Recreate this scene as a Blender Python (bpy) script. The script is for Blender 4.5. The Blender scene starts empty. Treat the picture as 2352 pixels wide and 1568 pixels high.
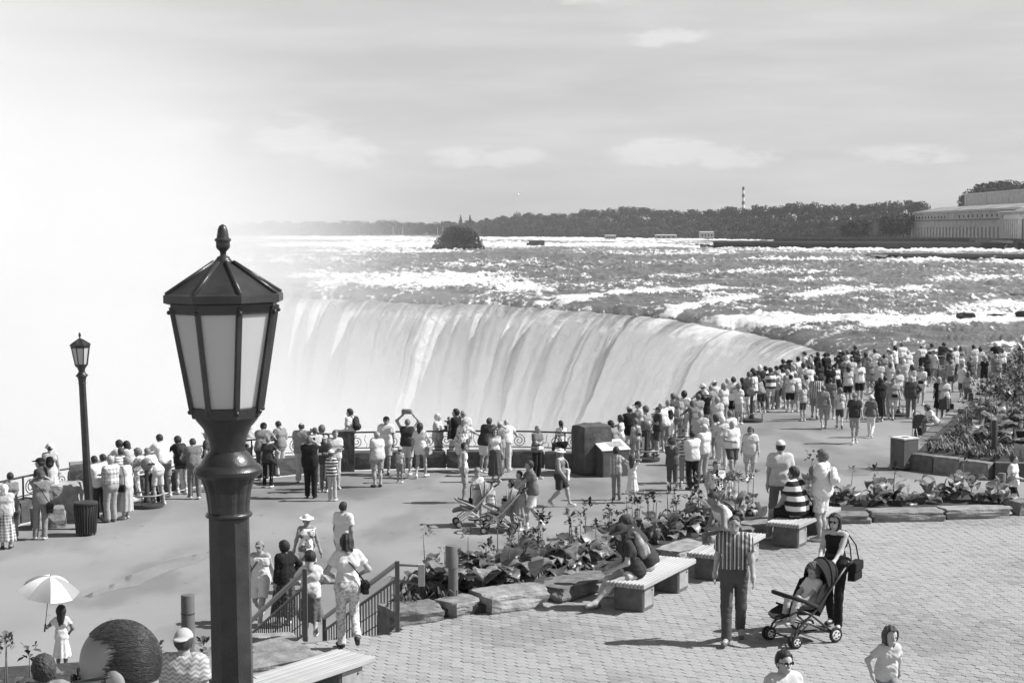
import bpy, bmesh, math, random
import numpy as np
from mathutils import Vector, Matrix
random.seed(7); RNG = np.random.default_rng(7)
SC = bpy.context.scene
COL = SC.collection
# ---------------------------------------------------------------- camera
CAMH = 7.3                       # eye height above the lower plaza (z = 0)
TER = 1.8                        # upper terrace level
RIV = -1.2                       # river level at the brink
FPX = 3763.0                     # focal length in units of a 2352 px wide picture
PITCH = math.atan(255.3 / FPX)
cd = bpy.data.cameras.new('camera'); cam = bpy.data.objects.new('camera', cd); COL.objects.link(cam)
cd.sensor_width = 36.0; cd.lens = 36.0 * FPX / 2352.0; cd.clip_start = 0.5; cd.clip_end = 9000
cam.location = (0, 0, CAMH); cam.rotation_euler = (math.pi / 2 - PITCH, 0, 0)
SC.camera = cam
# ---------------------------------------------------------------- light
SUN_EL = math.radians(45.0)
SUN_DIR = Vector((1.0, 0.05, 0)).normalized() * math.cos(SUN_EL) + Vector((0, 0, math.sin(SUN_EL)))
sl = bpy.data.lights.new('sun', 'SUN'); sl.energy = 5.0; sl.angle = math.radians(0.53); sl.color = (1, 1, 1)
sun = bpy.data.objects.new('sun', sl); COL.objects.link(sun)
sun.rotation_euler = SUN_DIR.to_track_quat('Z', 'Y').to_euler()
sun.location = (60, -10, 60)
W = bpy.data.worlds.new('World'); SC.world = W; W.use_nodes = True
def world():
    nt = W.node_tree; nt.nodes.clear(); N = nt.nodes.new; L = nt.links.new
    out = N('ShaderNodeOutputWorld'); bg = N('ShaderNodeBackground'); L(bg.outputs[0], out.inputs[0])
    sky = N('ShaderNodeTexSky'); sky.sky_type = 'NISHITA'; sky.sun_disc = False
    sky.sun_elevation = SUN_EL; sky.sun_rotation = math.atan2(SUN_DIR.x, SUN_DIR.y); sky.dust_density = 2.5
    bw = N('ShaderNodeRGBToBW'); L(sky.outputs[0], bw.inputs[0])
    tc = N('ShaderNodeTexCoord')
    def noise(sx, sy, sz, scale, det, off=(0, 0, 0), rough=.55):
        mp = N('ShaderNodeMapping'); mp.inputs['Scale'].default_value = (sx, sy, sz); mp.inputs['Location'].default_value = off
        L(tc.outputs['Generated'], mp.inputs[0])
        n = N('ShaderNodeTexNoise'); n.inputs['Scale'].default_value = scale; n.inputs['Detail'].default_value = det
        n.inputs['Roughness'].default_value = rough; L(mp.outputs[0], n.inputs['Vector']); return n.outputs['Fac']
    def math_(op, a, b=None, c=None, clamp=False):
        m = N('ShaderNodeMath'); m.operation = op; m.use_clamp = clamp
        for i, v in enumerate((a, b, c)):
            if v is None: continue
            if isinstance(v, (int, float)): m.inputs[i].default_value = v
            else: L(v, m.inputs[i])
        return m.outputs[0]
    def ramp(v, a, b):
        m = N('ShaderNodeMapRange'); m.interpolation_type = 'SMOOTHSTEP'
        L(v, m.inputs[0]); m.inputs[1].default_value = a; m.inputs[2].default_value = b; return m.outputs[0]
    # high thin cloud sheet: streaky veil
    veil = ramp(noise(1.1, .6, 7.5, 3.0, 5, (3.1, 0, .7)), .34, .70)
    veil2 = ramp(noise(2.0, 1.0, 16, 4.0, 6, (0.3, 2, 5)), .40, .66)
    # low cumulus heaps near the horizon
    sep = N('ShaderNodeSeparateXYZ'); L(tc.outputs['Generated'], sep.inputs[0])
    cum = noise(30, 30, 85, 1.0, 10, (1.2, .4, 3), .68)
    def heap(az, el, wa, we):
        dx = math_('DIVIDE', math_('SUBTRACT', math_('DIVIDE', sep.outputs[0], sep.outputs[1]), az), wa)
        dz = math_('DIVIDE', math_('SUBTRACT', sep.outputs[2], el), we)
        dd = math_('ADD', math_('MULTIPLY', dx, dx), math_('MULTIPLY', dz, dz))
        m = math_('SUBTRACT', 1.0, dd, clamp=True)
        front = math_('GREATER_THAN', sep.outputs[1], 0.0)
        return math_('MULTIPLY', m, front)
    heaps = None
    for az, el, wa, we in [(-.135, .056, .040, .020), (-.100, .046, .034, .014), (.095, .047, .05, .012), (.135, .044, .04, .010),
                           (.24, .044, .05, .008), (-.015, .044, .05, .009), (-.20, .056, .05, .015), (.05, .145, .06, .014), (.09, .115, .04, .008)]:
        h = heap(az, el, wa, we); heaps = h if heaps is None else math_('MAXIMUM', heaps, h)
    puff = math_('MULTIPLY', ramp(math_('ADD', math_('MULTIPLY', heaps, .45), math_('MULTIPLY', cum, 2.0)), 1.08, 1.48), ramp(heaps, 0.0, .75))
    # add up: sky (blue in the film's grey) + veils + heaps
    base = math_('MULTIPLY', bw.outputs[0], .45)
    v = math_('ADD', base, math_('MULTIPLY', veil, .62))
    v = math_('ADD', v, math_('MULTIPLY', veil2, .40))
    v = math_('ADD', v, 2.80)
    v = math_('ADD', v, math_('MULTIPLY', math_('SUBTRACT', 1.0, ramp(sep.outputs[2], -.02, .11)), .30))
    # sky above the view is dimmed to weaken fill light and deepen shade
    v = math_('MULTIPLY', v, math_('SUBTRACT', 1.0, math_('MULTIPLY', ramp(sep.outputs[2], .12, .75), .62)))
    v = math_('ADD', v, math_('MULTIPLY', puff, 1.0))
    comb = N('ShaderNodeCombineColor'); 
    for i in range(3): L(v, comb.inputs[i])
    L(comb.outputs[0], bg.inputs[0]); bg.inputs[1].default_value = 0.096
world()
SC.view_settings.view_transform = 'Standard'; SC.view_settings.look = 'None'
SC.view_settings.exposure = 0.42; SC.view_settings.gamma = 1.0
SC.render.engine = 'CYCLES'
cy = SC.cycles
cy.use_denoising = True
cy.max_bounces = 8; cy.diffuse_bounces = 3; cy.glossy_bounces = 2; cy.transmission_bounces = 3; cy.volume_bounces = 6; cy.transparent_max_bounces = 8
cy.caustics_reflective = False; cy.caustics_refractive = False
try: cy.volume_step_rate = 2.0
except Exception: pass

# ---------------------------------------------------------------- placing helpers
_R = Vector((1, 0, 0)); _F = Vector((0, math.cos(PITCH), -math.sin(PITCH))); _U = Vector((0, math.sin(PITCH), math.cos(PITCH)))
def ray(x, y): return _R * (x - 1176.0) + _U * (784.0 - y) + _F * FPX
def at(x, y, z=0.0):
    d = ray(x, y); return Vector((0, 0, CAMH)) + d * ((z - CAMH) / d.z)
def atd(x, y, dist):
    d = ray(x, y); return Vector((0, 0, CAMH)) + d * (dist / d.y)

# ---------------------------------------------------------------- materials
MATS = {}
def _principled(name):
    m = bpy.data.materials.new(name); m.use_nodes = True
    nt = m.node_tree; b = nt.nodes['Principled BSDF']
    return m, nt, b
def grey(v): return (v, v, v, 1)
def mat(g, rough=.85, var=.18, scale=9.0, bump=0.0, bscale=40.0, metal=0.0, spec=.3, det=4, stretch=None, name=None):
    key = ('m', g, rough, var, scale, bump, bscale, metal, spec, stretch)
    if key in MATS: return MATS[key]
    m, nt, b = _principled(name or 'surface_%d' % len(MATS)); N = nt.nodes.new; L = nt.links.new
    b.inputs['Roughness'].default_value = rough; b.inputs['Metallic'].default_value = metal
    b.inputs['Specular IOR Level'].default_value = spec
    tc = N('ShaderNodeTexCoord'); vec = tc.outputs['Object']
    if stretch:
        mp = N('ShaderNodeMapping'); mp.inputs['Scale'].default_value = stretch; L(vec, mp.inputs[0]); vec = mp.outputs[0]
    n = N('ShaderNodeTexNoise'); n.inputs['Scale'].default_value = scale; n.inputs['Detail'].default_value = det; L(vec, n.inputs['Vector'])
    r = N('ShaderNodeMapRange'); L(n.outputs['Fac'], r.inputs[0]); r.inputs[1].default_value = .25; r.inputs[2].default_value = .75
    r.inputs[3].default_value = g * (1 - var); r.inputs[4].default_value = min(.95, g * (1 + var))
    L(r.outputs[0], b.inputs['Base Color'])
    if bump:
        n2 = N('ShaderNodeTexNoise'); n2.inputs['Scale'].default_value = bscale; n2.inputs['Detail'].default_value = 5; L(vec, n2.inputs['Vector'])
        bp = N('ShaderNodeBump'); bp.inputs['Strength'].default_value = bump; bp.inputs['Distance'].default_value = .02
        L(n2.outputs['Fac'], bp.inputs['Height']); L(bp.outputs[0], b.inputs['Normal'])
    MATS[key] = m; return m
def pat(kind, g1, g2, s=1.0, sharp=.5):
    """cloth with a woven or printed pattern: vstripe, hstripe, plaid, check, floral, zigzag, band"""
    key = ('p', kind, g1, g2, s, sharp)
    if key in MATS: return MATS[key]
    m, nt, b = _principled('cloth_%s_%d' % (kind, len(MATS))); N = nt.nodes.new; L = nt.links.new
    b.inputs['Roughness'].default_value = .9; b.inputs['Specular IOR Level'].default_value = .2
    tc = N('ShaderNodeTexCoord'); sep = N('ShaderNodeSeparateXYZ'); L(tc.outputs['Object'], sep.inputs[0])
    def M_(op, a, bb=None):
        q = N('ShaderNodeMath'); q.operation = op
        for i, v in enumerate((a, bb)):
            if v is None: continue
            if isinstance(v, (int, float)): q.inputs[i].default_value = v
            else: L(v, q.inputs[i])
        return q.outputs[0]
    def sw(ax, f, ph=0.): return M_('GREATER_THAN', M_('SINE', M_('ADD', M_('MULTIPLY', sep.outputs[ax], f), ph)), sharp - .5)
    if kind == 'vstripe': fac = M_('MAXIMUM', sw(0, 75 * s), M_('MULTIPLY', sw(0, 190 * s), .5))
    elif kind == 'hstripe': fac = sw(2, 70 * s)
    elif kind == 'band': fac = sw(2, 36 * s, 1.2)
    elif kind == 'plaid': fac = M_('MULTIPLY', M_('ADD', M_('ADD', sw(0, 60 * s), sw(2, 60 * s)), sw(1, 60 * s)), .34)
    elif kind == 'check': fac = M_('MULTIPLY', M_('ADD', M_('ADD', sw(0, 110 * s), sw(2, 110 * s)), sw(1, 110 * s)), .34)
    elif kind == 'zigzag':
        tri = M_('PINGPONG', M_('ADD', M_('MULTIPLY', sep.outputs[0], 12 * s), 50), 1.0)
        fac = M_('GREATER_THAN', M_('SINE', M_('ADD', M_('MULTIPLY', sep.outputs[2], 62 * s), M_('MULTIPLY', tri, 4.0))), .15)
    elif kind == 'print':   # a printed block on chest and back
        n = N('ShaderNodeTexNoise'); n.inputs['Scale'].default_value = 22 * s; n.inputs['Detail'].default_value = 3; L(tc.outputs['Object'], n.inputs['Vector'])
        f = M_('GREATER_THAN', n.outputs['Fac'], .47)
        inx = M_('LESS_THAN', M_('ABSOLUTE', sep.outputs[0]), .11); inz = M_('LESS_THAN', M_('ABSOLUTE', M_('SUBTRACT', sep.outputs[2], 1.24)), .11)
        fac = M_('MULTIPLY', M_('MULTIPLY', inx, inz), f)
    else:
        n = N('ShaderNodeTexNoise'); n.inputs['Scale'].default_value = 16 * s; n.inputs['Detail'].default_value = 2; L(tc.outputs['Object'], n.inputs['Vector'])
        fac = M_('GREATER_THAN', n.outputs['Fac'], .53)
    mx = N('ShaderNodeMix'); mx.data_type = 'FLOAT'; L(fac, mx.inputs[0]); mx.inputs[2].default_value = g1; mx.inputs[3].default_value = g2
    L(mx.outputs[0], b.inputs['Base Color']); MATS[key] = m; return m

# ---------------------------------------------------------------- object helpers
def tag(o, label=None, cat=None, group=None, kind=None):
    if label: o['label'] = label
    if cat: o['category'] = cat
    if group: o['group'] = group
    if kind: o['kind'] = kind
    return o
def empty(name, loc=(0, 0, 0), rz=0.0, label=None, cat=None, group=None):
    o = bpy.data.objects.new(name, None); COL.objects.link(o); o.location = loc; o.rotation_euler = (0, 0, rz)
    o.empty_display_size = .2
    return tag(o, label, cat, group)
def link(name, me, parent=None, m=None, loc=None, rot=None, scale=None):
    """one object on mesh data; the material sits on the object so that mesh data can be shared"""
    o = bpy.data.objects.new(name, me); COL.objects.link(o)
    if parent is not None: o.parent = parent
    if loc is not None: o.location = loc
    if rot is not None: o.rotation_euler = rot
    if scale is not None: o.scale = (scale,) * 3 if isinstance(scale, (int, float)) else scale
    if m is not None:
        ms = m if isinstance(m, (list, tuple)) else [m]
        while len(me.materials) < len(ms): me.materials.append(None)
        for i, mm in enumerate(ms):
            o.material_slots[i].link = 'OBJECT'; o.material_slots[i].material = mm
    return o
def copy_tree(o, parent=None):
    c = o.copy(); COL.objects.link(c); c.parent = parent
    for ch in list(o.children): copy_tree(ch, c)
    return c
class MB:
    """collects vertices and faces of one mesh"""
    def __init__(s): s.v = []; s.f = []; s.mi = []; s.smooth = False
    def add(s, V, F, mi=0):
        n = len(s.v); s.v += [tuple(map(float, p)) for p in V]; s.f += [tuple(i + n for i in f) for f in F]; s.mi += [mi] * len(F); return s
    def box(s, c, size, rz=0.0, mi=0, taper=1.0, tilt=None):
        hx, hy, hz = size[0] / 2, size[1] / 2, size[2] / 2
        P = []
        for z, k in ((-hz, 1.0), (hz, taper)):
            for x, y in ((-hx, -hy), (hx, -hy), (hx, hy), (-hx, hy)): P.append(Vector((x * k, y * k, z)))
        M = Matrix.Rotation(rz, 3, 'Z')
        if tilt is not None: M = tilt
        return s.add([M @ p + Vector(c) for p in P], [(0, 3, 2, 1), (4, 5, 6, 7), (0, 1, 5, 4), (1, 2, 6, 5), (2, 3, 7, 6), (3, 0, 4, 7)], mi)
    def tube(s, pts, r, n=6, mi=0, closed=False, caps=True):
        pts = [Vector(p) for p in pts]; k = len(pts)
        rs = r if isinstance(r, (list, tuple)) else [r] * k
        V = []; up = Vector((.13, .31, .94)).normalized(); prev = None
        for i, p in enumerate(pts):
            a = pts[i - 1] if (i > 0 or closed) else p; b = pts[(i + 1) % k] if (i < k - 1 or closed) else p
            t = (b - a)
            if t.length < 1e-9: t = Vector((0, 0, 1))
            t.normalize()
            if prev is None:
                u = t.cross(up)
                if u.length < 1e-3: u = t.cross(Vector((1, 0, 0)))
            else: u = prev - t * prev.dot(t)
            u.normalize(); prev = u; w = t.cross(u)
            for j in range(n):
                an = 2 * math.pi * j / n; V.append(p + (u * math.cos(an) + w * math.sin(an)) * rs[i])
        F = []
        for i in range(k if closed else k - 1):
            i2 = (i + 1) % k
            for j in range(n): F.append((i * n + j, i * n + (j + 1) % n, i2 * n + (j + 1) % n, i2 * n + j))
        if caps and not closed: F += [tuple(range(n))[::-1], tuple((k - 1) * n + j for j in range(n))]
        return s.add(V, F, mi)
    def lathe(s, prof, n=24, mi=0, c=(0, 0, 0), rot=0.0, caps=True):
        V = []; c = Vector(c)
        for r, z in prof:
            for j in range(n):
                a = 2 * math.pi * j / n + rot; V.append(c + Vector((r * math.cos(a), r * math.sin(a), z)))
        F = []; k = len(prof)
        for i in range(k - 1):
            for j in range(n): F.append((i * n + j, i * n + (j + 1) % n, (i + 1) * n + (j + 1) % n, (i + 1) * n + j))
        if caps: F += [tuple(range(n))[::-1], tuple((k - 1) * n + j for j in range(n))]
        return s.add(V, F, mi)
    def ball(s, c, r, n=10, m=6, mi=0):
        rx, ry, rz = (r, r, r) if isinstance(r, (int, float)) else r
        V = []; F = []
        for i in range(m + 1):
            t = math.pi * i / m
            for j in range(n):
                a = 2 * math.pi * j / n; V.append((c[0] + rx * math.sin(t) * math.cos(a), c[1] + ry * math.sin(t) * math.sin(a), c[2] + rz * math.cos(t)))
        for i in range(m):
            for j in range(n): F.append((i * n + j, (i + 1) * n + j, (i + 1) * n + (j + 1) % n, i * n + (j + 1) % n))
        return s.add(V, F, mi)
    def poly(s, pts, z0, z1, mi=0):
        n = len(pts); V = [(p[0], p[1], z0) for p in pts] + [(p[0], p[1], z1) for p in pts]
        F = [tuple(range(n, 2 * n)), tuple(range(n))[::-1]] + [(i, (i + 1) % n, n + (i + 1) % n, n + i) for i in range(n)]
        return s.add(V, F, mi)
    def mesh(s, name, smooth=None, auto=None):
        me = bpy.data.meshes.new(name); me.from_pydata(s.v, [], s.f)
        if any(s.mi):
            while len(me.materials) <= max(s.mi): me.materials.append(None)
            me.polygons.foreach_set('material_index', s.mi)
        if smooth or (smooth is None and s.smooth): me.polygons.foreach_set('use_smooth', [True] * len(me.polygons))
        me.update()
        if auto is not None:
            bm = bmesh.new(); bm.from_mesh(me); bmesh.ops.remove_doubles(bm, verts=bm.verts, dist=1e-5)
            for f in bm.faces: f.smooth = True
            for e in bm.edges:
                if len(e.link_faces) == 2 and e.calc_face_angle(0) > auto: e.smooth = False
            bm.to_mesh(me); bm.free()
        return me
    def obj(s, name, m, parent=None, smooth=None, auto=None, **k): return link(name, s.mesh(name, smooth, auto), parent, m, **k)
def bevelled(mb, name, w=.01, seg=1):
    me = mb.mesh(name); bm = bmesh.new(); bm.from_mesh(me)
    bmesh.ops.bevel(bm, geom=list(bm.edges), offset=w, segments=seg, affect='EDGES', profile=.6); bm.to_mesh(me); bm.free(); return me
# ---------------------------------------------------------------- noise in numpy
_P = np.random.default_rng(11).permutation(256); _PP = np.concatenate([_P, _P, _P])
_G = np.random.default_rng(12).uniform(-1, 1, 512)
def vnoise(x, y, z=None):
    """value noise in about [-1,1]"""
    if z is None: z = np.zeros_like(x)
    xi = np.floor(x).astype(int); yi = np.floor(y).astype(int); zi = np.floor(z).astype(int)
    xf = x - xi; yf = y - yi; zf = z - zi
    u = xf * xf * (3 - 2 * xf); v = yf * yf * (3 - 2 * yf); w = zf * zf * (3 - 2 * zf)
    def h(a, b, c): return _G[_PP[_PP[_PP[a & 255] + (b & 255)] + (c & 255)]]
    r = 0
    for dz, wz in ((0, 1 - w), (1, w)):
        for dy, wy in ((0, 1 - v), (1, v)):
            r = r + wz * wy * (h(xi, yi + dy, zi + dz) * (1 - u) + h(xi + 1, yi + dy, zi + dz) * u)
    return r
def fbm(x, y, z=None, o=4, g=.5):
    r = 0; a = 1.0; t = 0; s = 1.0
    for i in range(o):
        r = r + a * vnoise(x * s + 17 * i, y * s - 9 * i, None if z is None else z * s + 5 * i); t += a; a *= g; s *= 2.03
    return r / t
def np_mesh(name, V, F, smooth=True):
    me = bpy.data.meshes.new(name); V = np.asarray(V, np.float32); F = np.asarray(F, np.int32)
    me.vertices.add(len(V)); me.vertices.foreach_set('co', V.ravel()); k = F.shape[1]
    me.loops.add(F.size); me.loops.foreach_set('vertex_index', F.ravel())
    me.polygons.add(len(F)); me.polygons.foreach_set('loop_start', np.arange(0, F.size, k, dtype=np.int32)); me.polygons.foreach_set('loop_total', np.full(len(F), k, np.int32))
    me.update(calc_edges=True)
    if smooth: me.polygons.foreach_set('use_smooth', np.ones(len(F), bool))
    me.validate(); return me
def grid_faces(nr, nc):
    i = np.arange(nr - 1)[:, None] * nc + np.arange(nc - 1)[None, :]
    return np.stack([i, i + 1, i + nc + 1, i + nc], -1).reshape(-1, 4)
def set_attr(me, name, vals):
    a = me.attributes.new(name, 'FLOAT', 'POINT'); a.data.foreach_set('value', np.asarray(vals, np.float32).ravel())
# ================================================================ the river, the brink and the falls
LIP_PX = [(-900, 650), (-500, 655), (0, 660), (400, 664), (600, 668), (770, 672), (860, 676), (960, 680), (1060, 683), (1180, 688), (1300, 695), (1380, 700), (1480, 708), (1600, 723),
          (1690, 739), (1780, 755), (1850, 771), (1930, 792), (2000, 810), (2080, 830), (2180, 850), (2352, 872), (2700, 905), (3000, 930)]
def river():
    nc, nr = 760, 400
    xs = np.linspace(-250, 2560, nc)
    yl = np.interp(xs, [p[0] for p in LIP_PX], [p[1] for p in LIP_PX])
    k = np.ones(17) / 17; yl = np.convolve(np.pad(yl, 8, mode='edge'), k, mode='valid')
    # the brink is ragged: tongues and notches
    wig = (fbm(xs * .014, xs * 0 + 3.3, o=5) * 6.0) * np.clip((2050 - xs) / 200, 0, 1)
    lip = np.array([at(x, y + w, RIV) for x, y, w in zip(xs, yl, wig)])
    dl = lip[:, 1]; tx = lip[:, 0] / lip[:, 1]
    t = np.linspace(0, 1, nr) ** 1.25
    D = dl[None, :] * (2600.0 / dl[None, :]) ** t[:, None]
    X = tx[None, :] * D; Y = D
    dist = D - dl[None, :]
    # foam: ledges (bright broken lines across the stream), patches, and scattered white caps
    px = 1176 + X / Y * FPX; py = 528.7 + (CAMH - RIV) * FPX / Y         # where a ledge lies along the stream
    foam = np.zeros_like(X); rise = np.zeros_like(X)
    ledges = [ # (points along the ledge, half width in picture rows, strength)
        ([(1400, 752), (1480, 742), (1560, 729), (1700, 733), (1800, 738), (2000, 737), (2200, 736), (2500, 734)], 7, 1.25),
        ([(1500, 716), (1600, 702), (1690, 692), (1740, 686)], 6, 1.1), ([(1280, 690), (1400, 682), (1500, 674), (1600, 669), (1690, 667)], 4, 1.1),
        ([(1820, 692), (1900, 676), (1990, 668), (2080, 668), (2150, 672)], 7, .75), ([(1960, 755), (2060, 749), (2150, 752)], 3.5, .9),
        ([(700, 664), (900, 650), (1060, 655), (1250, 668)], 9, .75), ([(640, 640), (800, 645), (1000, 642), (1200, 640)], 7, .6),
        ([(1500, 640), (1640, 632), (1800, 628), (1950, 632)], 5, .5), ([(1000, 548), (1700, 553), (1750, 552)], 3, .9), ([(600, 548), (1000, 549)], 4, .7),
        ([(1120, 567), (1400, 566), (1700, 570), (1800, 573), (2100, 578), (2500, 580)], 2.6, 1.0), ([(600, 566), (1000, 564), (1250, 568)], 5, .8),
        ([(1680, 603), (1850, 601), (2080, 605), (2500, 610)], 2.0, .9), ([(1420, 612), (1650, 606)], 4, .5), ([(650, 580), (1100, 584)], 3, .6),
        ([(2180, 712), (2280, 706), (2360, 716)], 7, .8), ([(2100, 650), (2352, 640)], 4, .4), ([(1400, 590), (1700, 588)], 2.5, .4), ([(1800, 655), (1900, 648), (2000, 655)], 5, .6)]
    wob = fbm(X * .05, Y * .02, o=3) * 5
    for pts, hw, st in ledges:
        a, b = pts[0][0], pts[-1][0]
        yc = np.interp(px, [p[0] for p in pts], [p[1] for p in pts])
        ends = np.clip((px - a) / 60 + .3, 0, 1) * np.clip((b - px) / 60 + .3, 0, 1)
        g = np.exp(-((py - yc + wob * hw / 8) / hw) ** 2) * ends * st
        foam = np.maximum(foam, g); rise += g * np.minimum(1.0, Y * hw / 9000.) * .6
    foam += .30 * fbm(X * .035, Y * .012, o=3) + .03
    far = np.clip((Y - 520) / 300, 0, 1); foam += far * .10
    calm = np.exp(-((px - 2150) / 260) ** 2 - ((py - 775) / 16) ** 2) + .6 * np.exp(-((px - 1430) / 320) ** 2 - ((py - 598) / 8) ** 2)
    foam -= .35 * calm
    # standing waves: sharp crests that break white
    ys = np.log(Y / 90.) * 90.
    r1 = (1 - np.abs(fbm(X * .10 + .3 * fbm(X * .03, ys * .05), ys * .22, o=4))) ** 5; r2 = (1 - np.abs(fbm(X * .28, ys * .55 + 9, o=4))) ** 6
    wave = (r1 * .75 + r2 * .35 + fbm(X * .5, Y * .3, o=3) * .12) * np.clip(dist / 14, .08, 1) * np.clip(Y / 260, .6, 1.5)
    foam += (np.clip(r1 - .55, 0, 1) * 1.5 + np.clip(r2 - .5, 0, 1) * 1.1) * (.25 + .75 * np.clip(.5 + 1.3 * fbm(X * .02, ys * .04, o=3), 0, 1)) * (1 - .8 * np.clip(calm, 0, 1))
    Z = RIV + wave + rise + np.clip(foam, 0, 1) * np.abs(fbm(X * .35, Y * .22, o=4)) * .5
    Z -= .9 * np.exp(-dist / 3.0)
    Z[0, :] = RIV - .9 + .12 * fbm(xs * .04, xs * 0, o=3)
    me = np_mesh('river', np.stack([X, Y, Z], -1).reshape(-1, 3), grid_faces(nr, nc))
    set_attr(me, 'foam', foam)
    m, nt, b = _principled('river_water'); N = nt.nodes.new; L = nt.links.new
    at_ = N('ShaderNodeAttribute'); at_.attribute_name = 'foam'
    tc = N('ShaderNodeTexCoord')
    def noise(sc, det, s=(1, 1, 1), rough=.6):
        mp = N('ShaderNodeMapping'); mp.inputs['Scale'].default_value = s; L(tc.outputs['Object'], mp.inputs[0])
        n = N('ShaderNodeTexNoise'); n.inputs['Scale'].default_value = sc; n.inputs['Detail'].default_value = det; n.inputs['Roughness'].default_value = rough
        L(mp.outputs[0], n.inputs['Vector']); return n.outputs['Fac']
    def M_(op, a, b2, clamp=False):
        q = N('ShaderNodeMath'); q.operation = op; q.use_clamp = clamp
        for i, v in enumerate((a, b2)):
            if isinstance(v, (int, float)): q.inputs[i].default_value = v
            else: L(v, q.inputs[i])
        return q.outputs[0]
    n1 = noise(1.3, 9, (1, .26, 1), .75); n2 = noise(.10, 5, (1, .35, 1))
    v = M_('ADD', M_('MULTIPLY', at_.outputs['Fac'], .80), M_('MULTIPLY', M_('SUBTRACT', n1, .5), 2.6))
    v = M_('ADD', v, M_('MULTIPLY', M_('SUBTRACT', n2, .5), .9))
    r = N('ShaderNodeMapRange'); r.interpolation_type = 'SMOOTHSTEP'; L(v, r.inputs[0]); r.inputs[1].default_value = .24; r.inputs[2].default_value = .50
    mx = N('ShaderNodeMix'); mx.data_type = 'FLOAT'; L(r.outputs[0], mx.inputs[0]); mx.inputs[2].default_value = .12; mx.inputs[3].default_value = .68
    L(mx.outputs[0], b.inputs['Base Color'])
    mr = N('ShaderNodeMix'); mr.data_type = 'FLOAT'; L(r.outputs[0], mr.inputs[0]); mr.inputs[2].default_value = .34; mr.inputs[3].default_value = .9; L(mr.outputs[0], b.inputs['Roughness'])
    b.inputs['Specular IOR Level'].default_value = .35
    bp = N('ShaderNodeBump'); bp.inputs['Strength'].default_value = .8; bp.inputs['Distance'].default_value = .35
    L(noise(.9, 8, (1, .6, 1), .65), bp.inputs['Height']); L(bp.outputs[0], b.inputs['Normal'])
    o = link('river', me, None, m); tag(o, 'wide river with broken white rapids flowing to the brink of the falls', kind='structure')
    # ---- the falling sheet: every brink point throws its water out along the brink's normal
    keep = (xs > -200) & (xs < 2500); L0 = np.stack([X[0], Y[0], Z[0]], -1)[keep]; fo = foam[2][keep]
    tan = np.gradient(L0[:, :2], axis=0); tan /= np.linalg.norm(tan, axis=1)[:, None]
    kk = np.ones(81) / 81
    tan = np.stack([np.convolve(np.pad(tan[:, i], 40, mode='edge'), kk, mode='valid') for i in (0, 1)], -1); tan /= np.linalg.norm(tan, axis=1)[:, None]
    nrm = np.stack([tan[:, 1], -tan[:, 0]], -1)          # towards the gorge (left and near)
    nrm = np.where((nrm[:, 1] > 0)[:, None], -nrm, nrm)
    arc = np.concatenate([[0], np.cumsum(np.linalg.norm(np.diff(L0[:, :2], axis=0), axis=1))])
    ns = 110; s = np.linspace(0, 1, ns) ** 1.1 * 15.5
    vel = 1.0 + .16 * fbm(arc * .09, arc * 0 + 1.7, o=4)
    S, A = np.meshgrid(s, arc, indexing='ij')
    drop = .02 * S + .20 * S ** 2
    path = S + drop
    Aw = A + 2.6 * fbm(A * .09, path * .07 + 5, o=3); ridge = fbm(Aw * .22, path * .030, o=5); lump = fbm(Aw * .26, path * .15 + 30, path * .05, o=5); curd = fbm(Aw * .9, path * .55 + 11, o=4)
    off = (ridge * .22 + curd * .38 * np.clip(.4 + lump, 0, 1) + lump * 1.9 * np.clip(drop / 14, 0, 1)) * np.clip(S / 2.2, 0, 1)
    Xs = L0[None, :, 0] + nrm[None, :, 0] * (S * vel[None, :] + off); Ys = L0[None, :, 1] + nrm[None, :, 1] * (S * vel[None, :] + off)
    Zs = L0[None, :, 2] - drop + .25 * off * np.clip(1 - drop / 8, 0, 1)
    me = np_mesh('waterfall', np.stack([Xs, Ys, Zs], -1).reshape(-1, 3), grid_faces(ns, len(arc))[:, ::-1])
    set_attr(me, 'fa', A); set_attr(me, 'fp', path); set_attr(me, 'foam', np.repeat(fo[None], ns, 0)); set_attr(me, 'drop', drop)
    m, nt, b = _principled('falling_water'); N = nt.nodes.new; L = nt.links.new
    def attr(n):
        a = N('ShaderNodeAttribute'); a.attribute_name = n; return a.outputs['Fac']
    fa, fp, ff, fd = attr('fa'), attr('fp'), attr('foam'), attr('drop')
    def fn(ka, kp, det, w=0.):
        c = N('ShaderNodeCombineXYZ'); L(M_('MULTIPLY', fa, ka), c.inputs[0]); L(M_('MULTIPLY', fp, kp), c.inputs[1]); c.inputs[2].default_value = w
        n = N('ShaderNodeTexNoise'); n.inputs['Scale'].default_value = 1; n.inputs['Detail'].default_value = det; n.inputs['Roughness'].default_value = .6; L(c.outputs[0], n.inputs['Vector']); return n.outputs['Fac']
    wv = fn(.12, .10, 3, 2.)
    def fnw(ka, kp, det, w=0.):
        c = N('ShaderNodeCombineXYZ'); L(M_('MULTIPLY', M_('ADD', fa, M_('MULTIPLY', wv, 9.)), ka), c.inputs[0]); L(M_('MULTIPLY', fp, kp), c.inputs[1]); c.inputs[2].default_value = w
        n = N('ShaderNodeTexNoise'); n.inputs['Scale'].default_value = 1; n.inputs['Detail'].default_value = det; n.inputs['Roughness'].default_value = .65; L(c.outputs[0], n.inputs['Vector']); return n.outputs['Fac']
    st = fnw(.5, .035, 6); cl = fnw(.40, .22, 9, 4.); fine = fnw(2.4, .5, 6, 9.)
    v = M_('ADD', M_('ADD', M_('MULTIPLY', st, .35), M_('MULTIPLY', cl, .95)), M_('ADD', M_('MULTIPLY', fine, .25), M_('MULTIPLY', ff, .16)))
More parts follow.
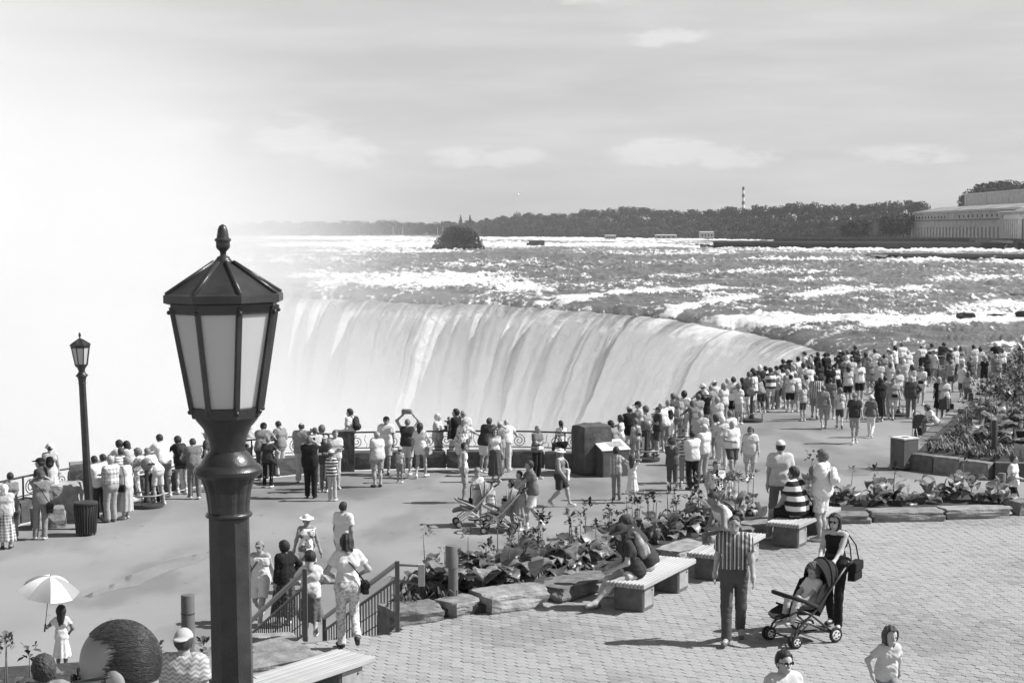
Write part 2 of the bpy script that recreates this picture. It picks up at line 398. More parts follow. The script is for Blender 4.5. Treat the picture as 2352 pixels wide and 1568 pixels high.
    v = M_('ADD', v, M_('MULTIPLY', M_('MINIMUM', fd, 14.), .012))
    r = N('ShaderNodeMapRange'); L(v, r.inputs[0]); r.inputs[1].default_value = .62; r.inputs[2].default_value = 1.0; r.inputs[3].default_value = .88; r.inputs[4].default_value = 1.0
    # the smooth lip itself is still dark, clear water between the foam tongues
    lipf = N('ShaderNodeMapRange'); L(M_('ADD', M_('ADD', M_('MULTIPLY', fd, .9), M_('MULTIPLY', ff, 1.6)), M_('MULTIPLY', M_('SUBTRACT', st, .5), 3.0)), lipf.inputs[0]); lipf.inputs[1].default_value = .1; lipf.inputs[2].default_value = 1.5
    mx = N('ShaderNodeMix'); mx.data_type = 'FLOAT'; L(lipf.outputs[0], mx.inputs[0]); mx.inputs[2].default_value = .36; L(r.outputs[0], mx.inputs[3])
    L(mx.outputs[0], b.inputs['Base Color']); b.inputs['Roughness'].default_value = .75; b.inputs['Specular IOR Level'].default_value = .2
    # thin broken water lets light through
    tr = N('ShaderNodeBsdfTranslucent'); L(mx.outputs[0], tr.inputs[0]); sh = N('ShaderNodeMixShader'); sh.inputs[0].default_value = .5
    L(b.outputs[0], sh.inputs[1]); L(tr.outputs[0], sh.inputs[2]); L(sh.outputs[0], nt.nodes['Material Output'].inputs[0])
    bp = N('ShaderNodeBump'); bp.inputs['Strength'].default_value = .9; bp.inputs['Distance'].default_value = 1.1; L(M_('ADD', cl, M_('MULTIPLY', st, .35)), bp.inputs['Height']); L(bp.outputs[0], b.inputs['Normal']); L(bp.outputs[0], tr.inputs['Normal'])
    o = link('waterfall', me, None, m); tag(o, 'great white curtain of water curving over the brink behind the crowd', kind='structure')
    # gorge floor and the rock under the plaza
    g = MB().add([(-900, 20, -52), (400, 20, -52), (400, 600, -52), (-900, 600, -52)], [(0, 1, 2, 3)])
    tag(g.obj('gorge_water', mat(.7, .8, .25, .05)), 'foaming pool at the foot of the falls', kind='structure')
    return xs, dl, tx
river()

# ================================================================ the lower plaza
WALL_PX = [(-420, 1330), (-200, 1275), (-60, 1238), (60, 1203), (150, 1183), (240, 1166), (330, 1145), (440, 1121), (600, 1099), (800, 1081), (1000, 1077), (1190, 1077), (1340, 1083), (1420, 1066), (1480, 1043),
           (1565, 1010), (1640, 984), (1740, 942), (1830, 906), (1900, 888), (2000, 878), (2150, 873), (2352, 866), (2700, 857), (3300, 850)]
WALL = [at(x, y, 0) for x, y in WALL_PX]
def plaza():
    pts = [(p.x, p.y) for p in WALL] + [(140, 70), (140, -30), (-90, -30), (-90, WALL[0].y)]
    me = MB().poly(pts, -60, 0).mesh('plaza')
    m, nt, b = _principled('plaza_concrete'); N = nt.nodes.new; L = nt.links.new
    tc = N('ShaderNodeTexCoord')
    def noise(sc, det, s=(1, 1, 1)):
        mp = N('ShaderNodeMapping'); mp.inputs['Scale'].default_value = s; L(tc.outputs['Object'], mp.inputs[0])
        n = N('ShaderNodeTexNoise'); n.inputs['Scale'].default_value = sc; n.inputs['Detail'].default_value = det; L(mp.outputs[0], n.inputs['Vector']); return n.outputs['Fac']
    def rng(v, a, c, lo, hi):
        r = N('ShaderNodeMapRange'); r.interpolation_type = 'SMOOTHSTEP'; L(v, r.inputs[0]); r.inputs[1].default_value = a; r.inputs[2].default_value = c; r.inputs[3].default_value = lo; r.inputs[4].default_value = hi; return r.outputs[0]
    def mul(a, c):
        q = N('ShaderNodeMath'); q.operation = 'MULTIPLY'; L(a, q.inputs[0]); L(c, q.inputs[1]); return q.outputs[0]
    big = rng(noise(.16, 4, (1, .6, 1)), .32, .68, .185, .285); wet = rng(noise(.55, 8, (1, .45, 1)), .46, .66, 1.05, .78); fine = rng(noise(35, 3), .3, .7, .90, 1.10)
    spots = rng(noise(3.2, 3), .66, .74, 1.0, .72)
    L(mul(mul(mul(big, wet), fine), spots), b.inputs['Base Color'])
    L(rng(noise(.33, 6, (1, .55, 1)), .5, .68, .85, .55), b.inputs['Roughness']); b.inputs['Specular IOR Level'].default_value = .3
    o = link('plaza', me, None, m); tag(o, 'pale concrete viewing plaza above the gorge', kind='structure')
plaza()

# ================================================================ the upper terrace of hexagonal pavers
EDGE = [(-40, 18.5), (-9, 19.6), (-5.2, 20.6), (-2.80, 21.70), (-1.62, 22.22), (-1.95, 23.3), (-1.3, 25.2), (.9, 27.6), (3.1, 30.4), (4.6, 32.0), (6.0, 33.2), (10.4, 33.8), (12.4, 33.0), (45, 40)]
STAIR_U = Vector((-.324, .946, 0)); STAIR_N = Vector((-2.72, 21.72, 0)); STAIR_F = Vector((-1.63, 22.18, 0))
HEX_R = .092
def terrace():
    pts = [(45, 5.2), (-40, 5.2)][::1]
    poly = EDGE[::-1] + [(-40, 5.2), (45, 5.2)]
    o = MB().poly(poly[::-1], -.5, TER - .03).obj('terrace', mat(.17, .95, .25, 14, name='paver_joint_sand'))
    tag(o, 'upper terrace paved with small hexagonal blocks', kind='structure')
    from mathutils.geometry import intersect_point_line
    P = [Vector((x, y)) for x, y in poly]
    def inside(x, y):
        c = False; j = len(P) - 1
        for i in range(len(P)):
            if (P[i].y > y) != (P[j].y > y) and x < (P[j].x - P[i].x) * (y - P[i].y) / (P[j].y - P[i].y) + P[i].x: c = not c
            j = i
        return c
    # one paver: a hexagon with eased arris
    def hexa(r):
        m = MB(); V = []
        for rr, z in ((r, -.05), (r, -.005), (r - .005, 0.0)):
            for k in range(6): a = math.pi / 6 + k * math.pi / 3; V.append((rr * math.cos(a), rr * math.sin(a), z))
        F = [(12, 13, 14, 15, 16, 17)] + [(i + 6 * q, (i + 1) % 6 + 6 * q, (i + 1) % 6 + 6 * (q + 1), i + 6 * (q + 1)) for q in (0, 1) for i in range(6)]
        return V, F
    HV, HF = hexa(HEX_R - .0032)
    me = MB().add(HV, HF).mesh('paver')
    mats = [mat(g, .88, .16, 30, .25, 60, name='paver_%d' % i) for i, g in enumerate((.24, .28, .31, .335))]
    w = HEX_R * math.sqrt(3); h = HEX_R * 1.5
    ca, sa = math.cos(math.radians(32)), math.sin(math.radians(32))
    near = []; rest = []
    def pick(x, y):
        v = fbm(np.array([x * .45]), np.array([y * .45]), o=3)[0] * 3.2 + random.uniform(-1.2, 1.2) + 1.5
        return int(min(3, max(0, round(v))))
    # stairwell opening kept clear
    for i in range(-190, 220):
        for j in range(-90, 220):
            u = (i + .5 * (j % 2)) * w; v = j * h
            x = u * ca - v * sa + 0; y = u * sa + v * ca + 16
            if y < 13.5 or abs(x) > y * .36 + 1.0 or y > 34.2 or not inside(x, y): continue
            if not (inside(x + .13, y) and inside(x - .13, y) and inside(x, y + .13) and inside(x, y - .13)): continue
            if x < -4.2 and y < 20.3 and y > 15.8: continue
            near.append((x, y))
    vis = [(x, y) for x, y in near if 16.8 < y < 19.5 and -2.5 < x < 6.0]
    vis.sort(key=lambda p: p[1]); first = set(vis[:290])
    mb = MB()
    rz = math.radians(32)
    for x, y in near:
        dz = random.uniform(-.003, .003)
        if (x, y) in first:
            q = link('paver', me, o, mats[pick(x, y)], loc=(x, y, TER + dz), rot=(random.uniform(-.012, .012), random.uniform(-.012, .012), rz))
        else:
            tx, ty = random.uniform(-.012, .012), random.uniform(-.012, .012)
            mb.add([(a * ca - b2 * sa + x, a * sa + b2 * ca + y, c + TER + dz + a * tx + b2 * ty) for a, b2, c in HV], HF, pick(x, y))
    me2 = mb.mesh('paver_field'); q = link('paver_field', me2, o, mats); q['kind'] = 'stuff'
terrace()

def stairs():
    root = empty('stone_stairs', (0, 0, 0), label='flight of stone steps leading down from the terrace to the plaza', cat='stairs')
    n = 12; run = 4.7; sm = mat(.38, .9, .2, 12, .2, 50)
    for i in range(n):
        z = TER - (i + 1) * TER / n
        a = STAIR_N + STAIR_U * (run * i / n); b = STAIR_F + STAIR_U * (run * i / n); c = STAIR_F + STAIR_U * (run * (i + 1) / n + .04); d = STAIR_N + STAIR_U * (run * (i + 1) / n + .04)
        MB().poly([(p.x, p.y) for p in (a, b, c, d)], z - .25 - i * .0, z).obj('step', sm, root)
    for nm, S, off in (('near', STAIR_N, -.06), ('far', STAIR_F, .06)):
        r = empty('stair_railing', (0, 0, 0), label='dark iron stair railing on the %s side of the stone steps' % ('nearer' if nm == 'near' else 'farther'), cat='railing', group='stair railings')
        im = mat(.10, .5, .15, 20, metal=.0, spec=.5)
        side = Vector((.946, .324, 0)) * off
        top = S + side; bot = top + STAIR_U * run
        def pt(t, z): return Vector((top.x + (bot.x - top.x) * t, top.y + (bot.y - top.y) * t, TER * (1 - t) + z))
        MB().box((0, 0, 0), (.06, .06, .98)).obj('post', im, r, loc=pt(0, .49))
        MB().box((0, 0, 0), (.06, .06, .95)).obj('post', im, r, loc=pt(1, .475))
        MB().tube([pt(0, .95), pt(1, .93)], .036, 8).obj('handrail', mat(.30, .5, .1, 20, spec=.5), r)
        MB().tube([pt(0, .74), pt(1, .72)], .022, 6).obj('rail', im, r)
        MB().tube([pt(0, .10), pt(1, .10)], .02, 6).obj('rail', im, r)
        if nm == 'far':
            q = pt(0, .93); e = q + Vector((.30, .02, -.02))
            MB().tube([q, e, e + Vector((.02, 0, -.26)), q + Vector((0, 0, -.22))], .02, 6).obj('end_loop', im, r); MB().box(tuple(e + Vector((.03, 0, -.13))), (.09, .05, .30)).obj('end_plate', mat(.4, .6), r)
        nb = 26; me = MB().box((0, 0, .33), (.018, .018, .64)).mesh('baluster')
        for k in range(1, nb):
            link('baluster', me, r, im, loc=pt(k / nb, .10))
        for k in range(0, nb - 1):
            for zz in (.22, .42):
                a = pt((k + .5) / nb, zz); 
                pts = [a + STAIR_U * (.09 * math.cos(q)) + Vector((0, 0, .05 * math.sin(q) - .03 * math.cos(q))) for q in np.linspace(0, math.pi, 6)]
                MB().tube(pts, .008, 4).obj('scroll', im, r)
stairs()
# the walkway on which the nearest visitors stand, below the picture
o = MB().poly([(-12, -4), (8, -4), (8, 5.15), (-12, 5.15)], -1.0, 4.557).obj('upper_walkway', mat(.4, .9, .2, 10)); tag(o, 'upper walkway behind the terrace', kind='structure')

# ================================================================ parapet, railings, boulders
STONE = [mat(g, .95, .35, 5, .5, 18, name='rough_stone_%d' % i) for i, g in enumerate((.09, .11, .14, .22))]
def rock_mesh(name, size, seed, rough=.18, sub=3, flat=0.0, boxy=.5):
    bm = bmesh.new(); bmesh.ops.create_cube(bm, size=2.0)
    bmesh.ops.subdivide_edges(bm, edges=bm.edges[:], cuts=sub * 2, use_grid_fill=True)
    rs = random.Random(seed); ox, oy, oz = (rs.uniform(0, 50) for _ in range(3))
    V = np.array([v.co for v in bm.verts]); Ln = np.linalg.norm(V, axis=1)[:, None]
    V = V * boxy + V / Ln * 1.25 * (1 - boxy)
    n = fbm(V[:, 0] * 1.1 + ox, V[:, 1] * 1.1 + oy, V[:, 2] * 1.1 + oz, o=4) * rough * 1.6
    st = np.round(fbm(V[:, 0] * .8 + oy, V[:, 1] * .8, V[:, 2] * 2.2 + oz, o=2) * 4) / 4 * rough
    V = V * (1 + (n + st)[:, None]); V = V / np.abs(V).max(0) * np.array(size) / 2
    V[:, 2] += size[2] / 2
    if flat: V[:, 2] = np.minimum(V[:, 2], size[2] * (1 - flat) + .2 * (V[:, 2] - size[2] * (1 - flat)))
    for v, c in zip(bm.verts, V): v.co = c
    me = bpy.data.meshes.new(name); bm.to_mesh(me); bm.free(); me.polygons.foreach_set('use_smooth', [False] * len(me.polygons)); return me
def polyline(pts, step):
    """points every `step` metres along a polyline, with headings"""
    out = []; acc = 0.0
    for a, b in zip(pts[:-1], pts[1:]):
        Ls = (b - a).length; t = -acc if acc else 0
        s = acc
        while s < Ls: out.append((a + (b - a) * (s / Ls), (b - a).normalized())); s += step
        acc = s - Ls
    return out
def parapet():
    segs = [('from the left edge to the tall boulder behind the lamp', WALL[1:6]), ('between the left boulder and the square pillar', WALL[6:10]), ('between the square pillar and the big leaning boulder', WALL[9:13]), ('from the big boulder to the right edge', WALL[13:])]
    sm = [rock_mesh('stone', (1.05, .55, .56), k, .07, 1, boxy=.9) for k in range(6)]
    iron = mat(.035, .5, .2, 20, spec=.5)
    # a scroll panel, 1.1 m long
    def spiral(cx, cz, r, turns, a0, sgn=1):
        return [(cx + (r * (1 - .8 * t)) * math.cos(a0 + sgn * t * turns * 2 * math.pi), 0, cz + (r * (1 - .8 * t)) * math.sin(a0 + sgn * t * turns * 2 * math.pi)) for t in np.linspace(0, 1, 22)]
    scrolls = [MB().tube(spiral(cx, .29, .2, 2.0, math.pi * .5, 1 if cx < .5 else -1), .013, 5).mesh('scroll', True) for cx in (.27, .82)]
    twist = MB().tube([(.545, 0, .08), (.595, 0, .2), (.505, 0, .34), (.545, 0, .50)], .010, 4).mesh('scroll_bar', True)
    for nm, pts in segs:
        w = empty('parapet_wall', pts[0], label='low dark stone wall ' + nm, cat='wall', group='plaza edge walls')
        r = empty('iron_railing', pts[0], label='black scrolled iron railing ' + nm, cat='railing', group='scroll railings')
        P = polyline([p.copy() for p in pts], 1.0)
        for k, (p, d) in enumerate(P):
            rz = math.atan2(d.y, d.x); nrm = Vector((-d.y, d.x, 0)); c = p + d * .5 + nrm * .28
            link('stone', random.choice(sm), w, random.choice(STONE[:3]), loc=c - pts[0], rot=(0, 0, rz + random.uniform(-.03, .03)))
        P = polyline([p.copy() for p in pts], 1.1)
        top = []
        for k, (p, d) in enumerate(P):
            rz = math.atan2(d.y, d.x); nrm = Vector((-d.y, d.x, 0)); c = p + nrm * .28 - pts[0]
            top.append(c)
            for sc in scrolls: link('scroll', sc, r, iron, loc=c + Vector((0, 0, .56)), rot=(0, 0, rz))
            link('scroll_bar', twist, r, iron, loc=c + Vector((0, 0, .56)), rot=(0, 0, rz))
            if k % 2 == 0: MB().box((0, 0, .3), (.04, .04, .62)).obj('post', iron, r, loc=c + Vector((0, 0, .54)))
        e = P[-1]; top.append(pts[-1] + Vector((-e[1].y, e[1].x, 0)) * .28 - pts[0])
        for z, rr, nme in ((1.14, .028, 'top_rail'), (.66, .018, 'bottom_rail')):
            MB().tube([c + Vector((0, 0, z)) for c in top], rr, 6).obj(nme, iron, r)
parapet()
def rock(name, loc, size, seed, rz=0.0, g=2, label='', cat='boulder', group=None, **k):
    o = link(name, rock_mesh(name, size, seed, **k), None, STONE[g] if isinstance(g, int) else g, loc=loc, rot=(0, 0, rz)); return tag(o, label, cat, group)
p = at(1360, 1092); rock('boulder', (p.x, p.y + .45, -.03), (1.0, .9, 1.56), 5, math.radians(28), mat(.085, .95, .4, 4, .8, 14), 'tall leaning boulder with a sunlit face beside the slanted information stand', rough=.05, boxy=.93)
p = at(205, 1180); rock('boulder', (p.x, p.y + 1.0, -.05), (1.6, 1.2, 1.32), 8, .3, mat(.20, .95, .25, 4, .5, 12), 'broad grey boulder behind the lamp post and litter bin', rough=.08, boxy=.85)
p = at(140, 1193); rock('boulder', (p.x, p.y + .25, -.05), (1.0, .9, 1.0), 12, .1, mat(.34, .95, .3, 5, .6, 20), 'pitted pale boulder left of the lamp post', rough=.12, boxy=.75)
p = at(125, 1205); rock('boulder', (p.x - .1, p.y - .25, -.05), (.9, .6, .55), 22, .4, STONE[3], 'low flat stone at the foot of the pitted boulder', rough=.1, boxy=.85)
p = at(790, 1083); rock('stone_pillar', (p.x, p.y + .25, -.03), (.62, .6, 1.28), 31, .1, STONE[0], 'square dark stone pillar beside the young man with a backpack', 'pillar', rough=.05, boxy=.95)

# ================================================================ puddles and stains on the plaza
def puddle(name, pts, g, rough, label, z=.004):
    V = [at(x, y, z) for x, y in pts]; n = len(V); c = sum(V, Vector()) / n
    V2 = []
    for i in range(n):      # soft outline
        a, b = V[i], V[(i + 1) % n]
        for t in (0, .33, .66): V2.append(a.lerp(b, t) + Vector((random.uniform(-.07, .07), random.uniform(-.12, .12), 0)))
    m = MB().add(V2, [tuple(range(len(V2)))])
    o = m.obj(name, mat(g, rough, .35, 1.1, spec=1.0 if rough < .2 else .5)); return tag(o, label, kind='structure')
puddle('puddle', [(200, 1368), (290, 1322), (380, 1290), (480, 1266), (484, 1280), (400, 1308), (310, 1345), (215, 1371)], .17, .06, 'long thin puddle across the plaza right of the umbrella')
puddle('puddle', [(1925, 1082), (1965, 1072), (2005, 1078), (2000, 1090), (1940, 1092)], .20, .3, 'small puddle left of the square litter bin')
puddle('stain', [(1050, 1176), (1100, 1165), (1160, 1172), (1150, 1195), (1070, 1200)], .21, .7, 'damp stain on the plaza under the pale stroller')
# ================================================================ far shore, woods, power house
def leaf_cloud(name, blobs, n, size, seed, shell=.55):
    """crown: many small leaf-cluster faces spread through a set of lumps"""
    r = np.random.default_rng(seed); vol = np.array([b[3] * b[4] * b[5] for b in blobs]) ** .67; vol /= vol.sum()
    which = r.choice(len(blobs), n, p=vol); B = np.array(blobs)[which]
    d = r.normal(size=(n, 3)); d /= np.linalg.norm(d, axis=1)[:, None]
    rad = (shell + (1 - shell) * r.random(n) ** .6)[:, None]
    C = B[:, :3] + d * B[:, 3:6] * rad
    nn = d + r.normal(size=(n, 3)) * .55; nn /= np.linalg.norm(nn, axis=1)[:, None]
    a = np.cross(nn, r.normal(size=(n, 3))); a /= np.linalg.norm(a, axis=1)[:, None]; b = np.cross(nn, a)
    s = (size * (.55 + .9 * r.random(n)))[:, None]
    j = lambda: (.7 + .6 * r.random(n))[:, None]
    V = np.stack([C + a * s * j(), C + b * s * .7 * j(), C - a * s * j(), C - b * s * .7 * j() + nn * s * .3], 1).reshape(-1, 3)
    F = np.arange(4 * n).reshape(n, 4)
    return np_mesh(name, V, F, False)
FOL = [mat(g, .9, .45, .45, name='foliage_%d' % i) for i, g in enumerate((.026, .035, .048, .065))]
BARK = mat(.10, .95, .3, 6)
TREES = []
for k in range(7):
    rs = random.Random(50 + k); H = 14.0
    blobs = [(0, 0, 7.2, 4.6, 4.6, 6.2)]
    for i in range(8):
        a = rs.uniform(0, 6.28); q = rs.uniform(1.6, 3.6); blobs.append((q * math.cos(a), q * math.sin(a), rs.uniform(3.0, 11.4), rs.uniform(1.7, 2.8), rs.uniform(1.7, 2.8), rs.uniform(1.5, 2.6)))
    if k == 6: blobs = [(0, 0, 2 + 1.15 * i, 2.9 - .26 * i, 2.9 - .26 * i, 1.1) for i in range(10)]
    TREES.append(leaf_cloud('crown', blobs, 900, .60, k))
def trunk_mesh():
    m = MB(); m.tube([(0, 0, 0), (.1, 0, 3), (0, .1, 6), (.1, 0, 9)], [.45, .36, .26, .1], 7)
    for a in range(5):
        t = a * 1.3; m.tube([(0, 0, 4 + a * .6), (1.3 * math.cos(t), 1.3 * math.sin(t), 6 + a * .6), (2.4 * math.cos(t), 2.4 * math.sin(t), 8 + a * .5)], [.16, .1, .05], 5)
    return m.mesh('trunk', True)
TRUNK = trunk_mesh()
def tree(p, h, kind, fol, label, group, wide=1.0):
    s = h / 14.0
    e = empty('leafy_tree' if kind < 6 else 'conifer', p, random.uniform(0, 6.28), label, 'tree', group)
    e.scale = (s * wide, s * wide, s)
    link('crown', TREES[kind], e, FOL[fol]); link('trunk', TRUNK, e, BARK); return e
def shore(name, pts, z_front, label, back=500, slope=.0, g=.07):
    m = MB(); V = []
    n = len(pts)
    for p in pts: V.append((p.x, p.y, RIV - 1.0))
    for p in pts: V.append((p.x, p.y + .5, z_front))
    for p in pts: V.append((p.x * (1 + back / p.y), p.y + back, z_front + back * slope))
    F = [(r * n + i, r * n + i + 1, (r + 1) * n + i + 1, (r + 1) * n + i) for r in (0, 1) for i in range(n - 1)]
    m.add(V, F); o = m.obj(name, mat(g, .95, .35, .05), None, True); return tag(o, label, kind='structure')
def riv(x, y): return at(x, y, RIV)
# the farthest shore (left) and the nearer wooded hillside (centre and right)
shore('far_bank', [riv(x, y) for x, y in [(-300, 542), (300, 542.5), (700, 543), (1120, 543.5)]], 1.0, 'far low bank of the river at the left')
hill = [riv(x, y) for x, y in [(1070, 545), (1250, 546), (1500, 549), (1700, 553), (1850, 555.5), (2000, 556), (2200, 556.5), (2700, 557)]]
shore('wooded_hill', hill, 1.5, 'wooded slope along the far side of the river', 600, .028, .05)
def skyline(x, pts): return float(np.interp(x, [p[0] for p in pts], [p[1] for p in pts]))
rt = random.Random(3)
x = 470.0
while x < 1130:                       # far left shore, one and a half rows
    for row in range(2):
        y0 = 541.5 - row * 2.2; D = 2150 + row * 90
        p = atd(x + rt.uniform(-6, 6), y0, D); top = skyline(x, [(470, 517), (600, 511), (700, 508), (760, 509), (900, 508), (1000, 512), (1130, 506)]) + rt.uniform(-5, 7) + row * 2
        h = (y0 - top) * D / FPX; p.z = max(p.z - 1, -1)
        tree(p, max(9, h + 2), rt.randrange(6), rt.choice((1, 2, 2)), 'small far tree in the line along the distant left shore', 'trees along the distant left shore', 1.25)
    x += rt.uniform(9, 17)
for xx in (1058, 1080):
    p = atd(xx, 540, 2000); tree(p, 25, 6, 0, 'pointed conifer rising above the far left tree line', 'conifers on the far shore', .8)
SKY = [(1070, 512), (1100, 505), (1180, 492), (1190, 482), (1240, 490), (1330, 484), (1380, 476), (1460, 474), (1520, 484), (1650, 478), (1720, 473), (1800, 466), (1900, 463), (1960, 468), (1985, 460), (2000, 465), (2060, 460), (2130, 462), (2170, 466), (2200, 462), (2230, 452)]
for row, (frac, D0) in enumerate([(0.0, 0), (.30, 60), (.58, 140), (.84, 240)]):
    x = 1085.0 + row * 7
    while x < 2140:
        yb = float(np.interp(x, [1070, 1250, 1500, 1700, 1850, 2000, 2240], [545, 546, 549, 553, 550, 548, 548])); ys = skyline(x, SKY)
        D = (CAMH - RIV) * FPX / (float(np.interp(x, [1070, 1500, 1700, 1850, 2240], [545, 549, 553, 555.5, 556.5])) - 528.7) + 10 + D0
        h = rt.uniform(13, 19)
        top = yb - 26 + (ys - yb + 26) * frac + rt.uniform(-5, 5)
        if row == 3: top = ys + rt.uniform(-4, 4)
        hp = h * FPX / D
        p = atd(x, top + hp, D)
        dark = rt.choice((0, 0, 1, 1, 2, 3) if row < 2 else (0, 1, 1, 2))
        band = ('lower', 'second', 'third', 'topmost')[row]
        tree(p, h, rt.randrange(6), dark, 'leafy tree in the %s row of the wooded far slope' % band, 'trees in the %s row of the wooded slope' % band, rt.uniform(1.0, 1.35))
        x += rt.uniform(.7, 1.15) * hp * .5
# trees behind the power house, and dark ones at its left end
for xx, yt, yb, D in [(2225, 432, 480, 1010), (2245, 424, 475, 1000), (2262, 418, 475, 1005), (2283, 412, 475, 1000), (2305, 410, 472, 1010), (2325, 409, 472, 1000), (2345, 413, 470, 1005), (2365, 412, 470, 1000), (2390, 411, 470, 1000), (2215, 445, 482, 1020), (2270, 425, 475, 990), (2318, 422, 475, 990), (2352, 424, 475, 990)]:
    p = atd(xx, yb, D); tree(p, (yb - yt) * D / FPX, rt.randrange(6), 1, 'dark round tree on the rise behind the power house', 'trees behind the power house', 1.1)
for xx, yt, yb, D in [(2040, 490, 545, 880), (2058, 487, 546, 870), (2075, 488, 545, 875), (1962, 505, 552, 830), (1985, 500, 552, 840), (1945, 512, 552, 820), (2092, 492, 546, 900)]:
    p = atd(xx, yb, D); tree(p, (yb - yt) * D / FPX, rt.randrange(6), 0, 'dense dark tree at the left end of the power house', 'dark trees beside the power house', 1.2)
# pale low sheds and walls glimpsed between the trunks on the shore
for i, (xa, xb, ya, yb) in enumerate([(1390, 1415, 541, 549), (1505, 1555, 540, 548), (1608, 1640, 533, 547)]):
    D = 1290 - i * 40; a = atd(xa, yb, D); b = atd(xb, ya, D)
    e = empty('white_shed', ((a.x + b.x) / 2, D, a.z), label=['narrow white shed by the water below the hillside trees', 'long low white shed half hidden by shore trees', 'pale square shed by the water right of the long one'][i], cat='shed')
    MB().box((0, 4, (b.z - a.z) / 2), (b.x - a.x, 8, b.z - a.z)).obj('wall', mat(.34, .9), e); MB().box((0, 4, b.z - a.z + .25), (b.x - a.x + .8, 9, .5), taper=.8).obj('roof', mat(.5, .9), e)
    for k in range(4): MB().box(((k - 1.5) * (b.x - a.x) / 4.5, -.05, (b.z - a.z) * .45), ((b.x - a.x) / 9, .2, (b.z - a.z) * .4)).obj('window', mat(.05, .3), e)
# row of poles and the low road wall on the far left shore
for i, xx in enumerate((903, 925, 1005, 1017, 1030, 1042)):
    p = atd(xx, 541, 2080); tag(MB().tube([(0, 0, 0), (0, 0, 11)], [.35, .2], 6).obj('lamp_pole', mat(.5), None, loc=p), 'thin pale pole on the distant left shore', 'pole', 'poles on the distant left shore')
o = MB().box((0, 0, 0), (130, 1, 2.2)).obj('road_wall', mat(.45), None, loc=atd(935, 541.5, 2120)); tag(o, 'long low pale wall at the water on the distant left shore', 'wall')
# striped chimney
p = atd(1707, 470, 2300); p.z -= 20
e = empty('chimney', p, label='tall chimney with dark and white bands above the woods', cat='chimney')
zt = atd(1707, 429, 2300).z - p.z
for k in range(7):
    z0 = 10 + (zt - 10) * k / 7; z1 = 10 + (zt - 10) * (k + 1) / 7; MB().lathe([(2.3 - .1 * k, z0), (2.2 - .1 * k, z1)], 14).obj('chimney_band', mat(.06 if k % 2 == 0 else .75, .8), e)
MB().lathe([(2.8, -10), (2.3, 10)], 14).obj('chimney_base', mat(.4), e)

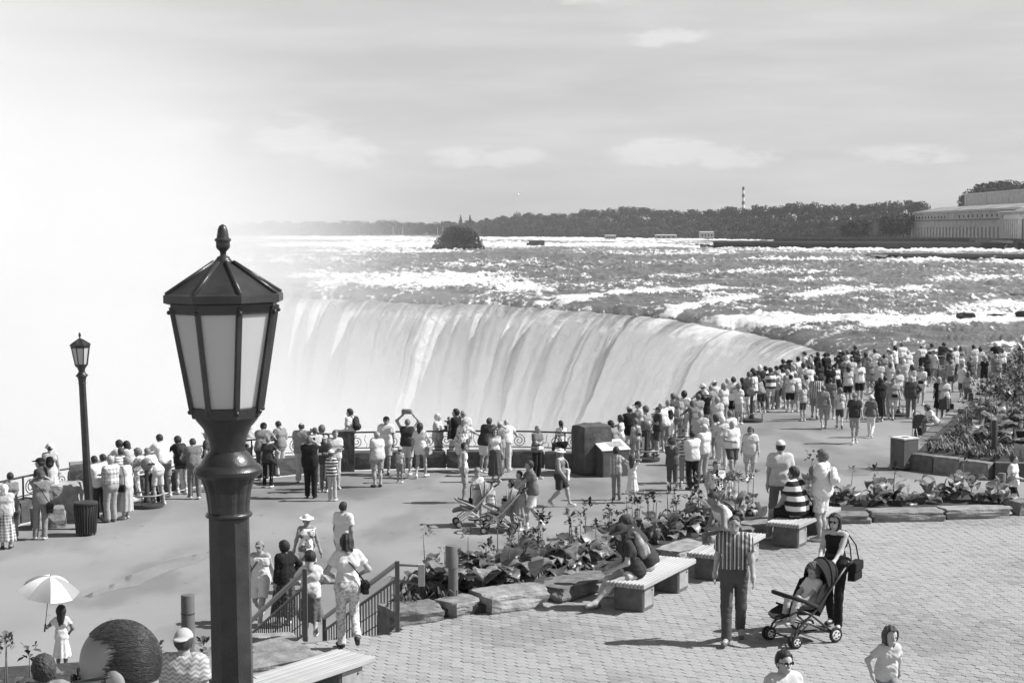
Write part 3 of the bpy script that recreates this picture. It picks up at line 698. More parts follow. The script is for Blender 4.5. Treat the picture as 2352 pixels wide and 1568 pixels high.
def power_house():
    A = atd(2094, 546, 880); Bp = atd(2330, 549, 690)
    d = (Bp - A); d.z = 0; Lf = d.length; d.normalize(); rz = math.atan2(d.y, d.x)
    z0 = A.z
    e = empty('power_house', (A.x, A.y, z0), rz, 'long stone power house with a row of columns and small upper windows', 'building')
    st = mat(.50, .9, .3, .3, name='weathered_limestone'); dk = mat(.012, .8, .2, 1); rf = mat(.26, .8, .4, .12); trim = mat(.62, .9, .2, .5)
    def box(nm, x0, x1, y0, y1, a, b, m, par=None): return MB().box(((x0 + x1) / 2, (y0 + y1) / 2, (a + b) / 2), (abs(x1 - x0), abs(y1 - y0), b - a)).obj(nm, m, par or e)
    W_, H_ = 26.0, 13.6
    # wall built as a front with real openings: plinth, column row, storey band, attic with windows, cornice
    box('wall', 0, Lf, 1.6, W_, 0, H_ - .8, st)
    box('plinth', -.3, Lf, -.6, 1.5, -1.5, .55, mat(.2, .9, .3, .4))
    nb = 26; bay = (Lf - 22) / nb
    box('architrave', -.2, Lf - 18, -.15, 1.55, 5.4, 8.6, st)
    for k in range(nb + 1):
        x = .6 + k * bay; box('column', x - bay * .26, x + bay * .26, -.1, 1.5, .55, 5.4, trim)
        if k < nb:
            box('window', x + bay * .28, x + bay * .72, 1.40, 1.58, .55, 5.3, dk)
    box('ledge', -.5, Lf - 18, -.55, 1.6, 8.62, 9.2, mat(.22, .9, .3, .4))
    for s0, s1 in ((0.5, Lf * .36), (Lf * .47, Lf - 20)):
        n = 10
        for k in range(n):
            x = s0 + (k + .5) * (s1 - s0) / n; box('window', x - .55, x + .55, 1.30, 1.75, 10.0, 11.2, dk)
    box('cornice', -.6, Lf + .3, .6, W_ + .3, H_ - .78, H_ - .1, trim)
    # low hipped roof
    m = MB(); m.add([(-.4, .8, H_), (Lf + .4, .8, H_), (Lf + .4, W_ + .4, H_), (-.4, W_ + .4, H_), (9, W_ / 2, H_ + 2.4), (Lf - 9, W_ / 2, H_ + 2.4)], [(0, 1, 5, 4), (1, 2, 5), (2, 3, 4, 5), (3, 0, 4), (3, 2, 1, 0)])
    m.obj('roof', rf, e)
    # upper block set back on the right, and the projecting end pavilion with tall columns
    box('upper_block', Lf * .16, Lf * 1.5, 20, 44, H_ - 2, 22.0, mat(.58, .9, .2, .4)); box('upper_cornice', Lf * .15, Lf * 1.5, 19.5, 44.5, 22.02, 22.7, trim)
    for k in range(5): box('pilaster', Lf * (.18 + .2 * k), Lf * (.18 + .2 * k) + .7, 19.7, 20.1, H_ + 1, 21.9, trim)
    box('pavilion', Lf - 17.5, Lf + 20, -1.5, 1.45, .55, 11.6, st)
    for k in range(7): box('column', Lf - 2 + k * 3.1, Lf - .7 + k * 3.1, -3.6, -2.2, .55, 8.6, trim)
    for k in range(6): box('window', Lf - .5 + k * 3.1, Lf + 1.0 + k * 3.1, -1.75, -1.3, .8, 8.0, dk)
    box('entablature', Lf - 3, Lf + 20, -4.0, -1.6, 8.62, 10.4, trim)
    box('window', Lf - 12.5, Lf - 9.5, -1.7, -1.35, 9.3, 10.6, dk)
    m = MB(); m.add([(Lf - 19, -2.2, 11.65), (Lf + 22, -2.2, 11.65), (Lf + 22, 14, 11.65), (Lf - 19, 14, 11.65), (Lf - 10, 8, 15.4), (Lf + 14, 8, 15.4)], [(0, 1, 5, 4), (1, 2, 5), (2, 3, 4, 5), (3, 0, 4), (3, 2, 1, 0)]); m.obj('pavilion_roof', rf, e)
    # forebay wall and pier in the river below
    q = empty('intake_pier', atd(2262, 574, 700), rz, 'concrete intake pier with spilling water below the power house', 'pier')
    MB().box((0, 0, 2.0), (3.2, 12, 4.6), taper=.55).obj('pier_body', mat(.30, .9, .3, .5), q); MB().box((14, 3, 3.6), (26, 2.5, .9)).obj('deck', mat(.4, .9, .2, .5), q)
    MB().box((15, 5, 1.2), (26, 2.0, 4.0)).obj('dark_bay', mat(.06, .7, .3, .4), q)
    for k in range(5):
        m = MB(); xx = 4 + k * 4.4; m.tube([(xx, 3.6, 3.0 - .3 * k % 1), (xx + .2, 2.4, 1.2), (xx + .4, 1.2, -.6)], [.25, .5, 1.1], 8); m.obj('spill', mat(.85, .8, .2, 1), q, True)
    q2 = empty('stone_abutment', atd(2330, 572, 690), rz, 'square stone abutment at the right below the power house', 'abutment'); MB().box((6, 6, 3.6), (12, 12, 8), taper=.94).obj('abutment_body', mat(.25, .9, .3, .4), q2); MB().box((6, 6, 7.9), (13, 13, .6)).obj('coping', trim, q2)
power_house()
# smooth dark weirs: water sliding over long sills
def weir(name, pts, h, label, foot=1.0, g=.012):
    P = [riv(x, y) for x, y in pts]; n = 60; V = []
    xs = np.linspace(0, len(P) - 1, n); C = [P[int(i)].lerp(P[min(int(i) + 1, len(P) - 1)], i - int(i)) for i in xs]
    prof = [(0, -.6), (.25, .12), (.5, .45), (.8, .75), (1.3, .93), (2.2, 1.0), (8, 1.02), (40, 1.0)]
    for c in C:
        for s, z in prof:
            V.append((c.x, c.y + s * h * .9, RIV + z * h + .06 * math.sin(c.x * .7 + s)))
    k = len(prof); F = [(i * k + j, (i + 1) * k + j, (i + 1) * k + j + 1, i * k + j + 1) for i in range(n - 1) for j in range(k - 1)]
    o = MB().add(V, F).obj(name, mat(g, .7, .5, .6, .3, 3, spec=.15, stretch=(1, .1, .1)), None, True); return tag(o, label, kind='structure')
weir('weir', [(1640, 573), (1800, 574), (2000, 575.5), (2250, 576), (2600, 577)], 3.3, 'long smooth dark sill of water below the power house')
weir('weir', [(2072, 601), (2200, 602), (2400, 603.5), (2700, 605)], 1.55, 'shorter dark sill of water at the right of the river')
# forebay terrace: lawn strip with a dark wall
o = MB().box((0, 0, 0), (150, 12, 2.4)).obj('forebay_wall', mat(.09, .9, .3, .3), None, loc=atd(2150, 553.0, 770)); o.rotation_euler.z = -.25; tag(o, 'dark embankment wall in front of the power house', 'wall')
# island thicket
p = riv(1052, 577)
e = empty('island_thicket', p, label='rounded thicket of shrubs on a rocky islet in the rapids', cat='shrub')
bl = [(0, 0, 4.2, 7.5, 6, 4.6), (-5.0, 0, 3.6, 4.6, 4, 3.2), (5.0, 0, 3.9, 4.8, 4, 3.8), (-1.5, -2, 7.0, 4.8, 4, 3.2), (3.2, -2, 6.6, 4.4, 4, 3.2), (-8, -1, 1.6, 2.6, 2.5, 1.6), (8.4, -1, 1.7, 2.6, 2.5, 1.8), (0, -3, 2, 7, 3, 2)]
link('crown', leaf_cloud('crown', bl, 5200, .42, 99), e, FOL[2]); 
m = MB()
for k in range(14): a = k * 2.4; m.tube([(math.cos(a), math.sin(a), 0), (3.4 * math.cos(a), 3 * math.sin(a), 3.5), (5 * math.cos(a), 4 * math.sin(a), 6)], [.2, .12, .05], 5)
m.obj('stem', BARK, e)
ROCKS = [rock_mesh('river_rock', (1, 1, .6), 70 + k, .2, 2, boxy=.6) for k in range(4)]
def rrock(x, y, w, h, label, g=0):
    p = riv(x, y); o = link('river_rock', random.choice(ROCKS), None, mat(.05, .6, .4, 2, .5, 6), loc=(p.x, p.y, RIV - .25), rot=(0, 0, random.uniform(0, 6)), scale=(w * .52, w * .42, h * .75)); return tag(o, label, 'rock', 'rocks in the rapids')
for x, y, w, h, lb in [(2217, 738, 3.6, 2.6, 'large dark rock in the white ledge, leftmost of three near the right edge'), (2290, 737, 3.4, 2.2, 'flat dark rock in the middle of the white ledge near the right edge'), (2350, 738, 3.4, 3.0, 'dark rock cut by the right edge of the picture'), (2335, 686, 4.6, 2.0, 'long low dark rock above the white ledge at the right'),
                       (885, 652, 5, 1.4, 'small dark rocks just above the brink'), (905, 655, 5, 1.8, 'pair of low rocks near the brink'), (1118, 598, 7, 2.2, 'tufted rock in the river below the islet'), (735, 600, 8, 2.0, 'misty rock at the left of the rapids'), (850, 600, 5, 1.6, 'low rock left of the islet'), (1130, 577, 5, 2.0, 'dark rocks at the right foot of the islet'), (985, 576, 5, 1.8, 'dark rocks at the left foot of the islet'), (1320, 569, 5, 1.2, 'thin dark rock right of the old barge'), (1605, 668, 2.4, 1.2, 'dark wave-washed rock above the middle of the falls'), (1690, 690, 4, 1.3, 'smooth dark hump of rock at the head of the long foam band'), (2275, 706, 1.5, .9, 'small dark rock between the larger ones at the right')]:
    rrock(x, y, w, h, lb)
# stranded scow
p = riv(1227, 570)
e = empty('stranded_barge', p, .12, 'rusty stranded barge with a broken left end in the rapids', 'barge')
ru = mat(.10, .85, .35, .8, .3, 3)
MB().box((1.2, 0, 1.9), (7.0, 4, 3.0)).obj('hull', ru, e); MB().box((-2.9, 0, 1.4), (1.4, 3.6, 2.2), taper=.8).obj('broken_bow', mat(.06, .9, .3, 1), e); MB().box((1.0, 0, 3.55), (7.6, 4.3, .3)).obj('deck', mat(.16, .9, .3, 1), e); MB().box((-4.4, 0, .9), (1.8, 1.2, .5)).obj('boom', ru, e)
for k in range(4): MB().box((-1.6 + 1.8 * k, -2.03, 1.9), (.15, .1, 2.9)).obj('rib', mat(.06, .9), e)
# gulls
def gull(x, y, D, label):
    e = empty('gull', atd(x, y, D), label=label, cat='gull', group='gulls in the sky'); w = mat(.85, .8)
    MB().ball((0, 0, 0), (.12, .32, .11), 8, 6).obj('body', w, e, True)
    for s in (-1, 1): MB().add([(0, -.1, .03), (s * .35, -.12, .2), (s * .8, .05, .08), (s * .34, .08, .18), (0, .12, .03)], [(0, 1, 3, 4), (1, 2, 3)]).obj('wing', w, e)
gull(1190, 447, 170, 'small white gull in the sky above the far woods')
# ================================================================ street lamps
IRON = mat(.034, .36, .45, 7, .12, 70, spec=.5, name='painted_iron')
def frosted():
    m, nt, b = _principled('frosted_glass'); N = nt.nodes.new; L = nt.links.new
    b.inputs['Base Color'].default_value = grey(.78); b.inputs['Roughness'].default_value = .3; b.inputs['Specular IOR Level'].default_value = .5
    t = N('ShaderNodeBsdfTranslucent'); t.inputs[0].default_value = grey(.92); s = N('ShaderNodeMixShader'); s.inputs[0].default_value = .5
    L(b.outputs[0], s.inputs[1]); L(t.outputs[0], s.inputs[2]); L(s.outputs[0], nt.nodes['Material Output'].inputs[0]); return m
FROST = frosted()
def street_lamp(loc, label, scale=1.0, rz=0.0, lean=0.0):
    e = empty('street_lamp', loc, rz, label, 'street lamp', 'street lamps'); e.scale = (scale,) * 3; e.rotation_euler = (0, lean, rz)
    K = 8; A0 = math.pi / 8
    def og(prof, rot=A0): return MB().lathe(prof, K, rot=rot)
    T = 5.53                      # top of the finial above the foot
    def y2z(y): return T - (y - 513) / 470.0   # heights read along the lantern
    # finial: acorn on turned neck
    def z(y): return y2z(y)
    acorn = [(.001, z(513)), (.016, z(517)), (.024, z(525)), (.028, z(537)), (.030, z(544)), (.040, z(547)), (.041, z(551)), (.034, z(553)), (.034, z(566)), (.028, z(570)), (.016, z(576)), (.014, z(584)), (.030, z(588)), (.034, z(592)), (.040, z(595)), (.046, z(599)), (.046, z(602))]
    MB().lathe([(r, h) for r, h in acorn[::-1]], 20).obj('finial', IRON, e, auto=.7)
    # pyramid roof with ribs
    og([(.285, z(678)), (.285, z(672)), (.048, z(600)), (.04, z(598))]).obj('roof', IRON, e)
    for k in range(K):
        a = A0 + k * math.pi / 4; MB().tube([(.288 * math.cos(a), .288 * math.sin(a), z(671)), (.05 * math.cos(a), .05 * math.sin(a), z(600))], .011, 6).obj('roof_rib', IRON, e, True)
    og([(.275, z(694)), (.300, z(690)), (.300, z(673)), (.285, z(670))]).obj('eave_ring', IRON, e)
    og([(.262, z(716)), (.268, z(692)), (.24, z(691)), (.235, z(716))]).obj('frieze', IRON, e)
    r0, r1 = .262, .172           # lantern tapers to the bottom
    for k in range(K):
        a = A0 + k * math.pi / 4
        def pt(r, aa, zz): return (r * math.cos(aa), r * math.sin(aa), zz)
        MB().tube([pt(r0, a, z(700)), pt(r1, a, z(945))], .0165, 4).obj('mullion', IRON, e)
        MB().ball(pt(r0 + .012, a, z(712)), .011, 8, 5).obj('bolt', IRON, e, True)
        MB().ball(pt(r1 + .012, a, z(941)), .011, 8, 5).obj('bolt', IRON, e, True)
        b = a + math.pi / 4; i0, i1 = r0 - .008, r1 - .008
        V = [pt(i1, a, z(940)), pt(i1, b, z(940)), pt(i0, b, z(712)), pt(i0, a, z(712))]; V2 = [pt(i1 - .006, a, z(940)), pt(i1 - .006, b, z(940)), pt(i0 - .006, b, z(712)), pt(i0 - .006, a, z(712))]
        MB().add(V + V2, [(0, 1, 2, 3), (7, 6, 5, 4), (0, 4, 5, 1), (1, 5, 6, 2), (2, 6, 7, 3), (3, 7, 4, 0)]).obj('pane', FROST, e)
    og([(.150, z(958)), (.172, z(956)), (.182, z(933)), (.165, z(930))]).obj('bottom_ring', IRON, e)
    MB().lathe([(.085, z(1036)), (.088, z(1020)), (.098, z(1000)), (.118, z(980)), (.150, z(962)), (.155, z(956))], 28).obj('throat', IRON, e, auto=.6)
    MB().lathe([(.10, z(1096)), (.15, z(1094)), (.168, z(1086)), (.170, z(1078)), (.160, z(1070)), (.135, z(1064)), (.128, z(1056)), (.110, z(1044)), (.095, z(1037)), (.088, z(1034))], 32).obj('bulge', IRON, e, auto=.6)
    MB().ball((.098, -.02, z(1022)), .010, 8, 5).obj('bolt', IRON, e, True)
    # fluted capital flaring upwards
    m = MB(); n = 48; V = []
    for rr, zz in ((.102, 1180), (.104, 1160), (.112, 1130), (.128, 1105), (.140, 1092)):
        for j in range(n):
            an = 2 * math.pi * j / n; f = 1 - .045 * (.5 + .5 * math.cos(an * 12)) ** 2; V.append((rr * f * math.cos(an), rr * f * math.sin(an), z(zz)))
    m.add(V, [(i * n + j, i * n + (j + 1) % n, (i + 1) * n + (j + 1) % n, (i + 1) * n + j) for i in range(4) for j in range(n)] + [tuple(range(n))[::-1], tuple(4 * n + j for j in range(n))]); m.obj('capital', IRON, e)
    MB().lathe([(.10, z(1190)), (.112, z(1187)), (.116, z(1183)), (.112, z(1179)), (.10, z(1176))], 28).obj('collar', IRON, e, True)
    zc = z(1186)
    og([(.118, .5), (.102, zc)]).obj('column', IRON, e)
    og([(.19, 0), (.19, .25), (.165, .32), (.16, .46), (.12, .54)]).obj('base', IRON, e)
    return e
p = atd(508, 528.7, 8.0)
street_lamp((p.x + .065, 8.0, TER), 'large dark iron street lamp with octagonal lantern in the foreground', 1.0, math.radians(3), math.radians(-.6))
p = at(207, 1214); street_lamp((p.x, p.y, 0), 'slender street lamp by the boulders at the left behind the litter bin', 4.83 / 5.53, .2, math.radians(-2.0))

# ================================================================ litter bins, stands
def ribbed_bin(loc):
    e = empty('litter_bin', loc, label='round black slatted litter bin at the foot of the left lamp', cat='litter bin')
    MB().lathe([(.20, .06), (.245, .74)], 24).obj('liner', mat(.03, .6), e, True)
    MB().lathe([(.235, .72), (.285, .76), (.285, .80), (.20, .82)], 24).obj('rim', mat(.04, .5, spec=.5), e, auto=.6)
    me = MB().tube([(.225, 0, .05), (.275, 0, .74)], .017, 4).mesh('slat')
    for k in range(26): link('slat', me, e, mat(.035, .5, spec=.5), rot=(0, 0, k * 2 * math.pi / 26))
    for k in range(3): a = k * 2.1; MB().tube([(.2 * math.cos(a), .2 * math.sin(a), 0), (.21 * math.cos(a), .21 * math.sin(a), .1)], .02, 5).obj('leg', mat(.03, .5), e)
p = at(198, 1228); ribbed_bin((p.x, p.y, 0))
def square_bin(loc, rz):
    e = empty('square_litter_bin', loc, rz, 'square dark litter bin with a round hole in its pale top', 'litter bin')
    s = .60
    MB().box((0, 0, .03), (s - .1, s - .1, .06)).obj('foot', mat(.03, .8), e); link('bin_body', bevelled(MB().box((0, 0, .50), (s, s, .88)), 'bin_body', .012), e, mat(.10, .6, .25, 5, spec=.4))
    # lid: a square plate with a real round hole
    n = 24; V = []; R = .15; h = s / 2 + .012
    for zz in (.945, .985):
        for j in range(n): a = 2 * math.pi * j / n; V.append((R * math.cos(a), R * math.sin(a), zz))
        for j in range(n):
            a = 2 * math.pi * j / n; k = h / max(abs(math.cos(a)), abs(math.sin(a))); V.append((k * math.cos(a), k * math.sin(a), zz))
    F = []
    for j in range(n):
        k = (j + 1) % n; F += [(2 * n + j, 3 * n + j, 3 * n + k, 2 * n + k), (j, k, n + k, n + j), (n + j, n + k, 3 * n + k, 3 * n + j), (j, 2 * n + j, 2 * n + k, k)]
    MB().add(V, F).obj('lid', mat(.62, .6, .15, 8), e); MB().lathe([(.148, .90), (.148, .944)], 24).obj('dark_liner', mat(.02, .9), e)
    MB().box((-.12, -s / 2 - .006, .24), (.05, .006, .035)).obj('sticker', mat(.7), e)
p = at(2082, 1080); square_bin((p.x, p.y + .32, 0), math.radians(31))
def info_stand(loc, rz):
    e = empty('information_stand', loc, rz, 'box-like information stand with a slanted pale top beside the boulder', 'information stand')
    m = MB(); m.add([(-.45, -.3, 0), (.45, -.3, 0), (.45, .3, 0), (-.45, .3, 0), (-.45, -.3, .78), (.45, -.3, .78), (.45, .3, 1.0), (-.45, .3, 1.0)], [(0, 3, 2, 1), (4, 5, 6, 7), (0, 1, 5, 4), (1, 2, 6, 5), (2, 3, 7, 6), (3, 0, 4, 7)])
    link('stand_body', bevelled(m, 'stand_body', .015), e, mat(.09, .7, .25, 6)); t = math.atan2(.22, .6)
    MB().box((0, 0, .905), (.96, .68, .03), tilt=Matrix.Rotation(t, 3, 'X')).obj('slanted_top', mat(.72, .4, .1, 5), e); MB().box((.12, .02, .925), (.5, .36, .01), tilt=Matrix.Rotation(t, 3, 'X')).obj('panel', mat(.35, .3, .4, 12), e)
p = at(1406, 1095); info_stand((p.x, p.y + .35, 0), math.radians(25))
def viewer_base(loc, label, rz=0.0):
    e = empty('viewer_step', loc, rz, label, 'viewer stand', 'round viewer stands'); dk = mat(.05, .5, .2, 12, spec=.4)
    MB().lathe([(.42, 0), (.44, .05), (.43, .10), (.10, .13)], 28).obj('round_foot', dk, e, auto=.6); MB().tube([(.40 * math.cos(t), .40 * math.sin(t), .34) for t in np.linspace(0, 2 * math.pi, 29)[:-1]], .022, 6, closed=True).obj('ring', mat(.25, .4, spec=.5), e, True)
    for k in range(4): a = .6 + k * math.pi / 2; MB().tube([(.40 * math.cos(a), .40 * math.sin(a), .08), (.40 * math.cos(a), .40 * math.sin(a), .34)], .018, 5).obj('stanchion', dk, e)
    MB().lathe([(.12, .10), (.10, .2), (.07, .3), (.06, .95), (.07, 1.0)], 14).obj('pillar', dk, e, True); 
    m = MB(); m.ball((0, 0, 1.14), (.15, .19, .17), 14, 8); m.obj('viewer_head', mat(.2, .4, spec=.5), e, True)
    for s in (-1, 1): MB().tube([(s * .05, -.17, 1.16), (s * .05, -.26, 1.16)], .03, 8).obj('eyepiece', dk, e)
for x, y, lb in [(330, 1170, 'round viewer stand among the people left of the big lamp'), (1487, 1062, 'round viewer stand behind the girl in the white dress'), (1730, 971, 'round viewer stand left of the strolling group in the crowd'), (2068, 958, 'round viewer stand near the middle of the far crowd')]:
    p = at(x, y); viewer_base((p.x, p.y + .42, 0), lb, random.uniform(0, 3))

# ================================================================ bollard lights
def bollard(loc, label, h=.92, head=False, g=.12, rz=0.0, r=.085):
    e = empty('bollard', loc, rz, label, 'bollard', 'bollard lights'); mm = mat(g, .5, .15, 12, spec=.4)
    if head:   # post with a wider hooded head
        MB().lathe([(r * .95, 0), (r * .95, h - .30)], 20).obj('post', mm, e, auto=.7); MB().lathe([(r * 1.25, h - .32), (r * 1.25, h - .01), (r * 1.18, h)], 20, c=(-.02, 0, 0)).obj('lamp_head', mm, e, auto=.7)
        MB().lathe([(.035, -.02), (.035, .02)], 12).obj('side_knob', mm, e, loc=(r * 1.28, 0, h - .06), rot=(0, math.pi / 2, 0)); MB().lathe([(r * .9, h - .34), (r * .9, h - .318)], 20).obj('lens', mat(.6, .3), e)
    else:
        MB().lathe([(r, 0), (r, h - .01), (r * .94, h)], 24).obj('post', mm, e, auto=.7); MB().lathe([(r + .004, h - .24), (r + .004, h - .23)], 24).obj('joint_ring', mat(.04, .5), e)
    return e
def bol(x, yt, yb, z, label, **k):
    p = at(x, yb, z); h = CAMH - z - (yt - 528.7) * p.y / FPX; bollard(p, label, max(.6, h), **k)
bol(1041, 1258, 1392, TER + .06, 'bollard light with a wider hooded head left of the big-leaved flower bed', head=True, g=.15, r=.075)
p = at(431, 1365, TER + .95); bollard((p.x, p.y, TER), 'cylindrical bollard behind the man in the patterned shirt at lower left', .95, g=.13)
bol(2300, 1089, 1167, 0, 'cylindrical bollard at the right beside the man in a white shirt', g=.14, r=.10); bol(2283, 966, 1045, .5, 'dark bollard standing in the right flower bed', g=.05, r=.09); bol(2229, 903, 950, 0, 'small bollard at the far left corner of the right flower bed', g=.08, r=.10)

# ================================================================ benches
def bench(loc, rz, label, L=2.05, Wd=.62, legs=True):
    e = empty('slatted_bench', loc, rz, label, 'bench', 'slatted benches'); wd = [mat(g, .8, .2, 7, .15, 40, stretch=(.25, 3, 3), name='bench_wood') for g in (.34, .38, .42)]
    n = 11; w = Wd / n
    me = bevelled(MB().box((0, 0, 0), (L, w * .82, .075)), 'plank', .010)
    for k in range(n): link('plank', me, e, random.choice(wd), loc=(random.uniform(-.008, .008), (k - (n - 1) / 2) * w, .405 + random.uniform(-.002, .002)))
    if legs:
        for s in (-1, 1):
            link('pedestal', bevelled(MB().box((s * L * .33, 0, .18), (.42, .46, .36)), 'pedestal', .015), e, mat(.13, .8, .3, 8, .2, 30)); MB().box((s * L * .33, -.235, .2), (.36, .012, .28)).obj('side_plate', mat(.30, .6, .3, 6), e)
            MB().ball((s * L * .33 + .1, -.245, .28), .015, 6, 4).obj('bolt', mat(.1), e)
def bench_px(x0, y0, x1, y1, label, **k):
    """near edge of the seat from its left to its right end"""
    z = TER + .44; a = at(x0, y0, z); b = at(x1, y1, z); d = (b - a); L = k.pop('L', d.length); d.normalize(); nrm = Vector((-d.y, d.x, 0)); c = a + d * L / 2 + nrm * .31
    bench((c.x, c.y, TER), math.atan2(d.y, d.x), label, L=L, **k); return c, d, nrm
B1 = bench_px(1480, 1343, 1598, 1284, 'slatted bench under the couple with the backpack', L=2.1); B2 = bench_px(1662, 1276, 1762, 1224, 'slatted bench under the man in the white tank top', L=2.1); B3 = bench_px(1836, 1205, 1932, 1165, 'slatted bench under the man in the striped rugby shirt', L=2.1)
B4 = bench_px(580, 1600, 827, 1518, 'slatted bench cut off by the bottom edge right of the big lamp', L=2.1)

# ================================================================ flower beds
SOIL = mat(.05, .95, .4, 12, .6, 30); LITH = [mat(g, .95, .42, 5, .8, 22, name='edging_stone_%d' % i) for i, g in enumerate((.18, .23, .28))]
def bed(pts, z, label, h=.12):
    o = MB().poly(pts, z - .3, z + h).obj('planting_bed', SOIL); return tag(o, label, kind='structure')
bed([(-1.5, 22.75), (-.3, 23.35), (1.2, 25.2), (2.8, 27.6), (4.5, 29.7), (5.0, 31.8), (3.1, 30.3), (.9, 27.5), (-1.25, 25.1), (-1.85, 23.4)], TER, 'soil of the big-leaved flower bed along the terrace edge')
bed([(5.9, 31.0), (8, 31.2), (9.9, 31.6), (10.2, 33.5), (6.0, 33.0)], TER, 'soil of the flower bed at the right end of the benches')
bed([(-9.5, 15.5), (-4.4, 15.8), (-3.4, 20.2), (-5.2, 20.5), (-9.5, 19.4)], TER, 'soil of the flower bed at the lower left', .05)
BEDR = [(12.3, 50.0), (14.2, 47.9), (22, 46.4), (34, 52), (40, 80), (27, 80), (21.6, 72.5), (17.4, 63)]
bed(BEDR, 0, 'soil of the large flower bed at the right', .46)
def edging(spec, label, group):
    for k, (x, y, z, sx, sy, sz, rz, seed) in enumerate(spec):
        o = link('edging_stone', rock_mesh('edging_stone', (sx, sy, sz * .86), seed, .11, 4, boxy=.84), None, LITH[k % 3], loc=(x, y, z), rot=(0, 0, rz)); tag(o, label[k], 'stone', group)
edging([(-1.42, 22.85, TER - .05, .95, .60, .34, .5, 1), (-.75, 23.35, TER - .03, .75, .5, .30, .9, 2), (-.05, 23.75, TER - .04, 1.15, .75, .36, .62, 3), (.95, 24.75, TER - .04, 1.65, .85, .30, .88, 4), (2.0, 26.2, TER - .04, 1.3, .6, .26, .95, 5), (2.9, 27.5, TER - .04, 1.2, .6, .26, .95, 6), (3.8, 28.75, TER - .04, 1.3, .6, .28, .95, 7), (4.6, 29.9, TER - .04, 1.2, .6, .26, .8, 8)],
       ['dark jagged stone right of the stair railing', 'rough stone at the foot of the hooded bollard', 'thick pale stone slab at the left corner of the flower bed', 'long flat stone slab in front of the big leaves', 'flat stone behind the seated couple', 'flat stone between the first and second bench', 'flat stone behind the man in the tank top', 'flat stone left of the striped rugby shirt'], 'stones edging the terrace bed')
edging([(6.1, 30.75, TER - .04, 1.5, .6, .24, -.05, 11), (7.5, 30.95, TER - .04, 1.6, .6, .28, .08, 12), (8.9, 31.25, TER - .04, 1.5, .55, .28, .15, 13), (10.1, 31.7, TER - .02, .9, .6, .34, .3, 14)],
       ['flat stone at the left end of the right terrace bed', 'long flat stone in front of the right terrace bed', 'flat stone toward the right end of the terrace bed', 'squared stone at the right corner of the terrace bed'], 'stones edging the right terrace bed')
edging([(-4.0, 20.5, TER - .05, 1.2, .6, .22, .35, 21), (-3.3, 20.0, TER - .04, 1.9, 1.2, .34, .7, 22), (-3.4, 21.3, TER - .1, 1.2, .5, .3, .3, 23)],
       ['flat stone left of the steps near the big lamp', 'broad slab of stone beside the steps and the near bench', 'narrow stone under the near stair railing'], 'stones beside the steps')
# dark walls of the right bed
def bed_wall(a, b, label, h=.54):
    a = Vector((*a, 0)); b = Vector((*b, 0)); d = (b - a); L = d.length; d.normalize(); e = empty('bed_wall', a, math.atan2(d.y, d.x), label, 'wall', 'walls of the right flower bed')
    n = max(2, int(L / .9)); 
    for k in range(n): link('stone', rock_mesh('stone', (L / n * 1.02, .42, h + random.uniform(-.03, .03)), 40 + k, .05, 1, boxy=.92), e, random.choice(STONE[1:]), loc=((k + .5) * L / n, -.12, -.02))
bed_wall(BEDR[0], BEDR[1], 'dark stone wall of the right flower bed beside the square litter bin'); bed_wall(BEDR[1], BEDR[2], 'stone wall of the right flower bed running to the right edge'); bed_wall(BEDR[6], BEDR[7], 'stone ledge at the far left side of the right flower bed', .5); bed_wall(BEDR[7], BEDR[0], 'pale stone ledge on which the woman in white sits', .5)

# ---- cannas: broad leaves on upright stalks with ragged flower heads
def leaf_mesh(L, Wd, droop, fold, seed):
    rs = random.Random(seed); nl, nw = 9, 5; V = []
    for i in range(nl):
        t = i / (nl - 1); w = Wd * math.sin(math.pi * min(1, t * .94 + .06)) ** .8 * (1 - .25 * t)
        y = L * (t - droop * .25 * t * t); zz = L * (.85 * t - droop * t * t)
        for j in range(nw):
            u = j / (nw - 1) * 2 - 1; V.append((u * w, y * .62 + .0, zz + abs(u) * w * fold + .012 * math.sin(9 * t + 5 * u + seed) + .02 * rs.uniform(-1, 1) * abs(u)))
    F = [(i * nw + j, i * nw + j + 1, (i + 1) * nw + j + 1, (i + 1) * nw + j) for i in range(nl - 1) for j in range(nw - 1)]
    return MB().add(V, F).mesh('leaf', True)
def leafmat(g):
    key = ('leaf', g)
    if key in MATS: return MATS[key]
    m, nt, b = _principled('canna_leaf_%d' % int(g * 1000)); N = nt.nodes.new; L = nt.links.new
    tc = N('ShaderNodeTexCoord'); w = N('ShaderNodeTexWave'); w.bands_direction = 'Y'; w.inputs['Scale'].default_value = 9; w.inputs['Distortion'].default_value = 1.5; L(tc.outputs['Object'], w.inputs['Vector'])
    r = N('ShaderNodeMapRange'); L(w.outputs['Fac'], r.inputs[0]); r.inputs[3].default_value = g * .8; r.inputs[4].default_value = g * 1.25; L(r.outputs[0], b.inputs['Base Color']); b.inputs['Roughness'].default_value = .36; b.inputs['Specular IOR Level'].default_value = .5
    t = N('ShaderNodeBsdfTranslucent'); t.inputs[0].default_value = grey(g * 1.6); s = N('ShaderNodeMixShader'); s.inputs[0].default_value = .3; L(b.outputs[0], s.inputs[1]); L(t.outputs[0], s.inputs[2]); L(s.outputs[0], nt.nodes['Material Output'].inputs[0]); MATS[key] = m; return m
LEAF = [leaf_mesh(.66, .17, .5 + .12 * k, .35 - .05 * k, k) for k in range(5)]; LM = [leafmat(g) for g in (.10, .15, .21, .30)]
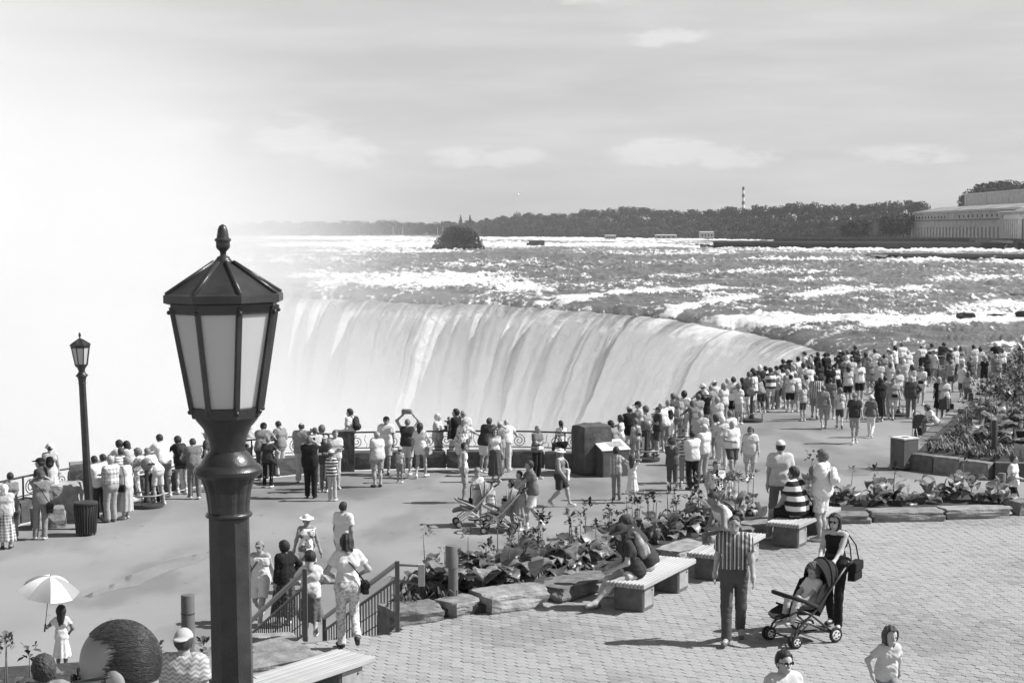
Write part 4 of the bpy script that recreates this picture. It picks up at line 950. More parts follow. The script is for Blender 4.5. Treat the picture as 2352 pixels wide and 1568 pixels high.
def flower_mesh(seed):
    rs = random.Random(seed); m = MB()
    for k in range(15):
        a = rs.uniform(0, 6.28); t = rs.uniform(-.3, 1.3); c = Vector((.035 * math.cos(a), .035 * math.sin(a), rs.uniform(-.06, .08))); d = Vector((math.cos(a) * math.cos(t), math.sin(a) * math.cos(t), math.sin(t))); s = d.cross(Vector((0, 0, 1))).normalized(); q = rs.uniform(.05, .09)
        m.add([c, c + d * q * .6 + s * .025, c + d * q + Vector((0, 0, -.01)), c + d * q * .6 - s * .025], [(0, 1, 2, 3)])
    return m.mesh('flower')
FLW = [flower_mesh(k) for k in range(4)]; FM = [mat(g, .8, .4, 20) for g in (.05, .10, .22)]
def stalk_mesh(h): return MB().tube([(0, 0, 0), (.012, .01, h * .5), (0, 0, h)], [.016, .012, .008], 5).mesh('stem', True)
STK = {h: stalk_mesh(h) for h in (.55, .75, .95, 1.15)}
rc = random.Random(21)
def canna(p, size, label, group, nleaf=9, flowers=1, big=1.0, fl=(.75, 1.15)):
    e = empty('canna_plant', p, rc.uniform(0, 6.28), label, 'plant', group); e.scale = (size,) * 3
    for k in range(nleaf):
        a = k * 2.4 + rc.uniform(-.3, .3); z = rc.uniform(.02, .5) * (1 if k > 2 else .3); s = rc.uniform(.8, 1.25) * big
        link('leaf', rc.choice(LEAF), e, rc.choice(LM), loc=(.03 * math.cos(a), .03 * math.sin(a), z), rot=(rc.uniform(-.45, .15), rc.uniform(-.25, .25), a), scale=s)
    for k in range(flowers):
        h = rc.choice([q for q in STK if fl[0] <= q <= fl[1]]); x, y = rc.uniform(-.14, .14), rc.uniform(-.14, .14)
        st = link('stem', STK[h], e, LM[1], loc=(x, y, 0), rot=(rc.uniform(-.08, .08), rc.uniform(-.08, .08), 0)); fl_ = link('flower', rc.choice(FLW), e, rc.choice(FM), loc=(x, y, h + .02), scale=rc.uniform(1.3, 1.9), rot=(0, 0, rc.uniform(0, 6))); fl_['kind'] = 'stuff'
    return e
# terrace bed (centre)
n1 = 0
for k in range(38):
    t = k / 37.0; x = -1.15 + t * 5.6 + rc.uniform(-.15, .15); yf = float(np.interp(x, [-1.2, -.3, 1.2, 2.8, 4.5], [23.5, 24.0, 25.7, 28.0, 30.1])); y = yf + rc.uniform(.15, 1.0)
    canna((x, y, TER + .1), rc.uniform(.66, .82), 'big-leaved canna in the flower bed along the terrace edge behind the benches', 'cannas behind the benches', 12 if x < 1.6 else 10, rc.choice((1, 2, 2)) if x > -.6 else 1, 1.2 if x < 1.6 else 1.0)
for x, y in ((-.95, 23.9), (-.45, 23.9), (-.2, 24.4), (.35, 24.6), (.7, 25.3), (1.3, 25.9)): canna((x, y, TER + .1), rc.uniform(.70, .82), 'very broad-leaved canna at the left end of the terrace flower bed', 'broad-leaved cannas at the left of the bed', 10, 1 if rc.random() < .6 else 0, 1.35)
for k in range(15):
    x = 6.0 + k * .27 + rc.uniform(-.1, .1); canna((x, 31.6 + rc.uniform(.1, 1.2), TER + .1), rc.uniform(.62, .85), 'canna in the flower bed at the right of the benches', 'cannas right of the benches', 9, rc.choice((0, 1)), 1.0, (.55, .95))
for k in range(22):
    x = -8.6 + k * .27 + rc.uniform(-.1, .1); canna((x, rc.uniform(16.6, 18.6), TER), rc.uniform(.70, .85), 'canna in the flower bed at the lower left corner', 'cannas at the lower left', 9, rc.choice((1, 1, 2)), .9)
# right bed: dense cannas behind, low strap-leaved plants in front
k = 0
while k < 105:
    u, v = rc.random(), rc.random(); x = 14.0 + u * 13; y = 52 + v * 22
    left = float(np.interp(y, [50, 63, 72.5, 80], [13.0, 18.0, 22.2, 27])) 
    if x < left + .6 or x > y * .345: continue
    canna((x, y, .44), rc.uniform(1.15, 1.6), 'tall canna in the dense right flower bed', 'cannas in the right flower bed', 9, rc.choice((1, 1, 2)), .95); k += 1
def tuft_mesh(seed):
    rs = random.Random(seed); m = MB()
    for k in range(16):
        a = rs.uniform(0, 6.28); L = rs.uniform(.16, .32); d = Vector((math.cos(a), math.sin(a), 0)); s = Vector((-d.y, d.x, 0)) * .012
        m.add([s * -1, s, d * L * .5 + Vector((0, 0, L * .8)) + s, d * L * .5 + Vector((0, 0, L * .8)) - s, d * L + Vector((0, 0, L * .55))], [(0, 1, 2, 3), (3, 2, 4)])
    return m.mesh('strap_leaves')
TUFT = [tuft_mesh(k) for k in range(4)]; TM = [mat(g, .6, .3, 10) for g in (.09, .16, .26)]
def tuft(p, s, label, group):
    o = link('grass_tuft', rc.choice(TUFT), None, rc.choice(TM), loc=p, rot=(0, 0, rc.uniform(0, 6)), scale=s); tag(o, label, 'plant', group)
for k in range(60):
    y = 50.6 + 14 * rc.random(); x = float(np.interp(y, [50, 63, 72.5], [12.6, 17.6, 21.8])) + .35 + 2.4 * rc.random() ** 1.5
    tuft((x, y, .44), rc.uniform(.9, 1.6), 'low strap-leaved plant along the left ledge of the right flower bed', 'low plants at the left ledge of the right bed')
for k in range(95):
    t = rc.random(); x = 12.8 + rc.random() * 5; y = float(np.interp(x, [12.3, 14.2, 22], [50.2, 48.3, 46.9])) + .25 + rc.random() * (1.0 + 3.2 * rc.random())
    if x < 12.9 + (y - 50.5) * .42 or x > y * .345: continue
    tuft((x, y, .44), rc.uniform(.9, 1.5), 'low strap-leaved plant along the front of the right flower bed', 'low plants of the right flower bed')
for k in range(26): tuft((rc.uniform(-1.75, -.95), rc.uniform(23.1, 24.6), TER + .08), rc.uniform(.7, 1.1), 'grass tuft at the foot of the hooded bollard', 'grass by the hooded bollard')
for k in range(14): x = rc.uniform(-.2, 2.4); tuft((x, float(np.interp(x, [-.3, 1.2, 2.8], [23.75, 25.5, 27.9])) + .1, TER + .1), rc.uniform(.5, .9), 'small grass tuft behind the long flat stone', 'grass behind the edging stones')

# ================================================================ umbrella
def umbrella(loc, tilt, rz):
    e = empty('umbrella', loc, label='open umbrella with white and grey panels held by the small girl', cat='umbrella'); e.rotation_euler = (tilt[0], tilt[1], rz)
    n = 8; R = .50; H = .26
    for k in range(n):
        a0, a1 = 2 * math.pi * k / n, 2 * math.pi * (k + 1) / n; V = []; nr = 7
        for i in range(nr):
            t = i / (nr - 1)
            for j in range(5):
                u = j / 4; a = a0 + (a1 - a0) * u; sag = 1 - .10 * t * math.sin(math.pi * u); V.append((R * t * sag * math.cos(a), R * t * sag * math.sin(a), H * (1 - t ** 1.9) - .02 * t * math.sin(math.pi * u)))
        F = [(i * 5 + j, i * 5 + j + 1, (i + 1) * 5 + j + 1, (i + 1) * 5 + j) for i in range(nr - 1) for j in range(4)]
        MB().add(V, F).obj('panel', mat(.82 if k % 2 == 0 else .30, .8, .06, 10), e, True)
        MB().tube([(0, 0, H - .01), (R * .5 * math.cos(a0), R * .5 * math.sin(a0), H * (1 - .5 ** 1.9) - .012), (R * math.cos(a0), R * math.sin(a0), -.005)], .004, 4).obj('rib', mat(.1, .4), e)
    MB().tube([(0, 0, H + .04), (0, 0, -.62)], .007, 6).obj('shaft', mat(.2, .4, spec=.5), e); MB().tube([(0, 0, -.58), (0, 0, -.72)], .014, 6).obj('handle', mat(.05), e)
# ================================================================ strollers and carriers
def wheel(parent, c, r, axis, w=.05, hub=.75):
    t = MB(); ax = Vector(axis).normalized(); s = ax.cross(Vector((0, 0, 1))).normalized(); up = Vector((0, 0, 1)); c = Vector(c)
    o = empty('wheel', c); o.parent = parent
    t.tube([(s * math.cos(a) + up * math.sin(a)) * (r - .022) for a in np.linspace(0, 2 * math.pi, 21)[:-1]], .024, 8, closed=True); t.obj('tyre', mat(.03, .7), o, True)
    h = MB(); n = 18
    for sg in (-1, 1):
        V = [ax * (sg * w * .35) + (s * math.cos(2 * math.pi * j / n) + up * math.sin(2 * math.pi * j / n)) * (r * .66) for j in range(n)] + [ax * (sg * w * .55)]
        h.add(V, [(j, (j + 1) % n, n) if sg > 0 else ((j + 1) % n, j, n) for j in range(n)])
    h.obj('hub', mat(hub, .4, spec=.5), o, True)
    for k in range(5):
        a = k * 1.2566; q = (s * math.cos(a) + up * math.sin(a)) * r * .4
        for sg in (-1, 1): MB().ball(q + ax * (sg * w * .5), .012, 6, 4).obj('hub_slot', mat(.04), o)
    return o
def stroller(loc, rz, label, dark=True, child=True):
    """pushchair rolling towards -y, handle at +y"""
    e = empty('stroller', loc, rz, label, 'stroller', 'strollers'); fr = mat(.04 if dark else .62, .4, .15, 20, spec=.5); fab = mat(.03 if dark else .30, .9, .2, 8, .3, 30); hub = .75
    for sx in (-1, 1):
        wheel(e, (sx * .29, .30, .105), .105, (1, 0, 0), hub=hub); wheel(e, (sx * .24, -.38, .09), .09, (1, 0, 0), hub=hub); wheel(e, (sx * .31, -.38, .09), .09, (1, 0, 0), hub=hub)
        MB().tube([(sx * .26, -.38, .12), (sx * .25, -.34, .22), (sx * .24, .05, .50), (sx * .24, .30, .78), (sx * .25, .50, 1.00)], .017, 6).obj('side_tube', fr, e, True)
        MB().tube([(sx * .27, .30, .11), (sx * .24, -.10, .42), (sx * .22, -.30, .50)], .016, 6).obj('leg_tube', fr, e, True); MB().tube([(sx * .25, -.36, .13), (sx * .25, -.12, .30), (sx * .26, .28, .13)], .011, 6).obj('brace', fr, e, True)
    MB().tube([(-.27, .30, .11), (.27, .30, .11)], .014, 6).obj('axle', fr, e); MB().tube([(-.27, -.38, .12), (.27, -.38, .12)], .014, 6).obj('axle', fr, e); MB().tube([(-.25, -.2, .25), (.25, .15, .22)], .009, 5).obj('brace', fr, e); MB().tube([(.25, -.2, .25), (-.25, .15, .22)], .009, 5).obj('brace', fr, e)
    MB().tube([(-.25, .50, 1.0), (-.25, .60, 1.06), (-.12, .64, 1.07), (.12, .64, 1.07), (.25, .60, 1.06), (.25, .50, 1.0)], .022, 8).obj('handle', mat(.03, .7), e, True)
    # seat: sling of pan, back and foot rest
    def sheet(rows, th=.02):
        m = MB(); n = 7; V = []
        for off in (0, -th):
            for y, z, w, dip in rows:
                for j in range(n): u = j / (n - 1) * 2 - 1; V.append((u * w, y, z + dip * u * u + off))
        k = len(rows); F = []
        for i in range(k - 1):
            for j in range(n - 1): F.append((i * n + j, i * n + j + 1, (i + 1) * n + j + 1, (i + 1) * n + j)); F.append((k * n + i * n + j, k * n + (i + 1) * n + j, k * n + (i + 1) * n + j + 1, k * n + i * n + j + 1))
        return m.add(V, F)
    sheet([(-.50, .36, .15, .05), (-.40, .38, .19, .06), (-.26, .40, .21, .08), (-.05, .37, .22, .10), (.08, .38, .22, .10)]).obj('seat', fab, e, True); m = sheet([(.08, .38, .22, -.0), (.18, .55, .23, .0), (.30, .82, .22, .0), (.33, .95, .16, .0)]); m.obj('seat_back', fab, e, True)
    for sx in (-1, 1): MB().add([(sx * .22, .10, .40), (sx * .24, -.04, .52), (sx * .24, .10, .78), (sx * .22, .30, .86), (sx * .22, .20, .56)], [(0, 1, 2, 3, 4)]).obj('side_wing', fab, e)
    # hood: folded back arch
    for q, (y0, z0, yt, zt) in enumerate(((.20, .74, .16, 1.04), (.26, .78, .30, 1.10), (.32, .84, .42, 1.04))):
        MB().tube([(.25 * math.cos(a), y0 + (yt - y0) * math.sin(a), z0 + (zt - z0) * math.sin(a)) for a in np.linspace(0, math.pi, 11)], .014, 5).obj('hood_bow', fab, e, True)
    V = []; bows = ((.20, .74, .16, 1.04), (.26, .78, .30, 1.10), (.32, .84, .42, 1.04))
    for y0, z0, yt, zt in bows:
        for a in np.linspace(0, math.pi, 11): V.append((.252 * math.cos(a), y0 + (yt - y0) * math.sin(a), z0 + (zt - z0) * math.sin(a)))
    MB().add(V, [(i * 11 + j, i * 11 + j + 1, (i + 1) * 11 + j + 1, (i + 1) * 11 + j) for i in (0, 1) for j in range(10)]).obj('hood', fab, e, True)
    MB().tube([(-.24, .02, .50), (-.25, -.20, .60), (-.22, -.36, .66), (-.10, -.42, .68), (.10, -.42, .68), (.22, -.36, .66), (.25, -.20, .60), (.24, .02, .50)], .030, 8).obj('bumper_bar', fab, e, True)
    sheet([(-.10, .16, .2, .04), (.22, .14, .2, .04)]).obj('basket', mat(.12, .9, .3, 40), e, True)
    return e
def child_carrier(loc, rz):
    e = empty('child_carrier', loc, rz, 'dark framed child carrier standing beside the seated woman in white', 'carrier'); dk = mat(.035, .8, .2, 8, .2, 30); al = mat(.6, .35, .1, spec=.5)
    n = 14; out = [(-.22, 0), (.22, 0), (.22, .28)] + [(.22 * math.cos(a), .28 + .24 * math.sin(a)) for a in np.linspace(0, math.pi, n)[1:-1]] + [(-.22, .28)]
    V = [(x, -.12, z + .28) for x, z in out] + [(x * .95, .12, z * .95 + .29) for x, z in out]; k = len(out)
    MB().add(V, [tuple(range(k)), tuple(range(2 * k - 1, k - 1, -1))] + [(i, k + i, k + (i + 1) % k, (i + 1) % k) for i in range(k)]).obj('carrier_shell', dk, e); MB().box((-.05, -.127, .36), (.08, .008, .03)).obj('label_patch', mat(.7), e)
    for s in (-1, 1): MB().tube([(s * .21, .14, .0), (s * .23, .10, .40), (s * .22, .16, .80), (s * .12, .24, .92)], .014, 6).obj('frame_tube', al, e, True); MB().tube([(s * .2, -.12, .30), (s * .2, -.22, .02), (s * .1, -.24, .0)], .013, 6).obj('stand_tube', al, e, True)
    MB().tube([(.20 * math.cos(a), .18 + .1 * math.sin(a), .66 + .22 * math.sin(a)) for a in np.linspace(0, math.pi, 10)], .012, 6).obj('sun_hood_bow', mat(.1), e, True); MB().box((.02, .02, .14), (.36, .2, .22), taper=.9).obj('lower_pocket', mat(.08, .9, .2, 8), e)
def bicycle(loc, rz):
    e = empty('bicycle', loc, rz, 'bicycle whose front wheel shows between the walkers in the far crowd', 'bicycle'); dk = mat(.05, .4, spec=.5)
    for y in (-.52, .52):
        o = empty('wheel', (0, y, .34)); o.parent = e; MB().tube([(0, .32 * math.cos(a), .32 * math.sin(a)) for a in np.linspace(0, 2 * math.pi, 29)[:-1]], .018, 6, closed=True).obj('tyre', mat(.04), o, True); MB().tube([(0, .295 * math.cos(a), .295 * math.sin(a)) for a in np.linspace(0, 2 * math.pi, 29)[:-1]], .012, 5, closed=True).obj('rim', mat(.7, .3, spec=.5), o, True)
        for k in range(9): a = k * math.pi / 9; MB().tube([(0, .29 * math.cos(a), .29 * math.sin(a)), (0, -.29 * math.cos(a), -.29 * math.sin(a))], .003, 3).obj('spoke', mat(.6, .3), o)
    for a, b in (((0, -.52, .34), (0, -.36, .86)), ((0, -.38, .78), (0, .05, .34)), ((0, -.37, .82), (0, .2, .80)), ((0, .05, .34), (0, .22, .90)), ((0, .05, .34), (0, .52, .34)), ((0, .52, .34), (0, .2, .78))): MB().tube([a, b], .017, 6).obj('frame_tube', dk, e)
    MB().tube([(-.26, -.30, .98), (-.1, -.38, .98), (.1, -.38, .98), (.26, -.30, .98)], .014, 6).obj('handlebar', dk, e); MB().box((0, .24, .93), (.14, .26, .05), taper=.7).obj('saddle', dk, e)
# ================================================================ people
# Every figure is grown from a posed skeleton: smooth blends of tapered limbs, meshed by surface nets.
def surfnet(f, lo, hi, h):
    lo = np.asarray(lo, np.float32) - 2 * h; hi = np.asarray(hi, np.float32) + 2 * h
    n = np.maximum(4, np.ceil((hi - lo) / h).astype(int) + 1)
    ax = [lo[i] + h * np.arange(n[i], dtype=np.float32) for i in range(3)]
    G = np.stack(np.meshgrid(*ax, indexing='ij'), -1)
    v = f(G.reshape(-1, 3)).reshape(n).astype(np.float32)
    v[v == 0] = 1e-6
    s = v < 0
    c = [(i, j, k) for i in (0, 1) for j in (0, 1) for k in (0, 1)]
    def sl(a, o): return a[o[0]:n[0] - 1 + o[0], o[1]:n[1] - 1 + o[1], o[2]:n[2] - 1 + o[2]]
    cnt = sum(sl(s, o).astype(np.int8) for o in c); m = (cnt > 0) & (cnt < 8)
    if not m.any(): return np.zeros((0, 3)), np.zeros((0, 4), int)
    idx = np.full(m.shape, -1, np.int64); idx[m] = np.arange(m.sum())
    base = np.stack(np.nonzero(m), -1).astype(np.float32); acc = np.zeros((len(base), 3), np.float32); num = np.zeros(len(base), np.float32)
    vals = {o: sl(v, o)[m] for o in c}
    for a in c:
        for d in range(3):
            if a[d] == 1: continue
            b = list(a); b[d] = 1; b = tuple(b); va, vb = vals[a], vals[b]; x = (va < 0) != (vb < 0)
            t = np.where(x, va / np.where(x, va - vb, 1), 0); p = np.array(a, np.float32)[None].repeat(len(base), 0); p[:, d] = t
            acc += p * x[:, None]; num += x
    V = lo + h * (base + acc / num[:, None]); F = []
    for d in range(3):
        e1, e2 = [(1, 2), (2, 0), (0, 1)][d]
        A = s[tuple(slice(0, n[q] - 1) if q == d else slice(1, n[q] - 1) for q in range(3))]; B = s[tuple(slice(1, n[q]) if q == d else slice(1, n[q] - 1) for q in range(3))]
        I = np.stack(np.nonzero(A != B), -1)
        if not len(I): continue
        flip = A[tuple(I.T)]; P = I.copy()
        for q in range(3):
            if q != d: P[:, q] += 1
        def cell(o1, o2): Q = P.copy(); Q[:, e1] += o1; Q[:, e2] += o2; return idx[tuple(Q.T)]
        q = np.stack([cell(-1, -1), cell(0, -1), cell(0, 0), cell(-1, 0)], -1); q[~flip] = q[~flip][:, ::-1]; F.append(q)
    F = np.concatenate(F); return V, F[(F >= 0).all(1)]
def A3(*p): return np.array(p, np.float32)
def cap(P, a, b, ra, rb):
    ba = b - a; L = float(ba @ ba) + 1e-9; t = np.clip((P - a) @ ba / L, 0, 1)
    return np.sqrt((((P - a) - t[:, None] * ba) ** 2).sum(1)) - (ra + (rb - ra) * t)
def ell(P, c, r):
    q = (P - c) / r; k0 = np.sqrt((q * q).sum(1)); k1 = np.sqrt(((q / r) ** 2).sum(1)) + 1e-6; return k0 * (k0 - 1) / k1
def smin(a, b, k):
    h = np.clip(.5 + .5 * (b - a) / k, 0, 1); return b * (1 - h) + a * h - k * h * (1 - h)
def blend(P, prims, k, grow=0.0):
    r = None
    for pr in prims:
        d = cap(P, *pr) - grow; r = d if r is None else smin(r, d, k)
    return r
def unit(v): return v / (np.linalg.norm(v) + 1e-9)
def ik(a, t, l1, l2, hint):
    d = t - a; L = np.linalg.norm(d); L2 = min(L, (l1 + l2) * .999); d = unit(d); t = a + d * L2
    x = (l1 * l1 - l2 * l2 + L2 * L2) / (2 * L2); y = math.sqrt(max(l1 * l1 - x * x, 0)); hh = unit(hint - d * float(hint @ d)); return a + d * x + hh * y, t
# --- poses: hands L/R and feet L/R are targets in a 1.75 m figure facing -y
POSES = {
 'st': {}, 'st2': dict(hr=(-.20, -.02, 1.02), hint=1, fl=(.13, -.05, .08)),
 'stw': dict(fl=(.16, 0, .08), fr=(-.16, .02, .08)), 'hips': dict(hl=(.20, -.02, 1.03), hr=(-.20, -.02, 1.03), hint=1, fl=(.13, 0, .08), fr=(-.13, 0, .08)),
 'lean': dict(lean=.42, pel=(0, .22), hl=(.24, -.42, 1.10), hr=(-.24, -.42, 1.10), hp=.15, fl=(.10, .22, .08), fr=(-.12, .30, .08), hint=1), 'lean2': dict(lean=.75, pel=(0, .34), hl=(.20, -.42, 1.06), hr=(-.20, -.42, 1.06), hp=-.1, fl=(.10, .30, .08), fr=(-.12, .42, .08), hint=1),
 'cam': dict(hl=(.05, -.20, 1.58), hr=(-.05, -.20, 1.58), hint=1, fl=(.12, -.03, .08)), 'camlow': dict(hl=(.05, -.24, 1.38), hr=(-.05, -.24, 1.38), hint=1, hp=.35),
 'fold': dict(hl=(-.06, -.22, 1.16), hr=(.06, -.24, 1.20), hint=1), 'carry': dict(hl=(.06, -.26, 1.18), hr=(-.10, -.24, 1.30), hint=1, lean=-.06),
 'behind': dict(hl=(.04, .17, .96), hr=(-.04, .17, .98), hint=2), 'pock': dict(hl=(.20, -.08, .90), hr=(-.20, -.08, .90), hint=1, hp=.12),
 'walk': dict(fl=(.08, -.27, .09), fr=(-.08, .30, .17), hl=(.24, .18, .88), hr=(-.24, -.22, .92)), 'walk2': dict(fr=(-.08, -.24, .09), fl=(.08, .26, .15), hr=(-.26, .14, .86), hl=(.26, -.18, .90)),
 'walkb': dict(fr=(-.08, -.20, .09), fl=(.08, .22, .13), hr=(-.10, -.22, 1.1), hl=(.26, .06, .82), hint=1), 'down': dict(hp=.55, hl=(.10, -.22, 1.12), hr=(-.10, -.22, 1.12), hint=1, lean=.1),
 'point': dict(hr=(-.62, -.12, 1.05), hl=(.22, .02, .84)), 'up': dict(hl=(.16, -.14, 1.82), hr=(-.16, -.14, 1.82), hint=1), 'upr': dict(hr=(-.14, -.16, 1.62), hint=1),
 'headh': dict(hl=(.12, .0, 1.60), hr=(-.12, .0, 1.60), hint=1), 'push': dict(hl=(.16, -.46, 1.02), hr=(-.16, -.46, 1.02), lean=.14, fl=(.09, -.16, .09), fr=(-.09, .24, .14)),
 'sit': dict(sit=.45, fl=(.12, -.50, .08), fr=(-.12, -.46, .08), hl=(.14, -.34, .58), hr=(-.14, -.34, .58), lean=.12), 'sitl': dict(sit=.45, fl=(.14, -.52, .08), fr=(-.10, -.40, .08), hl=(.10, -.42, .66), hr=(-.10, -.40, .64), lean=.55, hp=.2, hint=1),
 'sitc': dict(sit=.45, fl=(.20, -.72, .14), fr=(-.02, -.62, .08), hl=(.10, -.40, .62), hr=(-.14, -.38, .62), lean=.35, hp=.1), 'run': dict(fl=(.07, -.34, .20), fr=(-.07, .46, .34), hl=(.34, .18, .86), hr=(-.30, -.12, .98), lean=.22, hint=1),
 'stroll': dict(sit=.30, fl=(.12, -.52, .26), fr=(-.10, -.48, .22), hl=(.14, -.30, .52), hr=(-.14, -.30, .50), lean=-.35, hp=.35), 'umb': dict(hl=(.30, -.16, 1.22), hr=(-.16, -.1, .98), hint=1), 'pushc': dict(hl=(.10, -.40, 1.06), hr=(-.12, -.40, 1.06), lean=.06, fl=(.09, -.10, .09), fr=(-.09, .16, .11)),
 'bald': dict(hy=.0, hp=.28), 'stairs': dict(fl=(.08, -.20, -.02), fr=(-.08, .16, .16), hl=(.16, -.22, 1.02), hr=(-.18, -.22, 1.05), hint=1, hp=.3), 'leave': dict(fr=(-.09, .30, .26), fl=(.07, -.10, .08), hl=(.18, -.20, 1.06), hr=(-.20, -.20, 1.06), hint=1, hp=.35),
}
BODY = { # shoulder half width, hip half width, chest, waist, pelvis, limb factor, head factor
 'm': (.180, .088, .112, .106, .118, 1.0, 1.0), 'f': (.158, .092, .100, .090, .122, .88, .97), 's': (.190, .095, .135, .150, .140, 1.12, 1.0), 'w': (.168, .105, .122, .130, .148, 1.06, .98), 'c': (.150, .080, .098, .098, .104, .90, 1.26)}
def skeleton(pose, body):
    q = POSES[pose]; sh, hw, rc, rw, rp, lf, hf = BODY[body]; J = dict(q=q, lf=lf, rc=rc, rw=rw, rp=rp, hf=hf)
    lean = q.get('lean', 0.0); px, py = q.get('pel', (0, 0)); sit = q.get('sit')
    L1, L2 = .43, .42
    fl = A3(*q.get('fl', (.095, 0, .08))); fr = A3(*q.get('fr', (-.095, .02, .08)))
    if sit is None:
        hz = min(math.sqrt(max(.05, (.845 ** 2) - (f[0] - sx) ** 2 - (f[1] - py) ** 2)) + f[2] for f, sx in ((fl, hw), (fr, -hw)))
        hz = min(hz, .925)
    else: hz = sit + .09
    pel = A3(px, py, hz + .035); u = A3(0, -math.sin(lean), math.cos(lean)); fw = A3(0, -math.cos(lean), -math.sin(lean)); X = A3(1, 0, 0)
    J.update(pel=pel, u=u, fw=fw, waist=pel + u * .14, chest=pel + u * .34, neck=pel + u * .515)
    hp = q.get('hp', 0.0) + lean * .35; hy = q.get('hy', 0.0)
    hu = A3(0, -math.sin(hp), math.cos(hp)); hfw = A3(0, -math.cos(hp), -math.sin(hp)); hs = X
    J.update(hu=hu, hfw=hfw, hs=hs, hc=J['neck'] + hu * .07 + u * .055 + hfw * .02 + hu * (.03 * (hf - 1) * 3))
    for sd, s in (('l', 1), ('r', -1)):
        S = pel + u * .455 + X * (s * sh); T = A3(*q.get('h' + sd, (s * .235, -.03, .80)))
        hint = {0: A3(s * .15, 1, -.1), 1: A3(s * 1.0, .35, -.9), 2: A3(s * 1.0, .8, 0)}[q.get('hint', 0) if ('h' + sd) in q else 0]
        E, Wr = ik(S, T, .285, .25, hint); J['s' + sd] = S; J['e' + sd] = E; J['w' + sd] = Wr
        H = A3(s * hw, py, hz); J['H' + sd] = H; f = fl if s > 0 else fr
        K, An = ik(H, f, L1, L2, A3(s * .08, -1, 0.05)); J['K' + sd] = K; J['A' + sd] = An
        back = f[1] > .18 and sit is None
        td = A3(s * .22, -1, -.9 if (back and f[2] > .12) else -.0); J['T' + sd] = An + unit(td) * .135 + A3(0, 0, -.035 if not back else -.02)
    return J
def flesh(J):
    lf = J['lf']; X = A3(1, 0, 0); P = []
    P += [(J['sl'] * .86 + J['sr'] * .14, J['sr'] * .86 + J['sl'] * .14, .070 * lf, .070 * lf)]
    for c, w, r in ((J['chest'], .075, J['rc']), (J['waist'], .05, J['rw']), (J['pel'], .055, J['rp'])): P.append((c - X * w, c + X * w, r, r))
    P.append((J['neck'] - J['u'] * .04, J['hc'] - J['hu'] * .03 - J['hfw'] * .01, .056 * lf, .052 * lf))
    for s in 'lr':
        P += [(J['s' + s], J['e' + s], .052 * lf, .042 * lf), (J['e' + s], J['w' + s], .041 * lf, .028 * lf), (J['w' + s], J['w' + s] + unit(J['w' + s] - J['e' + s]) * .06, .030, .026),
              (J['H' + s], J['K' + s], .088 * lf, .056 * lf), (J['K' + s], J['A' + s], .055 * lf, .037 * lf), (J['K' + s] * .68 + J['A' + s] * .32 + A3(0, .012, 0), J['K' + s] * .55 + J['A' + s] * .45 + A3(0, .012, 0), .056 * lf, .05 * lf), (J['A' + s], J['T' + s], .04, .032)]
    return P
def bounds(prims, pad=.03):
    lo = np.min([np.minimum(a - ra, b - rb) for a, b, ra, rb in prims] + [np.minimum(a - ra, b - ra) for a, b, ra, rb in prims], 0); hi = np.max([np.maximum(a + ra, b + rb) for a, b, ra, rb in prims], 0); return lo - pad, hi + pad
def head_q(J, P):
    d = (P - J['hc']) / J['hf']; return np.stack([d @ J['hs'], d @ J['hfw'], d @ J['hu']], -1).astype(np.float32)
def cran(q): return smin(ell(q, A3(0, -.012, .02), A3(.076, .097, .098)), ell(q, A3(0, .02, -.055), A3(.054, .068, .066)), .03)
def head_sdf(J, P):
    q = head_q(J, P); d = cran(q)
    d = smin(d, cap(q, A3(0, .088, .012), A3(0, .106, -.026), .007, .013), .012)
    for s in (-1, 1):
        d = smin(d, ell(q, A3(s * .078, -.008, -.012), A3(.011, .022, .032)), .008)
        d = -smin(-d, ell(q, A3(s * .033, .106, .010), A3(.020, .022, .013)), .012)
        d = smin(d, ell(q, A3(s * .032, .068, .006), A3(.017, .018, .014)), .006)
    d = smin(d, ell(q, A3(0, .085, -.062), A3(.024, .013, .010)), .008)
    d = smin(d, cap(q, A3(0, -.03, -.06), A3(0, -.045, -.16), .05, .052), .03)
    return d * J['hf']
MESH = {}
def put(key, make):
    if key not in MESH: MESH[key] = make()
    return MESH[key]
